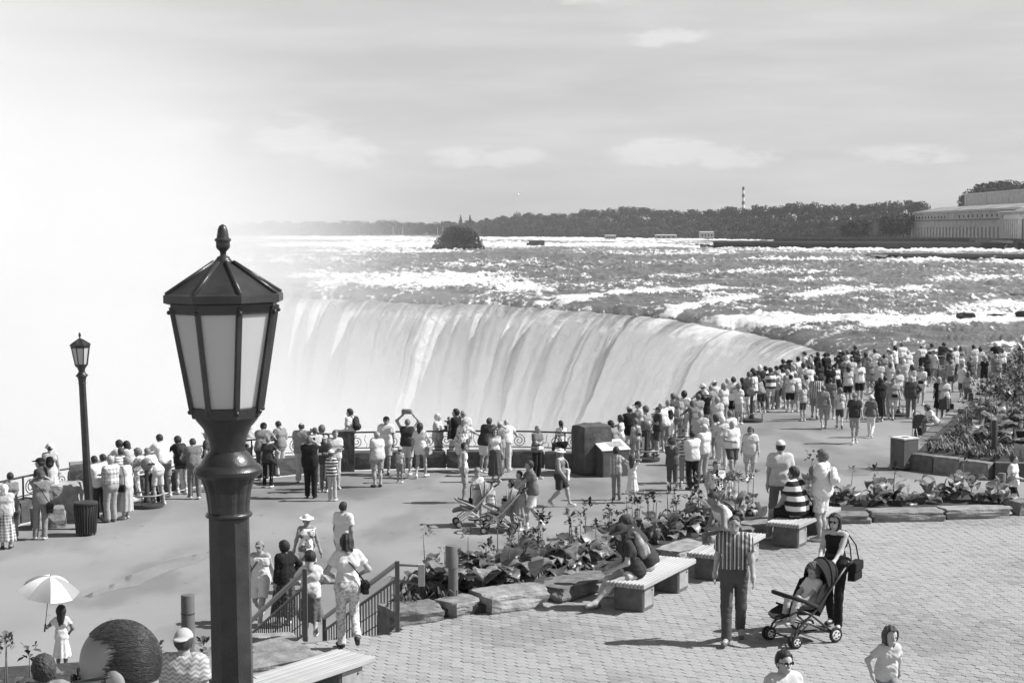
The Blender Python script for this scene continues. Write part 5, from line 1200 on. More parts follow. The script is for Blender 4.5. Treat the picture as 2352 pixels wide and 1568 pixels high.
def body_mesh(pose, body, res):
    def mk():
        J = skeleton(pose, body); pr = flesh(J); lo, hi = bounds(pr)
        V, F = surfnet(lambda P: blend(P, pr, .045), lo, hi, res)
        c = J['hc']; r = .17 * J['hf']; V2, F2 = surfnet(lambda P: head_sdf(J, P), c - r, c + r, .0125 if res > .015 else .007)
        m = MB(); n = len(V)
        me = None
        T = MB()
        for s, sg in (('l', 1), ('r', -1)):                       # five fingers on each hand
            wr = J['w' + s]; d = unit(wr - J['e' + s]); side = unit(np.cross(d, A3(sg * .9, .2, .1))); pn = unit(np.cross(d, side)); inw = pn if pn[0] * sg < 0 else -pn
            for k, Lf in enumerate((.062, .074, .078, .068)):
                o = wr + d * .078 + side * ((k - 1.5) * .0165); a = o + d * Lf * .5 + inw * .008; b = a + unit(d + inw * .7) * Lf * .5; T.tube([o - d * .02, a, b], [.0095, .0088, .006], 5)
            o = wr + d * .03 + side * .022; a = o + unit(d * .7 + side * .9) * .035; T.tube([o, a, a + unit(d + inw * .4) * .035], [.012, .0105, .007], 5)
        nf = 0
        E = MB()
        for sg in (-1, 1):
            ctr = J['hc'] + (J['hs'] * .032 * sg + J['hfw'] * .080 + J['hu'] * .008) * J['hf']; E.ball(ctr, .0095 * J['hf'], 6, 4)
        ctr = J['hc'] + (J['hfw'] * .090 - J['hu'] * .063) * J['hf']; E.ball(ctr, (.02, .009, .0035), 6, 4)
        VV = [V, V2, np.array(T.v), np.array(E.v)]; FF = []; off = 0; mi = []
        me = bpy.data.meshes.new('person'); verts = []; faces = []; mi = []
        for q, (vv, ff) in enumerate(((V, F), (V2, F2), (np.array(T.v), T.f), (np.array(E.v), E.f))):
            b = len(verts); verts += [tuple(x) for x in np.asarray(vv).tolist()]; ff = ff.tolist() if hasattr(ff, 'tolist') else ff; faces += [tuple(i + b for i in f) for f in ff]; mi += [1 if q == 3 else 0] * len(ff)
        me.from_pydata(verts, [], faces); me.materials.append(None); me.materials.append(None); me.polygons.foreach_set('material_index', mi); me.polygons.foreach_set('use_smooth', [True] * len(faces)); me.update()
        top = float(V2[:, 2].max()); return me, J, top
    return put(('b', pose, body, res), mk)
def sdf_mesh(name, f, lo, hi, res):
    V, F = surfnet(f, lo, hi, res); return np_mesh(name, V, F) if len(V) else None
def folds(P, amp, seed):
    w = np.sin(P[:, 0] * 17 + P[:, 2] * 9 + seed) * 1.6                      # creases wander, mostly downwards
    return amp * (.55 * np.sin(P[:, 0] * 58 + P[:, 2] * 14 + w + seed) * np.sin(P[:, 2] * 13 + P[:, 1] * 21 + 2 * seed) + .45 * np.sin(P[:, 2] * 64 + P[:, 0] * 30 * np.sin(seed) + 2 * w))
def plane(P, c, n): return (P - c) @ n
def top_mesh(kind, pose, body, res):
    """tee, tank, long (sleeves), jacket, dress, sun (strapped dress), vest"""
    def mk():
        J = skeleton(pose, body); X = A3(1, 0, 0); pr = flesh(J); lf = J['lf']; u = J['u']
        g = {'tee': .022, 'tank': .014, 'long': .024, 'jacket': .032, 'dress': .016, 'sun': .014, 'vest': .022, 'polo': .022, 'tuck': .020}[kind]
        tor = pr[:4]; extra = []
        flare = .02 if kind in ('tee', 'long', 'jacket', 'polo', 'vest') else .0
        tor = [(a, b, ra + g, rb + g) for a, b, ra, rb in tor]; tor[3] = (tor[3][0], tor[3][1], tor[3][2] + flare, tor[3][3] + flare); tor[2] = (tor[2][0], tor[2][1], tor[2][2] + flare, tor[2][3] + flare)
        sl = {'tee': .62, 'polo': .62, 'long': 1.9, 'jacket': 1.9, 'dress': .55, 'tuck': .6}.get(kind, 0)
        sleeves = []
        for s in 'lr':
            if sl:
                S, E, Wr = J['s' + s], J['e' + s], J['w' + s]
                if sl <= 1: e = S + (E - S) * sl; sleeves.append(([(S, e + unit(E - S) * .05, .066 * lf, .078 * lf)], e, unit(E - S)))
                else: e = E + (Wr - E) * (sl - 1); sleeves.append(([(S, E, .068 * lf, .058 * lf), (E, e + unit(Wr - E) * .04, .057 * lf, .044 * lf)], e, unit(Wr - E)))
            else: sleeves.append(([(J['s' + s] * .8 + J['chest'] * .2 , J['s' + s], .058 * lf, .050 * lf)], J['s' + s] + unit(J['e' + s] - J['s' + s]) * .02, unit(J['e' + s] - J['s' + s])))
        hem = J['pel'] - u * {'tee': .10, 'polo': .07, 'long': .09, 'jacket': .14, 'vest': .06, 'tank': .02, 'tuck': -.06, 'dress': -.02, 'sun': -.02}[kind]
        skirt = kind in ('dress', 'sun'); nk = J['neck'] + u * (.02 if kind not in ('tank', 'sun') else -.035) + J['fw'] * .02
        nn = unit(u + J['fw'] * (.35 if kind not in ('tank', 'sun') else .6)); seed = sum(map(ord, kind + pose)) % 7
        allp = tor + [x for q, _, _ in sleeves for x in q]
        if skirt:
            sitd = J['q'].get('sit') is not None
            hc = (J['Kl'] + J['Kr']) / 2 + A3(0, 0, -.06); allp = allp + [(J['pel'], hc, .16, .23)]
        lo, hi = bounds(allp)
        def f(P):
            d = blend(P, tor, .06)
            for q, e, n in sleeves: d = smin(d, np.maximum(blend(P, q, .03), plane(P, e, n)), .03)
            if skirt:
                t = smin(cap(P, J['pel'] + u * .04, hc, J['rp'] + .03, .20 if sitd else .235), blend(P, [(J['pel'] - X * .05, J['pel'] + X * .05, J['rp'] + .022, J['rp'] + .022)], .03), .04)
                t = np.maximum(t, plane(P, hc, unit(hc - J['pel'])))
                t = t + .012 * np.sin(np.arctan2(P[:, 1] - hc[1], P[:, 0] - hc[0]) * 11) * np.clip((J['pel'][2] - P[:, 2]) * 4, 0, 1)
                d = smin(np.maximum(d, plane(P, hem, -u) - .06), t, .03)
            else: d = np.maximum(d, plane(P, hem, -u))
            d = np.maximum(d, plane(P, nk, nn)); return d + folds(P, .0055, seed)
        me = sdf_mesh('shirt', f, lo, hi, res); return me
    return put(('t', kind, pose, body, res), mk)
def bottom_mesh(kind, pose, body, res):
    """shorts, brief (short shorts), long (trousers), skirt, lskirt, wide"""
    def mk():
        J = skeleton(pose, body); u = J['u']; lf = J['lf']; X = A3(1, 0, 0); p = J['pel']; rp = J['rp'] + .016; seed = sum(map(ord, kind + pose)) % 5
        hipc = (J['Hl'] + J['Hr']) / 2
        pel = [(p - X * .055, p + X * .055, rp, rp), (hipc - X * .06, hipc + X * .06, rp * .98, rp * .98)]
        wl = J['pel'] + u * .10
        if kind in ('skirt', 'lskirt'):
            kc = (J['Kl'] + J['Kr']) / 2; ac = (J['Al'] + J['Ar']) / 2; hc = kc + A3(0, 0, -.02) if kind == 'skirt' else kc * .35 + ac * .65
            r1 = .22 if kind == 'skirt' else .25; allp = pel + [(p, hc, .14, r1)]; lo, hi = bounds(allp)
            def f(P):
                t = cap(P, p, hc, rp + .03, r1); t = np.maximum(t, plane(P, hc, unit(hc - p))); t = t + .012 * np.sin(np.arctan2(P[:, 1] - hc[1], P[:, 0] - hc[0]) * 10) * np.clip((p[2] - P[:, 2]) * 3, 0, 1)
                return np.maximum(smin(blend(P, pel, .04), t, .03), plane(P, wl, u)) + folds(P, .004, seed)
            return sdf_mesh('skirt', f, lo, hi, res)
        legs = []
        for s in 'lr':
            H, K, An = J['H' + s], J['K' + s], J['A' + s]
            if kind == 'long': legs.append(([(H, K, .100 * lf, .076 * lf), (K, An + unit(An - K) * .05, .075 * lf, .068 * lf)], An + unit(An - K) * .015, unit(An - K)))
            elif kind == 'wide': legs.append(([(H, K, .108 * lf, .09 * lf), (K, An, .09 * lf, .088 * lf)], An - unit(An - K) * .02, unit(An - K)))
            else:
                fr = .86 if kind == 'shorts' else .42; e = H + (K - H) * fr; legs.append(([(H, e + unit(K - H) * .06, .104 * lf, (.098 if kind == 'shorts' else .112) * lf)], e, unit(K - H)))
        allp = pel + [x for q, _, _ in legs for x in q]; lo, hi = bounds(allp)
        def f(P):
            d = blend(P, pel, .04); leg = None
            for q, e, n in legs:
                t = np.maximum(blend(P, q, .03), plane(P, e, n)); leg = t if leg is None else np.minimum(leg, t)
            return np.maximum(smin(d, leg, .025), plane(P, wl, u)) + folds(P, .0045, seed)
        return sdf_mesh('trousers', f, lo, hi, res)
    return put(('q', kind, pose, body, res), mk)
def shoe_mesh(pose, body, side):
    def mk():
        J = skeleton(pose, body); An, T = J['A' + side], J['T' + side]; d = unit(T - An - A3(0, 0, 0)); heel = An + A3(0, 0, -.03) - unit((T - An) * A3(1, 1, 0)) * .045
        pr = [(heel, T + d * .025, .036, .037), (An + A3(0, 0, .0), An + A3(0, 0, -.03), .043, .040)]; lo, hi = bounds(pr); n = unit(np.cross(np.cross(T - An, A3(0, 0, 1)), T - An)); z0 = heel - n * .030
        def f(P): return np.maximum(blend(P, pr, .03), -plane(P, z0, n))
        return sdf_mesh('shoe', f, lo, hi, .016)
    return put(('s', pose, body, side), mk)
def sock_mesh(pose, body, side):
    def mk():
        J = skeleton(pose, body); An, K = J['A' + side], J['K' + side]; d = unit(K - An); pr = [(An, An + d * .13, .043 * J['lf'], .045 * J['lf'])]; lo, hi = bounds(pr)
        return sdf_mesh('sock', lambda P: np.maximum(blend(P, pr, .02), plane(P, An + d * .12, d)), lo, hi, .016)
    return put(('k', pose, body, side), mk)
def hair_mesh(style, pose, body, res):
    hatted = style.endswith('_'); style0 = style; style = style.rstrip('_')
    def mk():
        J = skeleton(pose, body); c = J['hc']; r = .36 * J['hf'] if style in ('long', 'bob', 'pony') else .19 * J['hf']
        def f(P):
            q = head_q(J, P); cr = ell(q, A3(0, -.012, .02), A3(.076, .097, .098)); x, y, z = q[:, 0], q[:, 1], q[:, 2]
            face = y - (.058 + .35 * np.clip(z - .075, -.05, .06)) ; face = np.where(z > .085, -1, face)
            if style in ('short', 'crop', 'grey', 'bun', 'pony', 'thin'):
                th = {'short': .017, 'crop': .009, 'grey': .014, 'bun': .013, 'pony': .013, 'thin': .006}[style]
                d = np.maximum(cr - th - .004 * np.sin(x * 90) * np.sin(y * 80), face - np.where(np.abs(x) > .06, -.03, 0.0)); d = np.maximum(d, -(z + .065 + .5 * np.clip(y, -.2, .1) * 0)); d = np.maximum(d, np.where((z < .0) & (y > .0), .02, -1))
                if style == 'thin': d = np.maximum(d, z - .07)
                if style == 'bun': d = smin(d, np.sqrt(((q - A3(0, -.125, .03)) ** 2).sum(1)) - .035, .015)
                if style == 'pony': d = smin(d, cap(q, A3(0, -.115, .03), A3(0, -.15, -.17), .03, .022), .015)
            elif style in ('bob', 'long'):
                b = -.135 if style == 'bob' else -.27
                d = cr - .024; d = smin(d, cap(q, A3(0, -.03, 0), A3(0, -.05, b), .096, .088 if style == 'bob' else .075), .03); d = np.maximum(d, face + .012); d = np.maximum(d, -(z - b + .02 * np.sin(x * 60)))
                d = np.maximum(d, -(ell(q, A3(0, .06, -.05), A3(.058, .09, .10)))); d = d + .004 * np.sin(x * 110 + y * 40)
            else:  # curly
                d = cr - .034; d = np.maximum(d, face + .004); d = np.maximum(d, -(z + .085)); d = d + .009 * np.sin(x * 120) * np.sin(y * 115) * np.sin(z * 125 + 1)
                d = np.maximum(d, np.where((z < -.01) & (y > .02), .02, -1))
            if hatted: d = np.maximum(d, z - .052 + .0 * x)
            return d * J['hf']
        return sdf_mesh('hair', f, c - r, c + r, .0125 if res > .015 else .008)
    return put(('h', style0, pose, body, res), mk)
def hat_mesh(style, pose, body):
    def mk():
        J = skeleton(pose, body); c = J['hc']; r = .34 * J['hf']
        def f(P):
            q = head_q(J, P); cr = ell(q, A3(0, -.012, .030), A3(.090, .111, .104)); z = q[:, 2]
            if style in ('cap', 'capb', 'visor'):
                sg = -1 if style == 'capb' else 1
                d = np.maximum(cr - .004, -(z - .045)); br = np.maximum(ell(q, A3(0, sg * .105 - .01, .048), A3(.075, .092, .013)), -(sg * q[:, 1] - .03)); 
                if style == 'visor': d = np.maximum(d, z - .075)
                d = smin(d, br, .008)
            else:
                w = {'sun': .175, 'bucket': .135, 'wide': .20}[style]; tilt = z - q[:, 1] * -.12
                qq = q.copy(); qq[:, 2] = tilt
                d = np.maximum(cr - .008, -(z - .045)); br = ell(qq, A3(0, -.012, .045 if style != 'bucket' else .035), A3(w, w * 1.05, .016))
                if style == 'bucket': rr = np.sqrt(q[:, 0] ** 2 + q[:, 1] ** 2); br = np.maximum(np.abs(rr - (.095 + (.06 - z) * .45)) - .010, np.abs(z - .03) - .035)
                d = smin(d, br, .012)
            return d * J['hf']
        return sdf_mesh('hat', f, c - r, c + r, .0125)
    return put(('a', style, pose, body), mk)
def glasses_mesh(pose, body):
    def mk():
        J = skeleton(pose, body); m = MB()
        def w(x, y, z): return tuple(J['hc'] + (J['hs'] * x + J['hfw'] * y + J['hu'] * z) * J['hf'])
        for s in (-1, 1):
            V = [w(s * .033 + .026 * math.cos(a), .102 - abs(.026 * math.cos(a)) * .1, .010 + .019 * math.sin(a)) for a in np.linspace(0, 6.283, 9)[:-1]]; V2 = [w(s * .033 + .026 * math.cos(a), .096, .010 + .019 * math.sin(a)) for a in np.linspace(0, 6.283, 9)[:-1]]
            m.add(V + V2, [tuple(range(8)), tuple(range(15, 7, -1))] + [(i, (i + 1) % 8, 8 + (i + 1) % 8, 8 + i) for i in range(8)]); m.tube([w(s * .058, .096, .014), w(s * .082, .05, .012), w(s * .083, -.01, .006)], .004, 4)
        m.tube([w(-.012, .101, .014), w(.012, .101, .014)], .004, 4); return m.mesh('sunglasses', True)
    return put(('g', pose, body), mk)
SKIN = {k: mat(v, .6, .10, 14, spec=.35, name='skin_' + k) for k, v in dict(l=.46, m=.36, t=.26, d=.13, b=.06).items()}
EYE = mat(.03, .4, .1, 20)
def cloth(c):
    if isinstance(c, (int, float)): return mat(float(c), .92, .12, 6, .25, 28, spec=.15)
    return pat(*c)
def hairm(g): return mat(float(g), .55, .45, 60, .5, 120, spec=.35, stretch=(1, 1, .25))
PEOPLE = []
def person(x, yt, h, a, pose, body, top, bot, hair, label, hat=None, shoes=.75, skin='m', base=0.0, sock=None, glass=None, res=.021, dist=None, loc=None, cat='person', group=None, name='person'):
    """x, yt: picture place of the crown; h: standing height; a: heading (0 = facing the camera, 180 = away, -90 = left)"""
    me, J, topz = body_mesh(pose, body, res)
    s = h / 1.76
    if loc is None: p = at(x, yt, base + topz * s); p = Vector((p.x, p.y, base))
    else: p = Vector(loc)
    rz = math.radians(a)
    w = s * (1.0 if res < .015 or loc is not None else random.uniform(.93, 1.06))
    if res > .015 and loc is None: rz += random.uniform(-.22, .22)
    o = link(name, me, None, [SKIN[skin], EYE], loc=p, rot=(random.uniform(-.035, .035), random.uniform(-.035, .035), rz) if (res > .015 and loc is None) else (0, 0, rz), scale=(w, w, s))
    tag(o, label, cat, group)
    def part(nm, m, mm):
        if m is not None: return link(nm, m, o, mm)
    if top: part({'tee': 'tee_shirt', 'tank': 'tank_top', 'long': 'long_sleeved_shirt', 'jacket': 'jacket', 'dress': 'dress', 'sun': 'sun_dress', 'vest': 'vest', 'polo': 'polo_shirt', 'tuck': 'shirt'}[top[0]], top_mesh(top[0], pose, body, res), cloth(top[1]))
    if bot: part({'shorts': 'shorts', 'brief': 'shorts', 'long': 'trousers', 'wide': 'trousers', 'skirt': 'skirt', 'lskirt': 'skirt'}[bot[0]], bottom_mesh(bot[0], pose, body, res), cloth(bot[1]))
    if hair: part('hair', hair_mesh(hair[0] + ('_' if hat and hat[0] != 'visor' else ''), pose, body, res), hairm(hair[1]))
    if hat: part('cap' if hat[0] in ('cap', 'capb', 'visor') else 'hat', hat_mesh(hat[0], pose, body), cloth(hat[1]))
    if glass: part('sunglasses', glasses_mesh(pose, body), mat(.015, .25, .1, spec=.5))
    if shoes is not None:
        for sd in 'lr': part('shoe', shoe_mesh(pose, body, sd), mat(float(shoes), .7, .15, 20))
    if sock is not None:
        for sd in 'lr': part('sock', sock_mesh(pose, body, sd), mat(float(sock), .9, .1, 30))
    q = dict(o=o, J=J, s=s, p=p, rz=rz); PEOPLE.append(q); return q
def world_pt(q, v):
    c, s = math.cos(q['rz']), math.sin(q['rz']); x, y, z = (float(t) * q['s'] for t in v); return Vector((x * c - y * s + q['p'].x, x * s + y * c + q['p'].y, z + q['p'].z))
# ---------------------------------------------------------------- things people wear or carry (things of their own)
def backpack(q, g, label, big=1.0, trim=.05):
    J = q['J']; u, fw = J['u'], J['fw']; c = J['pel'] + u * .30 - fw * (J['rc'] + .095)
    e = empty('backpack', world_pt(q, c - u * .2), q['rz'], label, 'backpack', 'backpacks worn by visitors'); lean = math.atan2(-u[1], u[2]); e.rotation_euler = Matrix.Rotation(q['rz'], 3, 'Z').to_4x4().to_euler(); e.scale = (q['s'] * big,) * 3
    R = Matrix.Rotation(lean, 3, 'X')
    def key_mesh():
        f = lambda P: np.maximum.reduce([smin(ell(P, A3(0, 0, .22), A3(.155, .085, .235)), ell(P, A3(0, .075, .14), A3(.115, .06, .115)), .03), -(P[:, 2] - .02)]) + .003 * np.sin(P[:, 2] * 60)
        return sdf_mesh('pack', f, A3(-.2, -.13, -.02), A3(.2, .18, .5), .02)
    b = link('pack', put(('pack',), key_mesh), e, cloth(g)); b.rotation_euler = R.to_euler()
    def pk(): return MB().ball((0, .125, .14), (.085, .025, .075), 10, 6).mesh('pocket', True)
    p = link('pocket', put(('pocket',), pk), e, cloth(trim)); p.rotation_euler = R.to_euler()
    def sk():
        m = MB()
        for s in (-1, 1): m.tube([(s * .09, -.06, .40), (s * .105, -.15, .45), (s * .115, -.29, .38), (s * .13, -.29, .24), (s * .14, -.10, .08)], .016, 5)
        return m.mesh('strap', True)
    t = link('strap', put(('strap',), sk), e, cloth(trim)); t.rotation_euler = R.to_euler(); return e
def handbag(q, g, label, side=1, drop=.95, strap=True, size=(.26, .11, .2), cross=False, name='shoulder_bag', dy=0.02):
    J = q['J']; S = J['sl'] if side > 0 else J['sr']; O = J['sr'] if side > 0 else J['sl']
    c = A3(side * (J['rp'] + .13), dy + J['pel'][1], drop - .1)
    e = empty(name, world_pt(q, c), q['rz'], label, 'bag', 'bags carried by visitors'); e.scale = (q['s'],) * 3
    m = MB().box((0, 0, 0), (size[1], size[0], size[2]), taper=.85); link('bag_body', bevelled(m, 'bag_body', .02, 2), e, cloth(g))
    link('flap', bevelled(MB().box((side * .01, 0, size[2] * .22), (size[1] + .012, size[0] * .98, size[2] * .5)), 'flap', .015, 1), e, cloth(max(.02, g * .8) if isinstance(g, (int, float)) else .1))
    if strap:
        a = (O if cross else S) + J['u'] * .065 - c; b = J['chest'] + J['fw'] * (J['rc'] + .03) - c + A3(side * .03, 0, 0); d = J['chest'] - J['fw'] * (J['rc'] + .03) - c + A3(side * .03, 0, 0)
        f1 = A3(0, -size[0] * .45, size[2] * .45); f2 = A3(0, size[0] * .45, size[2] * .45)
        if not cross: b = a * .5 + f1 * .5 + A3(side * .04, -.05, 0); d = a * .5 + f2 * .5 + A3(side * .04, .05, 0)
        MB().tube([f1, b, a, d, f2], .011, 5).obj('strap', cloth(g), e, True)
    return e
def waistpack(q, g, label):
    J = q['J']; c = J['pel'] + J['u'] * .06 + J['fw'] * (J['rp'] + .06); e = empty('waist_pack', world_pt(q, c), q['rz'], label, 'bag', 'bags carried by visitors'); e.scale = (q['s'],) * 3
    link('bag_body', bevelled(MB().box((0, 0, 0), (.24, .09, .12)), 'bag_body', .03, 2), e, cloth(g)); r = J['rp'] + .035
    MB().tube([(r * 1.35 * math.sin(t), r * (1 - math.cos(t)) + .03, .02) for t in np.linspace(-2.9, 2.9, 16)], .013, 4).obj('belt', cloth(g), e, True); return e
def handcam(q, label, g=.03):
    J = q['J']; c = (J['wl'] + J['wr']) / 2 + J['fw'] * .06 + A3(0, 0, .03); e = empty('camera_in_hands', world_pt(q, c), q['rz'], label, 'camera', 'cameras held by visitors'); e.scale = (q['s'],) * 3; e.name = 'photo_camera'
    link('camera_body', bevelled(MB().box((0, 0, 0), (.14, .06, .09)), 'camera_body', .008), e, mat(g, .5, .1, 20)); m = MB(); m.tube([(0, -.02, 0), (0, -.10, 0)], [.032, .036], 12); m.obj('lens', mat(.02, .3), e, True); return e
# ================================================================ who stands where
W8, W7, G6, G5, G4, G3, D2, D1, BK = .70, .58, .44, .33, .24, .16, .085, .05, .02     # cloth tones
def C(*a, **k): return person(*a, **k)
VS = ('vstripe', .70, .10, 1.0); FLO = ('floral', .75, .28, 1.0); PLD = ('plaid', .75, .30, 1.0); HST = ('band', .70, .05, 1.6); CHK = ('check', .78, .12, .7)
# ---------------- left end of the railing
q = C(12, 1112, 1.53, -160, 'fold', 'w', ('long', W7), ('lskirt', CHK), None, 'woman in a white headscarf and long checked skirt at the far left', shoes=.05); 
link('headscarf', hair_mesh('bob', 'fold', 'w', .021), q['o'], cloth(W8)); handbag(q, D1, 'dark handbag of the woman in the white headscarf', -1, 1.0)
q = C(25, 1085, 1.64, -155, 'fold', 'f', ('tank', G4), ('long', G4), ('bun', .03), 'woman with a dark bun and grey sleeveless top behind the headscarf woman'); handbag(q, D1, 'dark shoulder bag of the woman with the bun', 1, .95)
C(94, 1052, 1.80, -110, 'st', 'm', ('tee', D1), ('shorts', W7), ('short', .05), 'man in a dark cap and dark tee standing before the pitted boulder', hat=('cap', BK))
q = C(90, 1083, 1.66, -165, 'cam', 'm', ('tee', G4), ('long', G4), ('short', .10), 'man in a dark cap with a big black shoulder bag, left of the boulders', hat=('cap', .08)); handbag(q, BK, 'big black shoulder bag of the capped man left of the boulders', -1, .92, size=(.36, .16, .26), cross=True)
q = C(114, 1018, 1.62, -165, 'st', 'f', ('sun', W7), ('skirt', W8), ('bun', .03), 'bare-shouldered woman in a pale hat standing behind the pitted boulder', hat=('bucket', W7), base=.35); backpack(q, BK, 'small black backpack of the bare-shouldered woman in a hat', .72)
C(217, 1047, 1.72, -120, 'lean', 'm', ('tee', W8), ('long', D1), ('short', .03), 'man in a white tee leaning forward just right of the left lamp', skin='t'); C(236, 1043, 1.70, -125, 'lean', 'm', ('tee', W8), ('long', BK), ('short', .03), 'dark-haired man in white half hidden between two leaning men by the lamp')
C(252, 1046, 1.72, -130, 'fold', 's', ('tuck', PLD), ('long', G5), ('grey', .45), 'grey-haired man in a pale checked shirt and khaki trousers right of the litter bin', shoes=.2)
q = C(285, 1050, 1.62, -100, 'fold', 'w', ('tee', W8), ('lskirt', G6), ('curly', .22), 'curly-haired woman in a white tee and long khaki skirt with a handbag', shoes=.5); handbag(q, BK, 'small black handbag of the curly-haired woman in khaki', 1, 1.0)
C(276, 1029, 1.70, -120, 'st', 'f', ('long', ('hstripe', .7, .3, 1.2)), ('skirt', W7), ('short', .06), 'woman in a striped pale top just behind the curly-haired woman'); C(272, 1012, 1.72, -140, 'lean', 'f', ('tee', W7), ('long', G5), ('curly', .03), 'woman with bushy dark hair deepest in the group right of the left lamp')
C(296, 1013, 1.70, -125, 'lean', 'f', ('long', G6), ('long', FLO), ('bob', .02), 'woman with straight black hair leaning left in flowered trousers')
C(325, 1030, 1.72, -120, 'lean2', 'f', ('long', FLO), ('long', BK), ('curly', .15), 'person in a flowered blouse and dark trousers bent over the railing'); C(347, 1029, 1.72, -125, 'lean2', 'f', ('tee', W7), ('shorts', W7), ('short', .2), 'person in pale tee and shorts bent over the railing behind the viewer stand')
C(369, 998, 1.80, -150, 'lean', 'm', ('tee', W8), ('shorts', G4), ('short', .03), 'tall youth in a long white tee and grey shorts leaning over the railing')
q = C(407, 1003, 1.68, -150, 'lean', 'f', ('jacket', BK), ('brief', D1), ('curly', .04), 'curly dark-haired woman in a black jacket and dark shorts leaning on the railing', shoes=.7, sock=.75); backpack(q, D1, 'dark backpack of the woman in the black jacket', .9)
C(440, 1008, 1.72, -160, 'lean', 'm', ('tee', G3), ('long', G3), ('short', .05), 'person in grey trousers behind the woman with the black jacket')
C(478, 989, 1.75, -100, 'upr', 'm', ('tee', D2), ('long', G4), ('short', .04), 'man in a dark tee drinking, half hidden by the big lamp')
C(573, 974, 1.62, 170, 'lean', 'w', ('tee', W7), ('skirt', G6), ('curly', .65), 'white-haired woman in a pale blouse just right of the big lamp')
C(608, 971, 1.76, 175, 'lean', 'm', ('tee', G4), ('long', D2), ('short', .05), 'man in a dark cap and grey shirt seen from behind right of the lamp', hat=('capb', BK))
C(615, 1003, 1.50, 175, 'st2', 'f', ('tee', D1), ('long', BK), ('crop', .2), 'teenager in dark top and dark jeans with white sneakers right of the lamp', shoes=.85)
q = C(642, 968, 1.70, -140, 'down', 'm', ('polo', G4), ('long', W7), ('short', .03), 'man in a grey shirt and pale trousers looking down at the railing', shoes=.1); handbag(q, BK, 'black bag at the hip of the man in pale trousers', 1, 1.05, strap=False)
C(697, 970, 1.80, 170, 'stw', 's', ('tee', G5), ('long', W7), ('thin', .06), 'broad balding man in a grey tee with his back to us', shoes=.8)
q = C(714, 1002, 1.74, 175, 'cam', 's', ('jacket', BK), ('long', BK), ('short', .12), 'man all in black with his arms raised to his face', shoes=.02); handcam(q, 'camera raised by the man all in black')
q = C(722, 981, 1.70, -160, 'cam', 'm', ('tee', W7), ('long', G4), ('crop', .1), 'man filming to the left behind the man all in black'); handcam(q, 'video camera held by the man behind the man in black', .2)
C(737, 977, 1.72, 180, 'st', 'm', ('tee', BK), ('long', D2), ('curly', .12), 'curly-haired person in a black tee behind the man all in black')
C(745, 999, 1.64, 0, 'fold', 'f', ('jacket', D2), ('long', G3), ('short', .1), 'woman in a pale cap and dark jacket facing us right of the big lamp', hat=('cap', G6))
C(763, 1033, 1.38, 170, 'st', 'c', ('tee', HST), ('long', G6), ('crop', .1), 'boy in a white cap and boldly striped tee', hat=('cap', W8), shoes=.7)
C(767, 987, 1.72, 10, 'fold', 'm', ('tee', W7), ('long', G6), ('short', .15), 'man in a pale tee facing us behind the striped boy')
q = C(803, 938, 1.86, -120, 'pock', 'm', ('tee', W8), ('shorts', BK), ('short', .03), 'tall young man in white tee and black shorts by the square pillar', shoes=.7, sock=.8); backpack(q, D1, 'dark backpack of the tall young man by the square pillar')
C(884, 957, 1.77, 5, 'st', 'm', ('tee', W8), ('shorts', G6), ('short', .05), 'man in a black cap and white tee facing us at the railing', hat=('cap', BK), shoes=.1, skin='t'); C(867, 992, 1.62, -140, 'st', 'w', ('tee', W7), ('shorts', G5), ('short', .3), 'woman in a pale sun visor and loose tee looking left', hat=('visor', W7), shoes=.1)
C(918, 1026, 1.04, 175, 'st', 'c', ('tank', ('hstripe', .65, .3, 1.3)), ('shorts', G4), ('crop', .1), 'small child in a striped tank and cap seen from behind', hat=('capb', G5), skin='t')
q = C(933, 962, 1.74, 175, 'up', 'm', ('vest', D1), ('shorts', W7), ('crop', .2), 'man in a dark top holding a bundle above his head'); p = world_pt(q, (q['J']['wl'] + q['J']['wr']) / 2); o = link('folded_coat', rock_mesh('folded_coat', (.36, .22, .16), 77, .1, 2, boxy=.6), None, cloth(G4), loc=p + Vector((0, 0, .03))); tag(o, 'bundle held above the head of the man in the dark top', 'coat')
q = C(967, 972, 1.68, 175, 'walkb', 'f', ('tee', W8), ('brief', W8), ('long', .03), 'long-haired woman in a long white tee walking to the railing', shoes=.8); handbag(q, G5, 'large pale shoulder bag of the long-haired woman in white', -1, .98, size=(.36, .14, .26))
C(1006, 951, 1.66, 60, 'fold', 'w', ('tee', W7), ('shorts', W7), ('curly', .7), 'white-haired woman in a pale tee looking right at the railing'); C(1043, 938, 1.86, -120, 'carry', 'm', ('jacket', BK), ('long', W7), ('short', .02), 'tall dark-haired man in a black jacket carrying a baby', shoes=.1)
C(1030, 957, .70, 60, 'st', 'c', ('tee', BK), ('long', BK), ('crop', .05), 'baby in dark clothes in the arms of the tall man', base=1.02)
C(1066, 943, 1.76, 180, 'st', 'm', ('tee', W7), ('long', G5), ('crop', .3), 'man with cropped fair hair behind the woman in the flowered blouse'); C(1070, 962, 1.68, 150, 'lean', 'w', ('tee', FLO), ('shorts', W8), ('bob', .35), 'fair-haired woman in a flowered blouse and white shorts')
C(1065, 1017, 1.66, 80, 'st', 'f', ('tank', W8), ('shorts', G5), ('short', .03), 'slim person in a white sleeveless top and belted shorts standing alone on the plaza', shoes=.1, skin='t')
q = C(1098, 1074, 1.40, 10, 'fold', 'c', ('tee', W8), ('shorts', W8), ('short', .15), 'girl in a pale tee and white shorts facing us behind the pale stroller', hat=('capb', G4)); handbag(q, BK, 'small black bag hanging from the girl behind the pale stroller', -1, .85, size=(.14, .08, .16))
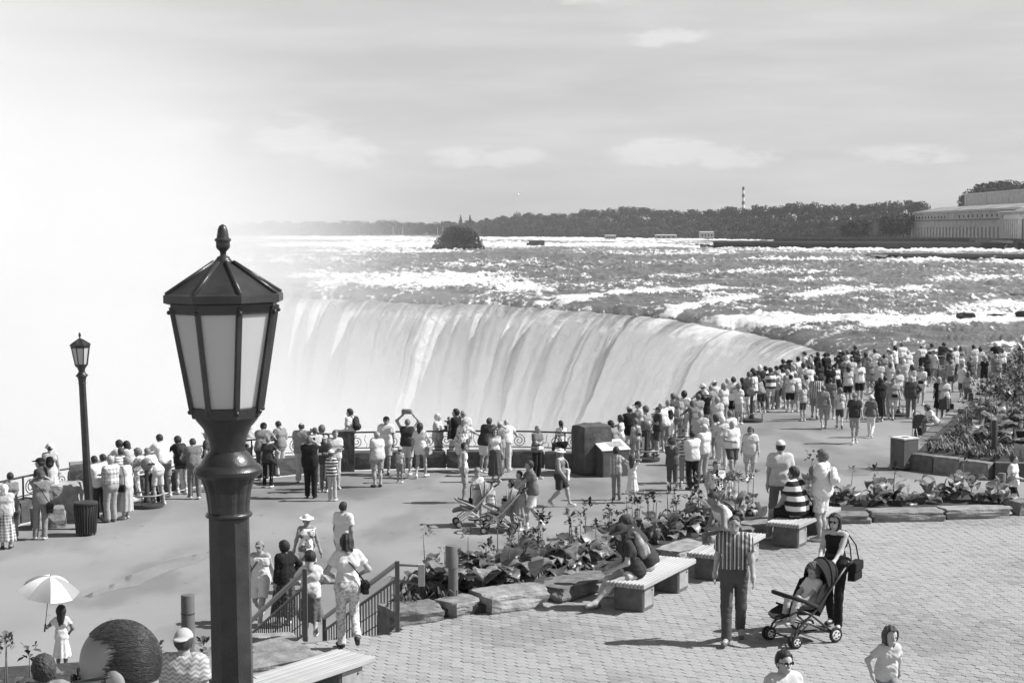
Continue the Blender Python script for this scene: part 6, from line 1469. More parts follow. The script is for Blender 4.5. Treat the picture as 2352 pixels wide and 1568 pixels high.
C(1120, 960, 1.74, 150, 'lean', 'm', ('jacket', D1), ('shorts', W8), ('short', .06), 'man in a dark jacket and white shorts leaning on the railing', skin='t'); C(1131, 975, 1.30, 180, 'st', 'c', ('tee', W8), ('shorts', G4), ('short', .1), 'child in white beside the man with the dark jacket')
C(1145, 969, 1.66, 175, 'cam', 'm', ('tee', G5), ('shorts', G4), ('crop', .2), 'person in a cap looking through binoculars at the railing', hat=('cap', G6)); C(1139, 984, 1.60, 10, 'st', 'f', ('tank', W8), ('lskirt', D2), ('bob', .04), 'woman in sunglasses, white sleeveless top and long dark skirt walking towards us', glass=1, shoes=.6)
C(1165, 963, 1.66, 165, 'lean', 's', ('polo', W8), ('long', W7), ('thin', .4), 'balding man in white polo and pale trousers leaning on the railing', shoes=.6)
q = C(1232, 977, 1.62, 40, 'fold', 'm', ('tee', G3), ('long', BK), ('crop', .3), 'man in a dark grey tee standing right of the leaning man in white'); waistpack(q, W8, 'white waist pack of the man in the dark grey tee')
C(1292, 966, 1.66, -150, 'sit', 'f', ('tank', W8), ('long', BK), ('pony', .03), 'woman in a white top sitting on the wall left of the big boulder', base=.12, skin='t')
q = C(1287, 1030, 1.62, 70, 'walk', 'w', ('tank', G3), ('shorts', D1), ('bob', .2), 'woman in a white sun hat striding to the right across the plaza', hat=('sun', W8), shoes=.85); handbag(q, W8, 'large white tote of the woman in the sun hat', 1, 1.0, size=(.40, .16, .34))
C(1178, 1102, 1.18, -60, 'fold', 'c', ('tee', W8), ('skirt', G5), ('bob', .02), 'small girl with a dark bob in a white tee beside the stroller'); C(1199, 1081, 1.50, -50, 'fold', 'f', ('sun', G5), None, ('short', .03), 'dark-haired woman in a grey dress behind the stroller', shoes=.8)
C(1223, 1057, 1.76, -80, 'push', 'm', ('tee', G3), ('shorts', W8), ('short', .04), 'man in grey tee and white shorts pushing the pale stroller', shoes=.75, sock=.8)
C(1126, 1111, .98, 20, 'st', 'c', ('tank', W7), ('long', W7), ('curly', .5), 'fair-haired toddler in pale clothes behind the stroller'); 
C(1417, 1026, 1.44, 175, 'point', 'c', ('long', ('vstripe', .5, .28, .8)), ('long', G4), ('short', .03), 'boy in loose grey clothes stretching an arm to the information stand', shoes=.05); C(1453, 1043, 1.30, 170, 'headh', 'c', ('dress', W8), None, ('long', .06), 'girl in a white dress with her hands at her head', shoes=.85)
# ---------------- from the boulder to the right
C(1404, 966, 1.64, -130, 'lean', 'f', ('tank', G4), ('shorts', D2), ('bob', .02), 'dark-haired woman just behind the big boulder'); C(1427, 954, 1.66, -110, 'st', 'f', ('tank', FLO), ('shorts', G4), ('curly', .03), 'dark curly woman in a flowered tank right of the boulder', skin='t')
C(1447, 933, 1.80, -150, 'st', 's', ('jacket', BK), ('shorts', W8), ('short', .05), 'big man in a black jacket and white shorts behind the information stand', hat=('cap', G6)); C(1467, 922, 1.80, -100, 'camlow', 'm', ('tee', G6), ('shorts', G4), ('short', .05), 'man in a dark cap looking at something in his raised hands', hat=('cap', BK))
q = C(1462, 960, 1.40, -160, 'st', 'c', ('tank', W7), ('shorts', G5), ('short', .15), 'child in a pale tank with a round backpack right of the black jacket'); backpack(q, G4, 'round grey backpack of the child near the boulder', .8)
C(1509, 935, 1.62, -80, 'fold', 'm', ('tee', D1), ('shorts', D2), ('short', .05), 'teenage boy in a dark cap and dark jersey with a pale number', hat=('cap', D1), shoes=.05); q = C(1536, 918, 1.74, 180, 'fold', 'w', ('tank', W8), ('shorts', W8), ('crop', .25), 'broad woman in a white tank and white shorts with an arm out'); backpack(q, BK, 'small black string backpack of the broad woman in white', .75); handbag(q, G3, 'grey shoulder bag right of the woman in the white tank', -1, 1.1, size=(.3, .14, .24))
C(1547, 903, 1.82, -140, 'st', 'm', ('tee', D2), ('long', G5), ('short', .12), 'tall man in a dark tee and pale trousers above the broad woman in white'); C(1558, 908, 1.70, -150, 'st', 'f', ('tee', G5), ('shorts', G4), ('short', .3), 'grey-haired person squeezed between two tall men'); C(1570, 898, 1.80, 175, 'st', 'm', ('long', W8), ('long', W8), ('curly', .02), 'man with round black hair all in white at the railing', skin='d')
C(1589, 920, 1.66, -150, 'lean', 'f', ('long', G3), ('long', D2), ('bob', .1), 'person in grey leaning out right of the man all in white'); C(1617, 897, 1.76, 180, 'st', 'm', ('vest', BK), ('long', G4), ('short', .2), 'man in a white hat and black vest seen from behind', hat=('bucket', W8)); C(1618, 882, 1.78, -140, 'lean', 'm', ('tee', D2), ('long', G4), ('short', .1), 'man in a white brimmed hat at the railing above the man in the black vest', hat=('bucket', W8))
C(1645, 875, 1.80, -130, 'lean', 'm', ('long', G6), ('long', D1), ('short', .1), 'man in a wide white sun hat looking left over the railing', hat=('sun', W8)); C(1634, 886, 1.66, -140, 'lean', 'f', ('tee', G4), ('shorts', G4), ('short', .2), 'small head between the two men in white hats'); C(1650, 912, 1.66, 180, 'st', 'w', ('tee', W7), ('shorts', W7), ('curly', .3), 'fair curly-haired woman in a pale tee seen from behind')
C(1606, 943, 1.74, 170, 'st', 's', ('tee', ('hstripe', .55, .35, 1.6)), ('long', G5), ('crop', .35), 'grey-cropped man in a finely striped shirt'); q = C(1614, 975, 1.74, -160, 'fold', 'm', ('long', W8), ('long', G5), ('short', .4), 'man in a white cap, white shirt and grey trousers', hat=('cap', W8), shoes=.05)
C(1593, 989, 1.72, -150, 'fold', 'm', ('long', W8), ('long', BK), ('crop', .02), 'dark-cropped man in white shirt and black jeans', skin='t', shoes=.05); C(1545, 1004, 1.56, 175, 'fold', 'c', ('tee', D2), ('long', D2), ('short', .05), 'boy in a dark tee and jeans with a cap turned backwards', hat=('capb', .05), shoes=.6)
q = C(1574, 985, 1.62, 10, 'camlow', 'm', ('tee', ('band', .65, .08, 1.8)), ('long', G4), ('short', .06), 'man in a striped tee facing us with a camera at his chest'); handcam(q, 'camera held at the chest by the man in the striped tee')
q = C(1660, 957, 1.66, 175, 'st', 'w', ('tee', W7), ('long', W7), ('curly', .7), 'white-haired woman in pale clothes with a diagonal bag strap'); handbag(q, BK, 'black bag of the white-haired woman with a diagonal strap', -1, .95, cross=True); C(1643, 953, 1.40, -150, 'fold', 'c', ('tee', W7), ('shorts', G4), ('curly', .06), 'dark curly child holding a white cup'); C(1674, 943, 1.74, -160, 'st', 'm', ('tee', W8), ('shorts', G5), ('short', .15), 'man in a white tee behind the old man in the white polo')
C(1681, 966, 1.74, 20, 'walkb', 's', ('polo', W8), ('shorts', D2), ('thin', .4), 'old man in a white polo and dark shorts walking towards us', shoes=.8, sock=.8); C(1722, 980, 1.62, 5, 'walk2', 'w', ('tee', W7), ('shorts', G6), ('curly', .12), 'old woman in sunglasses, pale top and shorts walking towards us', glass=1, shoes=.8, sock=.8)
q = C(1643, 1058, 1.74, 10, 'pock', 'm', ('tank', W8), ('shorts', G4), ('short', .12), 'man in a white tank with dark shoulder straps behind the flowers'); C(1670, 1086, 1.22, 175, 'st', 'c', ('tee', W7), ('shorts', G4), ('crop', .03), 'dark-haired child seen from behind among the flowers')
C(1668, 869, 1.72, 175, 'lean', 'f', ('tee', W7), ('shorts', G6), ('short', .35), 'person in a pale cap left of the man with the printed tee', hat=('cap', G6)); C(1687, 866, 1.82, 175, 'st', 'm', ('tee', ('print', .80, .30, 1.0)), ('shorts', BK), ('short', .03), 'man in a white tee with a large print on the back and black shorts', shoes=.75, sock=.8)
C(1706, 868, 1.66, -150, 'lean', 'f', ('tee', BK), ('shorts', W8), ('bob', .02), 'woman in a dark top and white shorts right of the printed tee'); C(1719, 853, 1.60, 180, 'st', 'c', ('tee', G4), ('shorts', W7), ('crop', .12), 'boy in grey tee and pale shorts standing on the viewer stand', base=.10, shoes=.75); C(1731, 852, 1.76, -130, 'st', 'm', ('tee', ('vstripe', .75, .4, .7)), ('shorts', W8), ('short', .02), 'dark-haired man in a striped white shirt and white shorts', skin='t')
C(1734, 846, 1.74, -150, 'lean', 'm', ('tee', G3), ('long', D2), ('short', .05), 'man in a dark hat deepest at the railing behind the boy in grey', hat=('bucket', D2)); C(1748, 838, 1.84, 175, 'st', 'm', ('tee', D2), ('shorts', W8), ('short', .7), 'tall white-haired man in a dark tee and white shorts'); C(1758, 841, 1.76, -150, 'st', 'm', ('long', W7), ('shorts', G6), ('short', .02), 'dark-haired man in a pale shirt behind the tall white-haired man')
C(1772, 844, 1.76, -140, 'fold', 'm', ('tee', ('band', .7, .06, .6)), ('shorts', W7), ('short', .06), 'man in a cap and black and white jersey', hat=('cap', .1)); C(1789, 841, 1.78, -130, 'down', 'm', ('tee', W7), ('shorts', W7), ('short', .02), 'dark-haired man in pale shirt and shorts looking down'); C(1802, 825, 1.82, -150, 'lean', 'm', ('tee', BK), ('shorts', D1), ('short', .04), 'man in black at the railing left of the dark wide hat'); C(1814, 827, 1.76, -150, 'lean', 'f', ('tee', BK), ('shorts', G5), ('bob', .03), 'person in a dark wide hat at the railing', hat=('wide', BK))
C(1808, 849, 1.66, -160, 'st', 'f', ('tee', G5), ('shorts', G6), ('curly', .4), 'fair curly-haired woman above the white bucket hat'); C(1815, 857, 1.62, 178, 'st', 'f', ('tee', W7), ('shorts', BK), ('bob', .02), 'woman in a white bucket hat, white tee and black shorts seen from behind', hat=('bucket', W8), shoes=.8, sock=.85); q = C(1828, 857, 1.66, -140, 'lean', 'f', ('tee', ('floral', .6, .3, 1.2)), ('shorts', G5), ('short', .2), 'woman in a patterned blouse right of the white bucket hat'); handbag(q, BK, 'long black bag of the woman in the patterned blouse', -1, .95, size=(.28, .12, .36))
C(1823, 838, 1.60, -150, 'st', 'c', ('tee', W7), ('shorts', G5), ('short', .4), 'fair child between the black hat and the man in white'); C(1833, 819, 1.82, -160, 'st', 'm', ('long', W8), ('long', W7), ('short', .02), 'dark-haired man in a loose white shirt near the end of the falls'); q = C(1850, 808, 1.84, -120, 'st', 'm', ('tee', W7), ('shorts', G5), ('short', .05), 'man in a dark cap looking left with a large backpack', hat=('cap', D1)); backpack(q, G4, 'large pale and dark backpack of the man looking left', 1.1, .7)
C(1862, 815, 1.70, -160, 'lean', 'f', ('tee', D1), ('shorts', W8), ('short', .02), 'dark-haired person right of the man with the large backpack'); q = C(1876, 808, 1.80, 175, 'st', 'm', ('tee', W7), ('shorts', W8), ('short', .03), 'man with a black pack and white shorts at the end of the falls'); backpack(q, BK, 'black backpack of the man with white shorts at the end of the falls', 1.05)
C(1872, 862, 1.78, 175, 'walk', 's', ('tee', VS), ('shorts', G4), ('short', .04), 'big man in a boldly striped shirt walking away from us', shoes=.1); C(1852, 861, 1.30, 170, 'st', 'c', ('tee', W8), ('shorts', G4), ('curly', .05), 'dark-haired child left of the big man in stripes'); C(1845, 880, 1.45, -140, 'fold', 'c', ('tee', G6), ('shorts', D2), ('short', .2), 'boy in pale tee beside the big man in stripes')
q = C(1895, 811, 1.80, -165, 'lean', 'm', ('jacket', BK), ('long', BK), ('short', .03), 'person in a dark hooded jacket at the railing', hat=('bucket', BK)); C(1903, 810, 1.74, -160, 'lean', 'f', ('tee', ('vstripe', .6, .08, 1.1)), ('long', D1), ('short', .03), 'person in striped dark clothes right of the dark hood'); C(1927, 805, 1.76, -150, 'camlow', 'm', ('tee', BK), ('long', D2), ('short', .05), 'man in a white cap leaning left at the railing', hat=('cap', W8)); C(1934, 807, 1.72, -160, 'st', 'm', ('tee', D1), ('long', D1), ('short', .02), 'dark-haired man right of the white cap')
C(1948, 804, 1.76, 175, 'st', 'm', ('tee', W7), ('long', G5), ('short', .12), 'man in pale shirt with neat brown hair at the railing'); C(1946, 817, 1.66, 170, 'st', 'w', ('tee', W8), ('long', G4), ('curly', .7), 'white-haired woman in a full white tee at the railing'); C(1924, 822, 1.72, -150, 'lean', 'f', ('jacket', BK), ('long', BK), ('curly', .03), 'woman with bushy black hair and a black jacket'); C(1967, 794, 1.84, -170, 'st', 'm', ('tee', BK), ('long', G3), ('short', .04), 'tallest man in black above the far crowd', hat=('cap', D2)); C(1965, 806, 1.74, 180, 'st', 'm', ('tee', D2), ('long', D1), ('short', .1), 'man in a wide dark hat under the tallest man', hat=('wide', D1)); C(1973, 809, 1.68, 170, 'st', 'f', ('tee', W8), ('shorts', D2), ('short', .3), 'woman in white right of the wide dark hat')
C(1987, 809, 1.70, 180, 'st', 'f', ('tee', G4), ('shorts', G5), ('bob', .05), 'dark bobbed woman left of the man in the white tee'); C(1991, 818, 1.50, 170, 'st', 'c', ('tee', G6), ('shorts', G4), ('short', .2), 'child below the dark bobbed woman'); C(2009, 801, 1.80, 180, 'hips', 'm', ('tee', W8), ('shorts', D1), ('short', .06), 'man in a bright white tee and dark shorts with hands on hips'); C(2031, 814, 1.66, -160, 'cam', 'f', ('tee', G4), ('long', D2), ('short', .03), 'woman taking a picture left of the long pale dress'); C(2038, 800, 1.74, 175, 'st', 'f', ('tee', W7), ('shorts', G5), ('short', .2), 'person in an ornate white hat by the water', hat=('sun', W8)); C(2047, 805, 1.72, -90, 'fold', 'f', ('long', W7), ('lskirt', W7), ('bun', .06), 'slim woman in a long pale dress turned left'); C(2055, 794, 1.80, -120, 'st', 'm', ('tee', W8), ('long', D2), ('bob', .02), 'long dark-haired person in a white tee by the water')
# second rank of the far crowd, nearer to us
C(1924, 836, 1.62, 30, 'st', 'f', ('tank', W8), ('long', BK), ('curly', .02), 'woman with black curls and a white sleeveless top turned right', skin='t'); C(1949, 841, 1.68, 178, 'st', 'f', ('tee', W7), ('shorts', BK), ('bob', .03), 'dark bobbed woman in a pale tee and black shorts seen from behind'); C(1975, 831, 1.82, 10, 'st', 'm', ('tee', ('print', .74, .22, 1.0)), ('shorts', BK), ('short', .04), 'man in a pale tee with a chest print and black shorts facing us', shoes=.8, sock=.8)
C(1910, 868, 1.64, 175, 'st', 'm', ('tee', G3), ('shorts', G4), ('crop', .03), 'boy with cropped hair in a grey tee behind the shirt numbered three'); q = C(1894, 886, 1.66, 175, 'walk2', 'f', ('tee', G4), ('shorts', G5), ('short', .15), 'short-haired woman in grey walking away beside the numbered shirt', shoes=.75)
q = C(1929, 890, 1.54, 178, 'walk', 'c', ('tee', W7), ('shorts', D2), ('short', .15), 'boy in a pale jersey numbered three walking away', shoes=.1)
def digit3(q):
    cu = bpy.data.curves.new('number', 'FONT'); cu.body = '3'; cu.size = .24; cu.extrude = .004; cu.align_x = 'CENTER'
    t = bpy.data.objects.new('number', cu); COL.objects.link(t); me = bpy.data.meshes.new_from_object(t.evaluated_get(bpy.context.evaluated_depsgraph_get())); bpy.data.objects.remove(t)
    o = bpy.data.objects.new('number', me); COL.objects.link(o); o.parent = q['o']; o.location = (0, .145, 1.15); o.rotation_euler = (math.pi / 2, 0, math.pi); o.data.materials.append(mat(.12, .9))
digit3(q)
C(1964, 903, 1.80, 0, 'walk2', 'm', ('polo', D1), ('shorts', G5), ('short', .1), 'man in sunglasses, dark polo and shorts walking towards us', hat=('cap', G4), glass=1, shoes=.85, sock=.85); q = C(2000, 908, 1.56, 165, 'walk', 'f', ('tee', G3), ('long', W8), ('short', .1), 'woman in a white hat and white trousers with a jacket round her waist', hat=('bucket', W8)); handbag(q, W7, 'pale bag on the back of the woman in the white hat', 1, 1.1, size=(.22, .1, .26))
C(2022, 868, 1.72, -170, 'st', 'f', ('long', BK), ('lskirt', BK), ('long', .02), 'woman all in black beside the bicycle'); C(2035, 863, 1.74, 170, 'walk', 'm', ('tee', G4), ('long', G6), ('short', .05), 'man in a grey tee and pale trousers striding away'); q = C(2053, 869, 1.66, 0, 'walk2', 'w', ('tee', G5), ('shorts', W7), ('short', .04), 'woman in sunglasses with a dark jacket tied at her waist walking towards us', glass=1, skin='l', shoes=.05); waistpack(q, BK, 'black jacket and pouch at the waist of the woman in sunglasses'); C(2062, 848, 1.74, -160, 'st', 'm', ('tee', W7), ('shorts', G4), ('short', .2), 'man in a light tee behind the woman in sunglasses')
C(2072, 788, 1.80, 180, 'lean', 'm', ('tee', W8), ('long', G5), ('crop', .1), 'man in a white tee at the railing left of the plaid shirt'); C(2074, 825, 1.68, 170, 'fold', 's', ('tee', ('hstripe', .7, .4, 1.0)), ('long', G5), ('short', .7), 'white-haired man in a lined pale shirt'); C(2118, 793, 1.76, 180, 'lean', 's', ('tuck', PLD), ('long', BK), ('thin', .06), 'balding man in a checked shirt and black trousers at the water railing'); C(2143, 789, 1.76, 175, 'st', 'm', ('tee', ('band', .7, .06, .7)), ('long', BK), ('short', .02), 'dark-haired man in a black and white shirt at the water railing')
C(2145, 805, 1.76, -70, 'walk', 'm', ('tee', W8), ('shorts', G4), ('short', .06), 'man in white tee and grey shorts striding left before the water railing', shoes=.05); C(2167, 786, 1.84, 150, 'lean', 'm', ('long', D1), ('long', G4), ('short', .03), 'tall man in a dark shirt and jeans bending to the water railing'); q = C(2181, 800, 1.72, 170, 'st', 'm', ('tee', ('floral', .6, .2, 1.0)), ('shorts', D2), ('short', .1), 'person in a white cap with a dark backpack at the water railing', hat=('cap', W8)); backpack(q, D1, 'dark backpack of the person in the white cap by the water'); C(2195, 796, 1.74, -150, 'st', 'm', ('tee', W7), ('long', D2), ('short', .12), 'man in a pale tee between the backpack and the white shorts'); C(2205, 796, 1.70, 175, 'lean', 'f', ('tank', G4), ('shorts', W8), ('bob', .06), 'woman in a dark tank and bright white shorts at the water')
C(2234, 792, 1.80, 178, 'stw', 's', ('tee', ('floral', .65, .35, 1.3)), ('shorts', G5), ('short', .03), 'big man in a patterned shirt at the water railing'); C(2250, 798, 1.66, 170, 'st', 'f', ('tee', W7), ('shorts', G5), ('curly', .02), 'dark curly person right of the big patterned shirt'); C(2229, 818, 1.66, -140, 'pock', 'm', ('tee', D2), ('shorts', G4), ('short', .25), 'youth in a dark tee below the big patterned shirt'); C(2261, 817, 1.50, 175, 'stw', 'c', ('tee', BK), ('shorts', BK), ('curly', .3), 'fair curly child in a black tee and black shorts', shoes=.05); C(2273, 817, 1.40, 180, 'st', 'c', ('tee', W7), ('shorts', G5), ('short', .12), 'small child in white right of the child in black')
C(2288, 786, 1.78, -160, 'lean', 's', ('tee', BK), ('long', D2), ('short', .6), 'broad man in a white cap and black shirt leaning on the water railing', hat=('cap', W8)); C(2291, 812, 1.76, 178, 'stw', 's', ('tee', G4), ('shorts', W7), ('thin', .4), 'stout balding man in grey tee and pale shorts seen from behind', shoes=.05, sock=.08); C(2333, 801, 1.66, 175, 'st', 'w', ('tee', W8), ('long', ('plaid', .35, .06, 1.0)), ('short', .35), 'woman in a white top and dark plaid trousers near the right edge'); C(2338, 787, 1.76, 170, 'st', 'm', ('tee', W7), ('shorts', G5), ('short', .75), 'white-haired man behind the woman in plaid trousers')
q = C(2115, 841, 1.68, -10, 'fold', 'f', ('tee', W8), ('shorts', W7), ('short', .25), 'woman in a visor and sunglasses, white tee and pale shorts facing us', hat=('visor', G4), glass=1, shoes=.85); waistpack(q, BK, 'black waist pack of the woman in the visor'); q = C(2095, 864, 1.70, 175, 'st2', 'w', ('jacket', D2), ('long', G3), ('bob', .35), 'fair-haired woman in a dark jacket with her back to us', shoes=.8); C(2159, 866, 1.64, 160, 'st', 'f', ('dress', BK), None, ('bob', .35), 'fair-haired woman in a short dark dress')
q = C(2171, 868, 1.72, 10, 'st', 'f', ('tee', W7), ('skirt', D2), ('short', .02), 'dark-haired woman in a white tee carrying a dark shopping bag', shoes=.8, skin='t'); handbag(q, D1, 'dark striped shopping bag of the dark-haired woman in white', 1, .62, strap=False, size=(.34, .12, .40), name='shopping_bag'); C(2211, 835, 1.70, -60, 'walk', 'f', ('tee', W8), ('shorts', D2), ('short', .04), 'woman in white tee and dark shorts striding left', shoes=.1, sock=.8); C(2225, 853, 1.66, 170, 'walkb', 'f', ('tank', G6), ('long', G3), ('bob', .12), 'woman in a pale tank and grey trousers walking away near the small bollard')
q = C(2148, 929, 1.64, -70, 'sitl', 'f', ('tee', W8), ('shorts', W7), ('bob', .04), 'dark-haired woman in white seated on the flower bed ledge', base=.06, skin='t')
# some who stand in the gaps of the dense part of the crowd
for k, (x, yt, h, a, bd, t, b, hr, lb) in enumerate([
    (1487, 932, 1.55, -140, 'c', G5, D2, ('short', .1), 'boy between the black jacket and the dark jersey'), (1522, 926, 1.70, -150, 'm', W7, G4, ('crop', .3), 'fair man half hidden left of the broad woman in white'), (1600, 905, 1.72, -150, 'm', G4, G3, ('short', .1), 'man at the railing between the man all in white and the white hats'),
    (1661, 880, 1.70, -150, 'f', W7, G5, ('bob', .25), 'woman at the railing right of the wide white sun hat'), (1699, 880, 1.55, 170, 'c', W8, W7, ('short', .2), 'child in white against the black shorts of the printed tee man'), (1742, 862, 1.55, -150, 'c', G4, D1, ('bob', .03), 'dark-haired girl in front of the tall white-haired man'),
    (1781, 852, 1.60, -150, 'f', W7, G5, ('short', .2), 'woman between the black and white jersey and the man looking down'), (1798, 845, 1.70, -140, 'm', W7, D2, ('short', .03), 'dark-haired man just below the man in black'), (1842, 832, 1.66, -160, 'f', W7, G5, ('bob', .05), 'woman in pale top under the man in the loose white shirt'),
    (1860, 838, 1.70, 175, 'm', W8, D2, ('short', .05), 'man in white under the large backpack'), (1884, 830, 1.70, -160, 'f', D1, W7, ('bob', .02), 'dark-haired woman in dark top above the big striped shirt'), (1908, 838, 1.70, 170, 'm', BK, BK, ('short', .03), 'man all in black in the thick of the far crowd'),
    (1936, 822, 1.66, -170, 'm', D2, D1, ('short', .02), 'dark figure behind the woman with black curls'), (1957, 822, 1.70, 180, 'm', G6, G4, ('short', .1), 'man in light grey left of the pale tee with the chest print'), (2000, 822, 1.62, 170, 'f', G4, G5, ('short', .3), 'woman in grey left of the hands-on-hips man'),
    (2020, 830, 1.70, 170, 'm', W7, D2, ('short', .1), 'man in pale tee right of the hands-on-hips man'), (2043, 832, 1.66, 175, 'f', W7, G5, ('bob', .12), 'woman in pale clothes below the long pale dress'), (2085, 805, 1.70, 180, 'f', W7, G5, ('short', .5), 'fair woman at the railing left of the balding man in checks'),
    (2094, 838, 1.50, 150, 'c', W7, G4, ('curly', .06), 'curly child left of the woman in the visor'), (2128, 812, 1.60, 175, 'f', D1, BK, ('bob', .02), 'woman in dark clothes behind the man striding left'), (2185, 826, 1.45, 170, 'c', G5, D2, ('short', .1), 'child below the white cap at the water railing'), (2303, 800, 1.70, 178, 'f', FLO, D2, ('bob', .1), 'woman in a flowered top right of the broad man in black')]):
    C(x, yt, h, a, ('st', 'lean', 'fold', 'stw')[k % 4], bd, ('tee', t), ('shorts' if k % 3 else 'long', b), hr, lb)

# ---------------- the nearer figures
HI = .0135
def seat(v): return Vector((v.x, v.y, TER + .0))
C(597, 1243, 1.60, -10, 'walk', 'w', ('tank', W8), ('shorts', W8), ('short', .15), 'woman in a cap and white sleeveless top walking right of the big lamp', hat=('cap', G4), res=HI, shoes=.8)
handbag(PEOPLE[-1], BK, 'small black cross bag of the woman in the cap right of the lamp', -1, .95, cross=True)
C(653, 1243, 1.62, -130, 'st2', 'w', ('long', BK), ('lskirt', ('floral', .03, .10, 1.5)), ('curly', .02), 'woman with short black hair in a long black dress near the steps', res=HI, skin='t')
C(704, 1182, 1.64, 20, 'walk2', 'f', ('sun', ('floral', .72, .16, .6)), None, ('short', .3), 'woman in a white sun hat and flowered dress walking near the steps', hat=('sun', W8), res=HI, skin='t')
C(788, 1152, 1.74, 150, 'st', 'm', ('tee', W8), ('shorts', W7), ('crop', .03), 'man with cropped black hair in a white shirt beyond the steps', res=HI, skin='t')
C(712, 1264, 1.50, -170, 'stairs', 'c', ('tee', W8), ('shorts', BK), ('crop', .02), 'child in a white tee with a jacket round the waist going down the steps', res=HI, base=.95)
q = PEOPLE[-1]; link('tied_jacket', bottom_mesh('skirt', 'stairs', 'c', HI), q['o'], cloth(G3)).scale = (1.08, 1.08, 1.0)
q = C(797, 1228, 1.58, -165, 'leave', 'f', ('tuck', W8), ('long', ('floral', .62, .36, 1.6)), ('bob', .02), 'woman with a dark bob, white shirt and flowered trousers at the top of the steps', base=TER, res=HI, shoes=.03)
handbag(q, BK, 'black shoulder bag slung across the woman with the dark bob', -1, 1.02, cross=True, size=(.24, .10, .18))
q = C(1687, 1184, 1.77, -10, 'walk2', 'm', ('tuck', ('vstripe', .035, .55, 1.6, 1.15)), ('long', D2), ('crop', .06), 'man in a striped shirt and jeans walking towards us', base=TER, res=.012, glass=None, shoes=.12, skin='m')
link('glasses', glasses_mesh('walk2', 'm'), q['o'], mat(.25, .2, .1, spec=.5))
q = C(1908, 1193, 1.66, -30, 'pushc', 'f', ('tank', BK), ('long', BK), ('bob', .03), 'woman in black with sunglasses pushing the dark stroller', loc=(4.46, 22.34, TER), res=.012, glass=1, shoes=.03, skin='l')
handbag(q, BK, 'large black shoulder bag of the woman pushing the dark stroller', 1, .98, size=(.36, .12, .28), dy=.14)
SW = q
# the stroller sits under her hands
a = math.radians(-61); fwd = Vector((math.sin(a), -math.cos(a), 0)); so = Vector((3.93, 21.72, 0))
stroller((so.x, so.y, TER), a, 'dark stroller with white hubs carrying a small girl')
cpos = so + fwd * -.05
C(0, 0, 1.30, -55, 'stroll', 'c', ('tee', W8), ('long', W7), ('curly', .10), 'small girl sitting in the dark stroller', loc=(cpos.x, cpos.y, TER + .14), res=.012, shoes=.4)
C(2036, 1434, 1.22, 15, 'run', 'c', ('tee', W7), ('shorts', G4), ('bob', .05), 'girl in a pale tee running at the bottom right', base=TER - .12, res=.012, skin='l')
C(1800, 1494, 1.62, 20, 'st', 'f', ('tee', W7), ('long', D2), ('short', .02), 'dark-haired person in sunglasses cut off by the bottom edge', base=TER, res=.012, glass=1, skin='l')
q = C(0, 0, 1.66, -75, 'sitc', 'f', ('tee', D1), ('brief', W8), ('bob', .05), 'woman in a wide dark hat seated on the first bench', hat=('wide', D1), loc=seat(B1[0] + B1[1] * -.62 + B1[2] * .02), res=HI, skin='l', shoes=.1); backpack(q, ('plaid', .45, .12, .6), 'patterned backpack of the woman in the wide dark hat', 1.05, .06)
C(0, 0, 1.76, -110, 'sitl', 'm', ('tee', D1), ('shorts', W8), ('short', .05), 'man in a dark cap and black tee seated behind the wide hat', hat=('cap', D2), loc=seat(B1[0] + B1[1] * -.02 + B1[2] * .06), res=HI)
C(0, 0, 1.78, -75, 'sitl', 'm', ('tank', W8), ('shorts', BK), ('crop', .03), 'man in a white tank top bending forward on the second bench', loc=seat(B2[0] + B2[1] * .25 ), res=HI, skin='t')
q = C(0, 0, 1.76, -125, 'sit', 's', ('tee', ('band', .75, .03, 1.0)), ('shorts', BK), ('short', .03), 'man in a rugby shirt with broad bands seated on the third bench', loc=seat(B3[0] + B3[1] * -.35 ), res=HI, skin='t'); handbag(q, BK, 'black bag hanging at the back of the man in the rugby shirt', -1, .62, cross=True, size=(.2, .1, .2), dy=.12)
C(0, 0, 1.66, 170, 'sit', 'f', ('long', CHK), ('lskirt', CHK), ('bob', .2), 'woman in checked clothes seated behind the woman in white', loc=seat(B3[0] + B3[1] * .45 ), res=HI)
C(1793, 1012, 1.76, 178, 'stw', 'm', ('polo', W7), ('long', G3), ('crop', .03), 'man in a white cap and pale shirt standing behind the third bench', hat=('cap', W8), base=TER - .1, res=HI, shoes=.05)
q = C(1890, 1034, 1.66, -120, 'fold', 'w', ('tee', W8), ('shorts', ('floral', .72, .5, 2.0)), ('curly', .14), 'curly-haired woman in white leaning behind the third bench', base=TER, res=HI, glass=1); backpack(q, W8, 'white bag on the back of the curly-haired woman in white', .8, .6)
C(2328, 1045, 1.66, 60, 'walkb', 'm', ('tee', W8), ('long', BK), ('short', .04), 'man in a white shirt and black trousers beside the right bollard', res=HI, shoes=.05)
C(2346, 967, 1.70, -20, 'fold', 'f', ('tank', BK), ('shorts', G6), ('long', .05), 'woman in a black tank cut off by the right edge', res=HI)
q = C(140, 1390, 1.12, -170, 'umb', 'c', ('dress', W8), None, ('long', .02), 'small dark-haired girl in a white dress under the umbrella', res=HI, skin='d', shoes=.7)
hp = world_pt(q, q['J']['wl'])
umbrella((hp.x + .02, hp.y - .10, hp.z + .60), (.20, .10), .35)
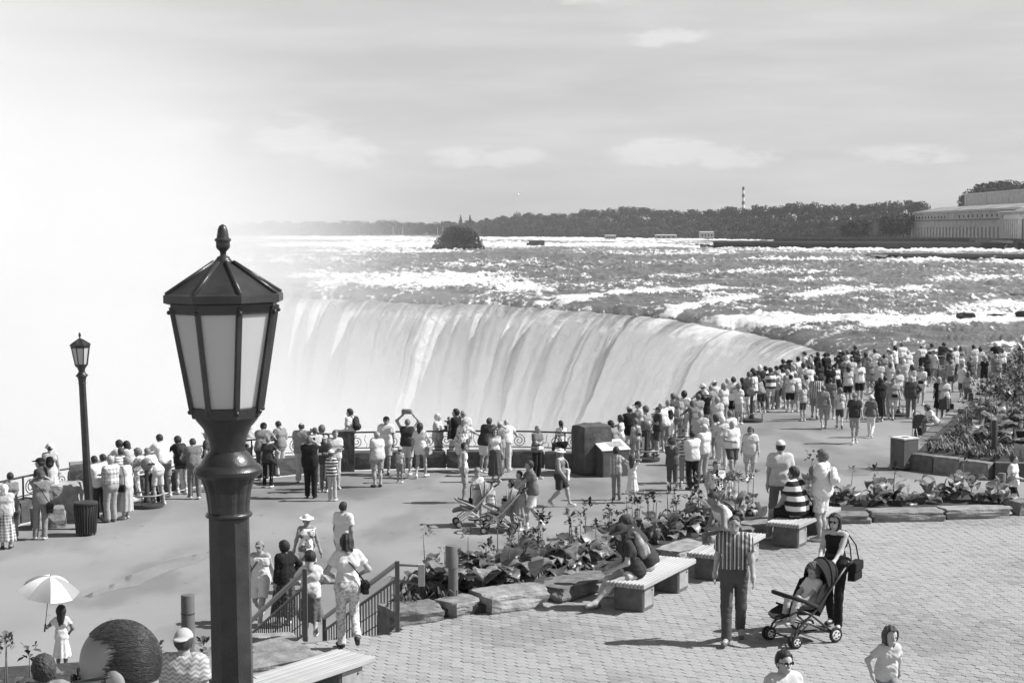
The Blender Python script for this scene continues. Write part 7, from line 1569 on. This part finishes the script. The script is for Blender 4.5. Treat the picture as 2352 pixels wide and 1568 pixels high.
# foreground heads at the lower left
C(100, 1509, 1.74, -160, 'st', 'm', ('tee', G4), ('long', D2), ('curly', .05), 'dark curly head at the lower left corner', base=TER, res=.012, skin='d')
C(421, 1446, 1.74, 175, 'st', 'm', ('tee', ('zigzag', .58, .34, 2.3)), ('shorts', G4), ('short', .06), 'man in a pale cap and zigzag patterned shirt at the lower left', hat=('capb', G6), base=TER, res=.012)
# the big near head: a balding man with glasses, seen from behind his left side
q = C(268, 1437, 1.81, -88, 'bald', 'm', ('tee', G5), ('long', D2), None, 'balding man in glasses close to the camera at the lower left', loc=(atd(306, 1500, 4.05).x, 4.05, 4.562), res=.012, skin='t')
J = q['J']
def scalp(qq):      # the thinning fringe: back and sides, with a sparse strip combed over the top
    return qq[:, 1] - .022 + .75 * np.clip(qq[:, 2] - .0, 0, .055) - 1.9 * np.clip(qq[:, 2] - .078, 0, .05) + .002 * np.sin(qq[:, 2] * 150 + qq[:, 0] * 90)
def bald_hair():
    f = lambda P: (lambda qq: np.maximum.reduce([ell(qq, A3(0, -.013, .02), A3(.0785, .0995, .0995)), scalp(qq) + .007, -(qq[:, 2] + .075), np.where((qq[:, 2] < -.012) & (qq[:, 1] > -.034), .02, -1)]))(head_q(J, P))
    return sdf_mesh('hair', f, J['hc'] - .17, J['hc'] + .17, .0055)
link('hair', bald_hair(), q['o'], mat(.05, .5, .5, 160, .1, 260, spec=.4, stretch=(1, .12, .3)))
def strands(n, seed, lo, hi):
    r = np.random.default_rng(seed); m = MB(); hs, hfw, hu, hc = J['hs'], J['hfw'], J['hu'], J['hc']; k = 0; tries = 0
    while k < n and tries < n * 12:
        tries += 1; d = r.normal(size=3); d /= np.linalg.norm(d); qv = A3(0, -.013, .02) + d * A3(.0785, .0995, .0995); qq = qv[None].astype(np.float32)
        if scalp(qq)[0] > .014 * r.random() ** 2 or qv[2] < -.07 or (qv[2] < -.012 and qv[1] > -.034): continue
        t = A3(0, -.75, -.15 - .9 * max(0, .05 - qv[2]) * 6) + r.normal(size=3) * .09; L = r.uniform(.035, .08); pts = []; p = qv.copy()
        for s in range(4):
            nn = (p - A3(0, -.013, .02)) / A3(.0785, .0995, .0995); nn /= np.linalg.norm(nn); base = A3(0, -.013, .02) + nn * A3(.0785, .0995, .0995); pp = base + nn * (.0010 + .0022 * s / 3 * r.uniform(.3, 1)); pts.append(tuple(hc + hs * pp[0] + hfw * pp[1] + hu * pp[2])); tt = t - nn * float(t @ nn); p = base + tt / (np.linalg.norm(tt) + 1e-6) * L / 3
        m.tube(pts, [.0009, .0009, .0007, .0003], 3, mi=0, caps=False); k += 1
    return m.mesh('hair_strands', True)
for sd, g in ((1, .03), (2, .05), (3, .085)):
    o = link('hair_strands', strands(1500 if g < .1 else 260, sd, 0, 0), q['o'], mat(g, .4, .2, 40, spec=.5)); o['kind'] = 'stuff'
link('glasses', glasses_mesh('bald', 'm'), q['o'], mat(.02, .3, spec=.5))
# pushchair beyond the flower bed, and the carrier
a = math.radians(-95); p = at(1150, 1222); stroller((p.x, p.y, 0), a, 'pale framed stroller with a dark-haired child on the open plaza', dark=False)
C(0, 0, .98, -70, 'stroll', 'c', ('tee', W7), ('shorts', G4), ('short', .02), 'dark-haired child seated in the pale stroller', loc=(p.x + .0, p.y, .16), skin='t')
p = at(1085, 1212); stroller((p.x, p.y + .3, 0), math.radians(-80), 'second empty pale stroller left of the occupied one', dark=False)
p = at(2112, 1002); child_carrier((p.x, p.y, 0), math.radians(15))
p = at(2018, 908); bicycle((p.x, p.y, 0), math.radians(60))
# ================================================================ spray rising from the gorge
def mist(name, c, r, dens, seed, label):
    bm = bmesh.new(); bmesh.ops.create_icosphere(bm, subdivisions=3, radius=1.02)
    me = bpy.data.meshes.new(name); bm.to_mesh(me); bm.free()
    m = bpy.data.materials.new('spray_%d' % len(MATS)); m.use_nodes = True; nt = m.node_tree; nt.nodes.clear(); N = nt.nodes.new; L = nt.links.new
    MATS[('vol', seed)] = m
    o = N('ShaderNodeOutputMaterial'); v = N('ShaderNodeVolumePrincipled'); v.inputs['Color'].default_value = (.89, .89, .89, 1); v.inputs['Anisotropy'].default_value = 0.0
    tc = N('ShaderNodeTexCoord'); ln = N('ShaderNodeVectorMath'); ln.operation = 'LENGTH'; L(tc.outputs['Object'], ln.inputs[0])
    fall = N('ShaderNodeMapRange'); fall.interpolation_type = 'SMOOTHERSTEP'; L(ln.outputs['Value'], fall.inputs[0]); fall.inputs[1].default_value = 1.0; fall.inputs[2].default_value = .15
    mp = N('ShaderNodeMapping'); mp.inputs['Location'].default_value = (seed * 3.1, seed, 0); L(tc.outputs['Object'], mp.inputs[0])
    n = N('ShaderNodeTexNoise'); n.inputs['Scale'].default_value = 2.4; n.inputs['Detail'].default_value = 4; L(mp.outputs[0], n.inputs['Vector'])
    nr = N('ShaderNodeMapRange'); L(n.outputs['Fac'], nr.inputs[0]); nr.inputs[1].default_value = .3; nr.inputs[2].default_value = .7; nr.inputs[3].default_value = .15; nr.inputs[4].default_value = 1.75
    a = N('ShaderNodeMath'); a.operation = 'MULTIPLY'; L(fall.outputs[0], a.inputs[0]); L(nr.outputs[0], a.inputs[1])
    b = N('ShaderNodeMath'); b.operation = 'MULTIPLY'; L(a.outputs[0], b.inputs[0]); b.inputs[1].default_value = dens; L(b.outputs[0], v.inputs['Density'])
    L(v.outputs[0], o.inputs['Volume'])
    ob = link(name, me, None, m, loc=c, scale=tuple(r)); tag(ob, label, kind='stuff'); return ob
MISTS = [((-106, 184, -18), (118, 120, 80), .044, 1, 'bright dense cloud of spray filling the gorge at the left'),
         ((-190, 260, 30), (190, 140, 110), .0058, 2, 'thin plume of spray drifting up into the sky at the left'),
         ((-32, 145, -37), (76, 88, 48), .058, 3, 'spray hanging low in the gorge in front of the falls'),
         ((-66, 235, 2), (62, 64, 40), .024, 4, 'ragged edge of spray drifting over the far end of the falls')]
for c, r, d, s, lb in MISTS: mist('mist', c, r, d, s, lb)
def haze():
    m = bpy.data.materials.new('haze'); m.use_nodes = True; nt = m.node_tree; nt.nodes.clear()
    o = nt.nodes.new('ShaderNodeOutputMaterial'); v = nt.nodes.new('ShaderNodeVolumePrincipled'); v.inputs['Color'].default_value = (.95, .95, .95, 1); v.inputs['Density'].default_value = .00008
    nt.links.new(v.outputs[0], o.inputs['Volume'])
    b = MB().box((0, 1500, 20), (5000, 3600, 190)).obj('haze', m); tag(b, 'thin bright haze over the river', kind='stuff')
haze()
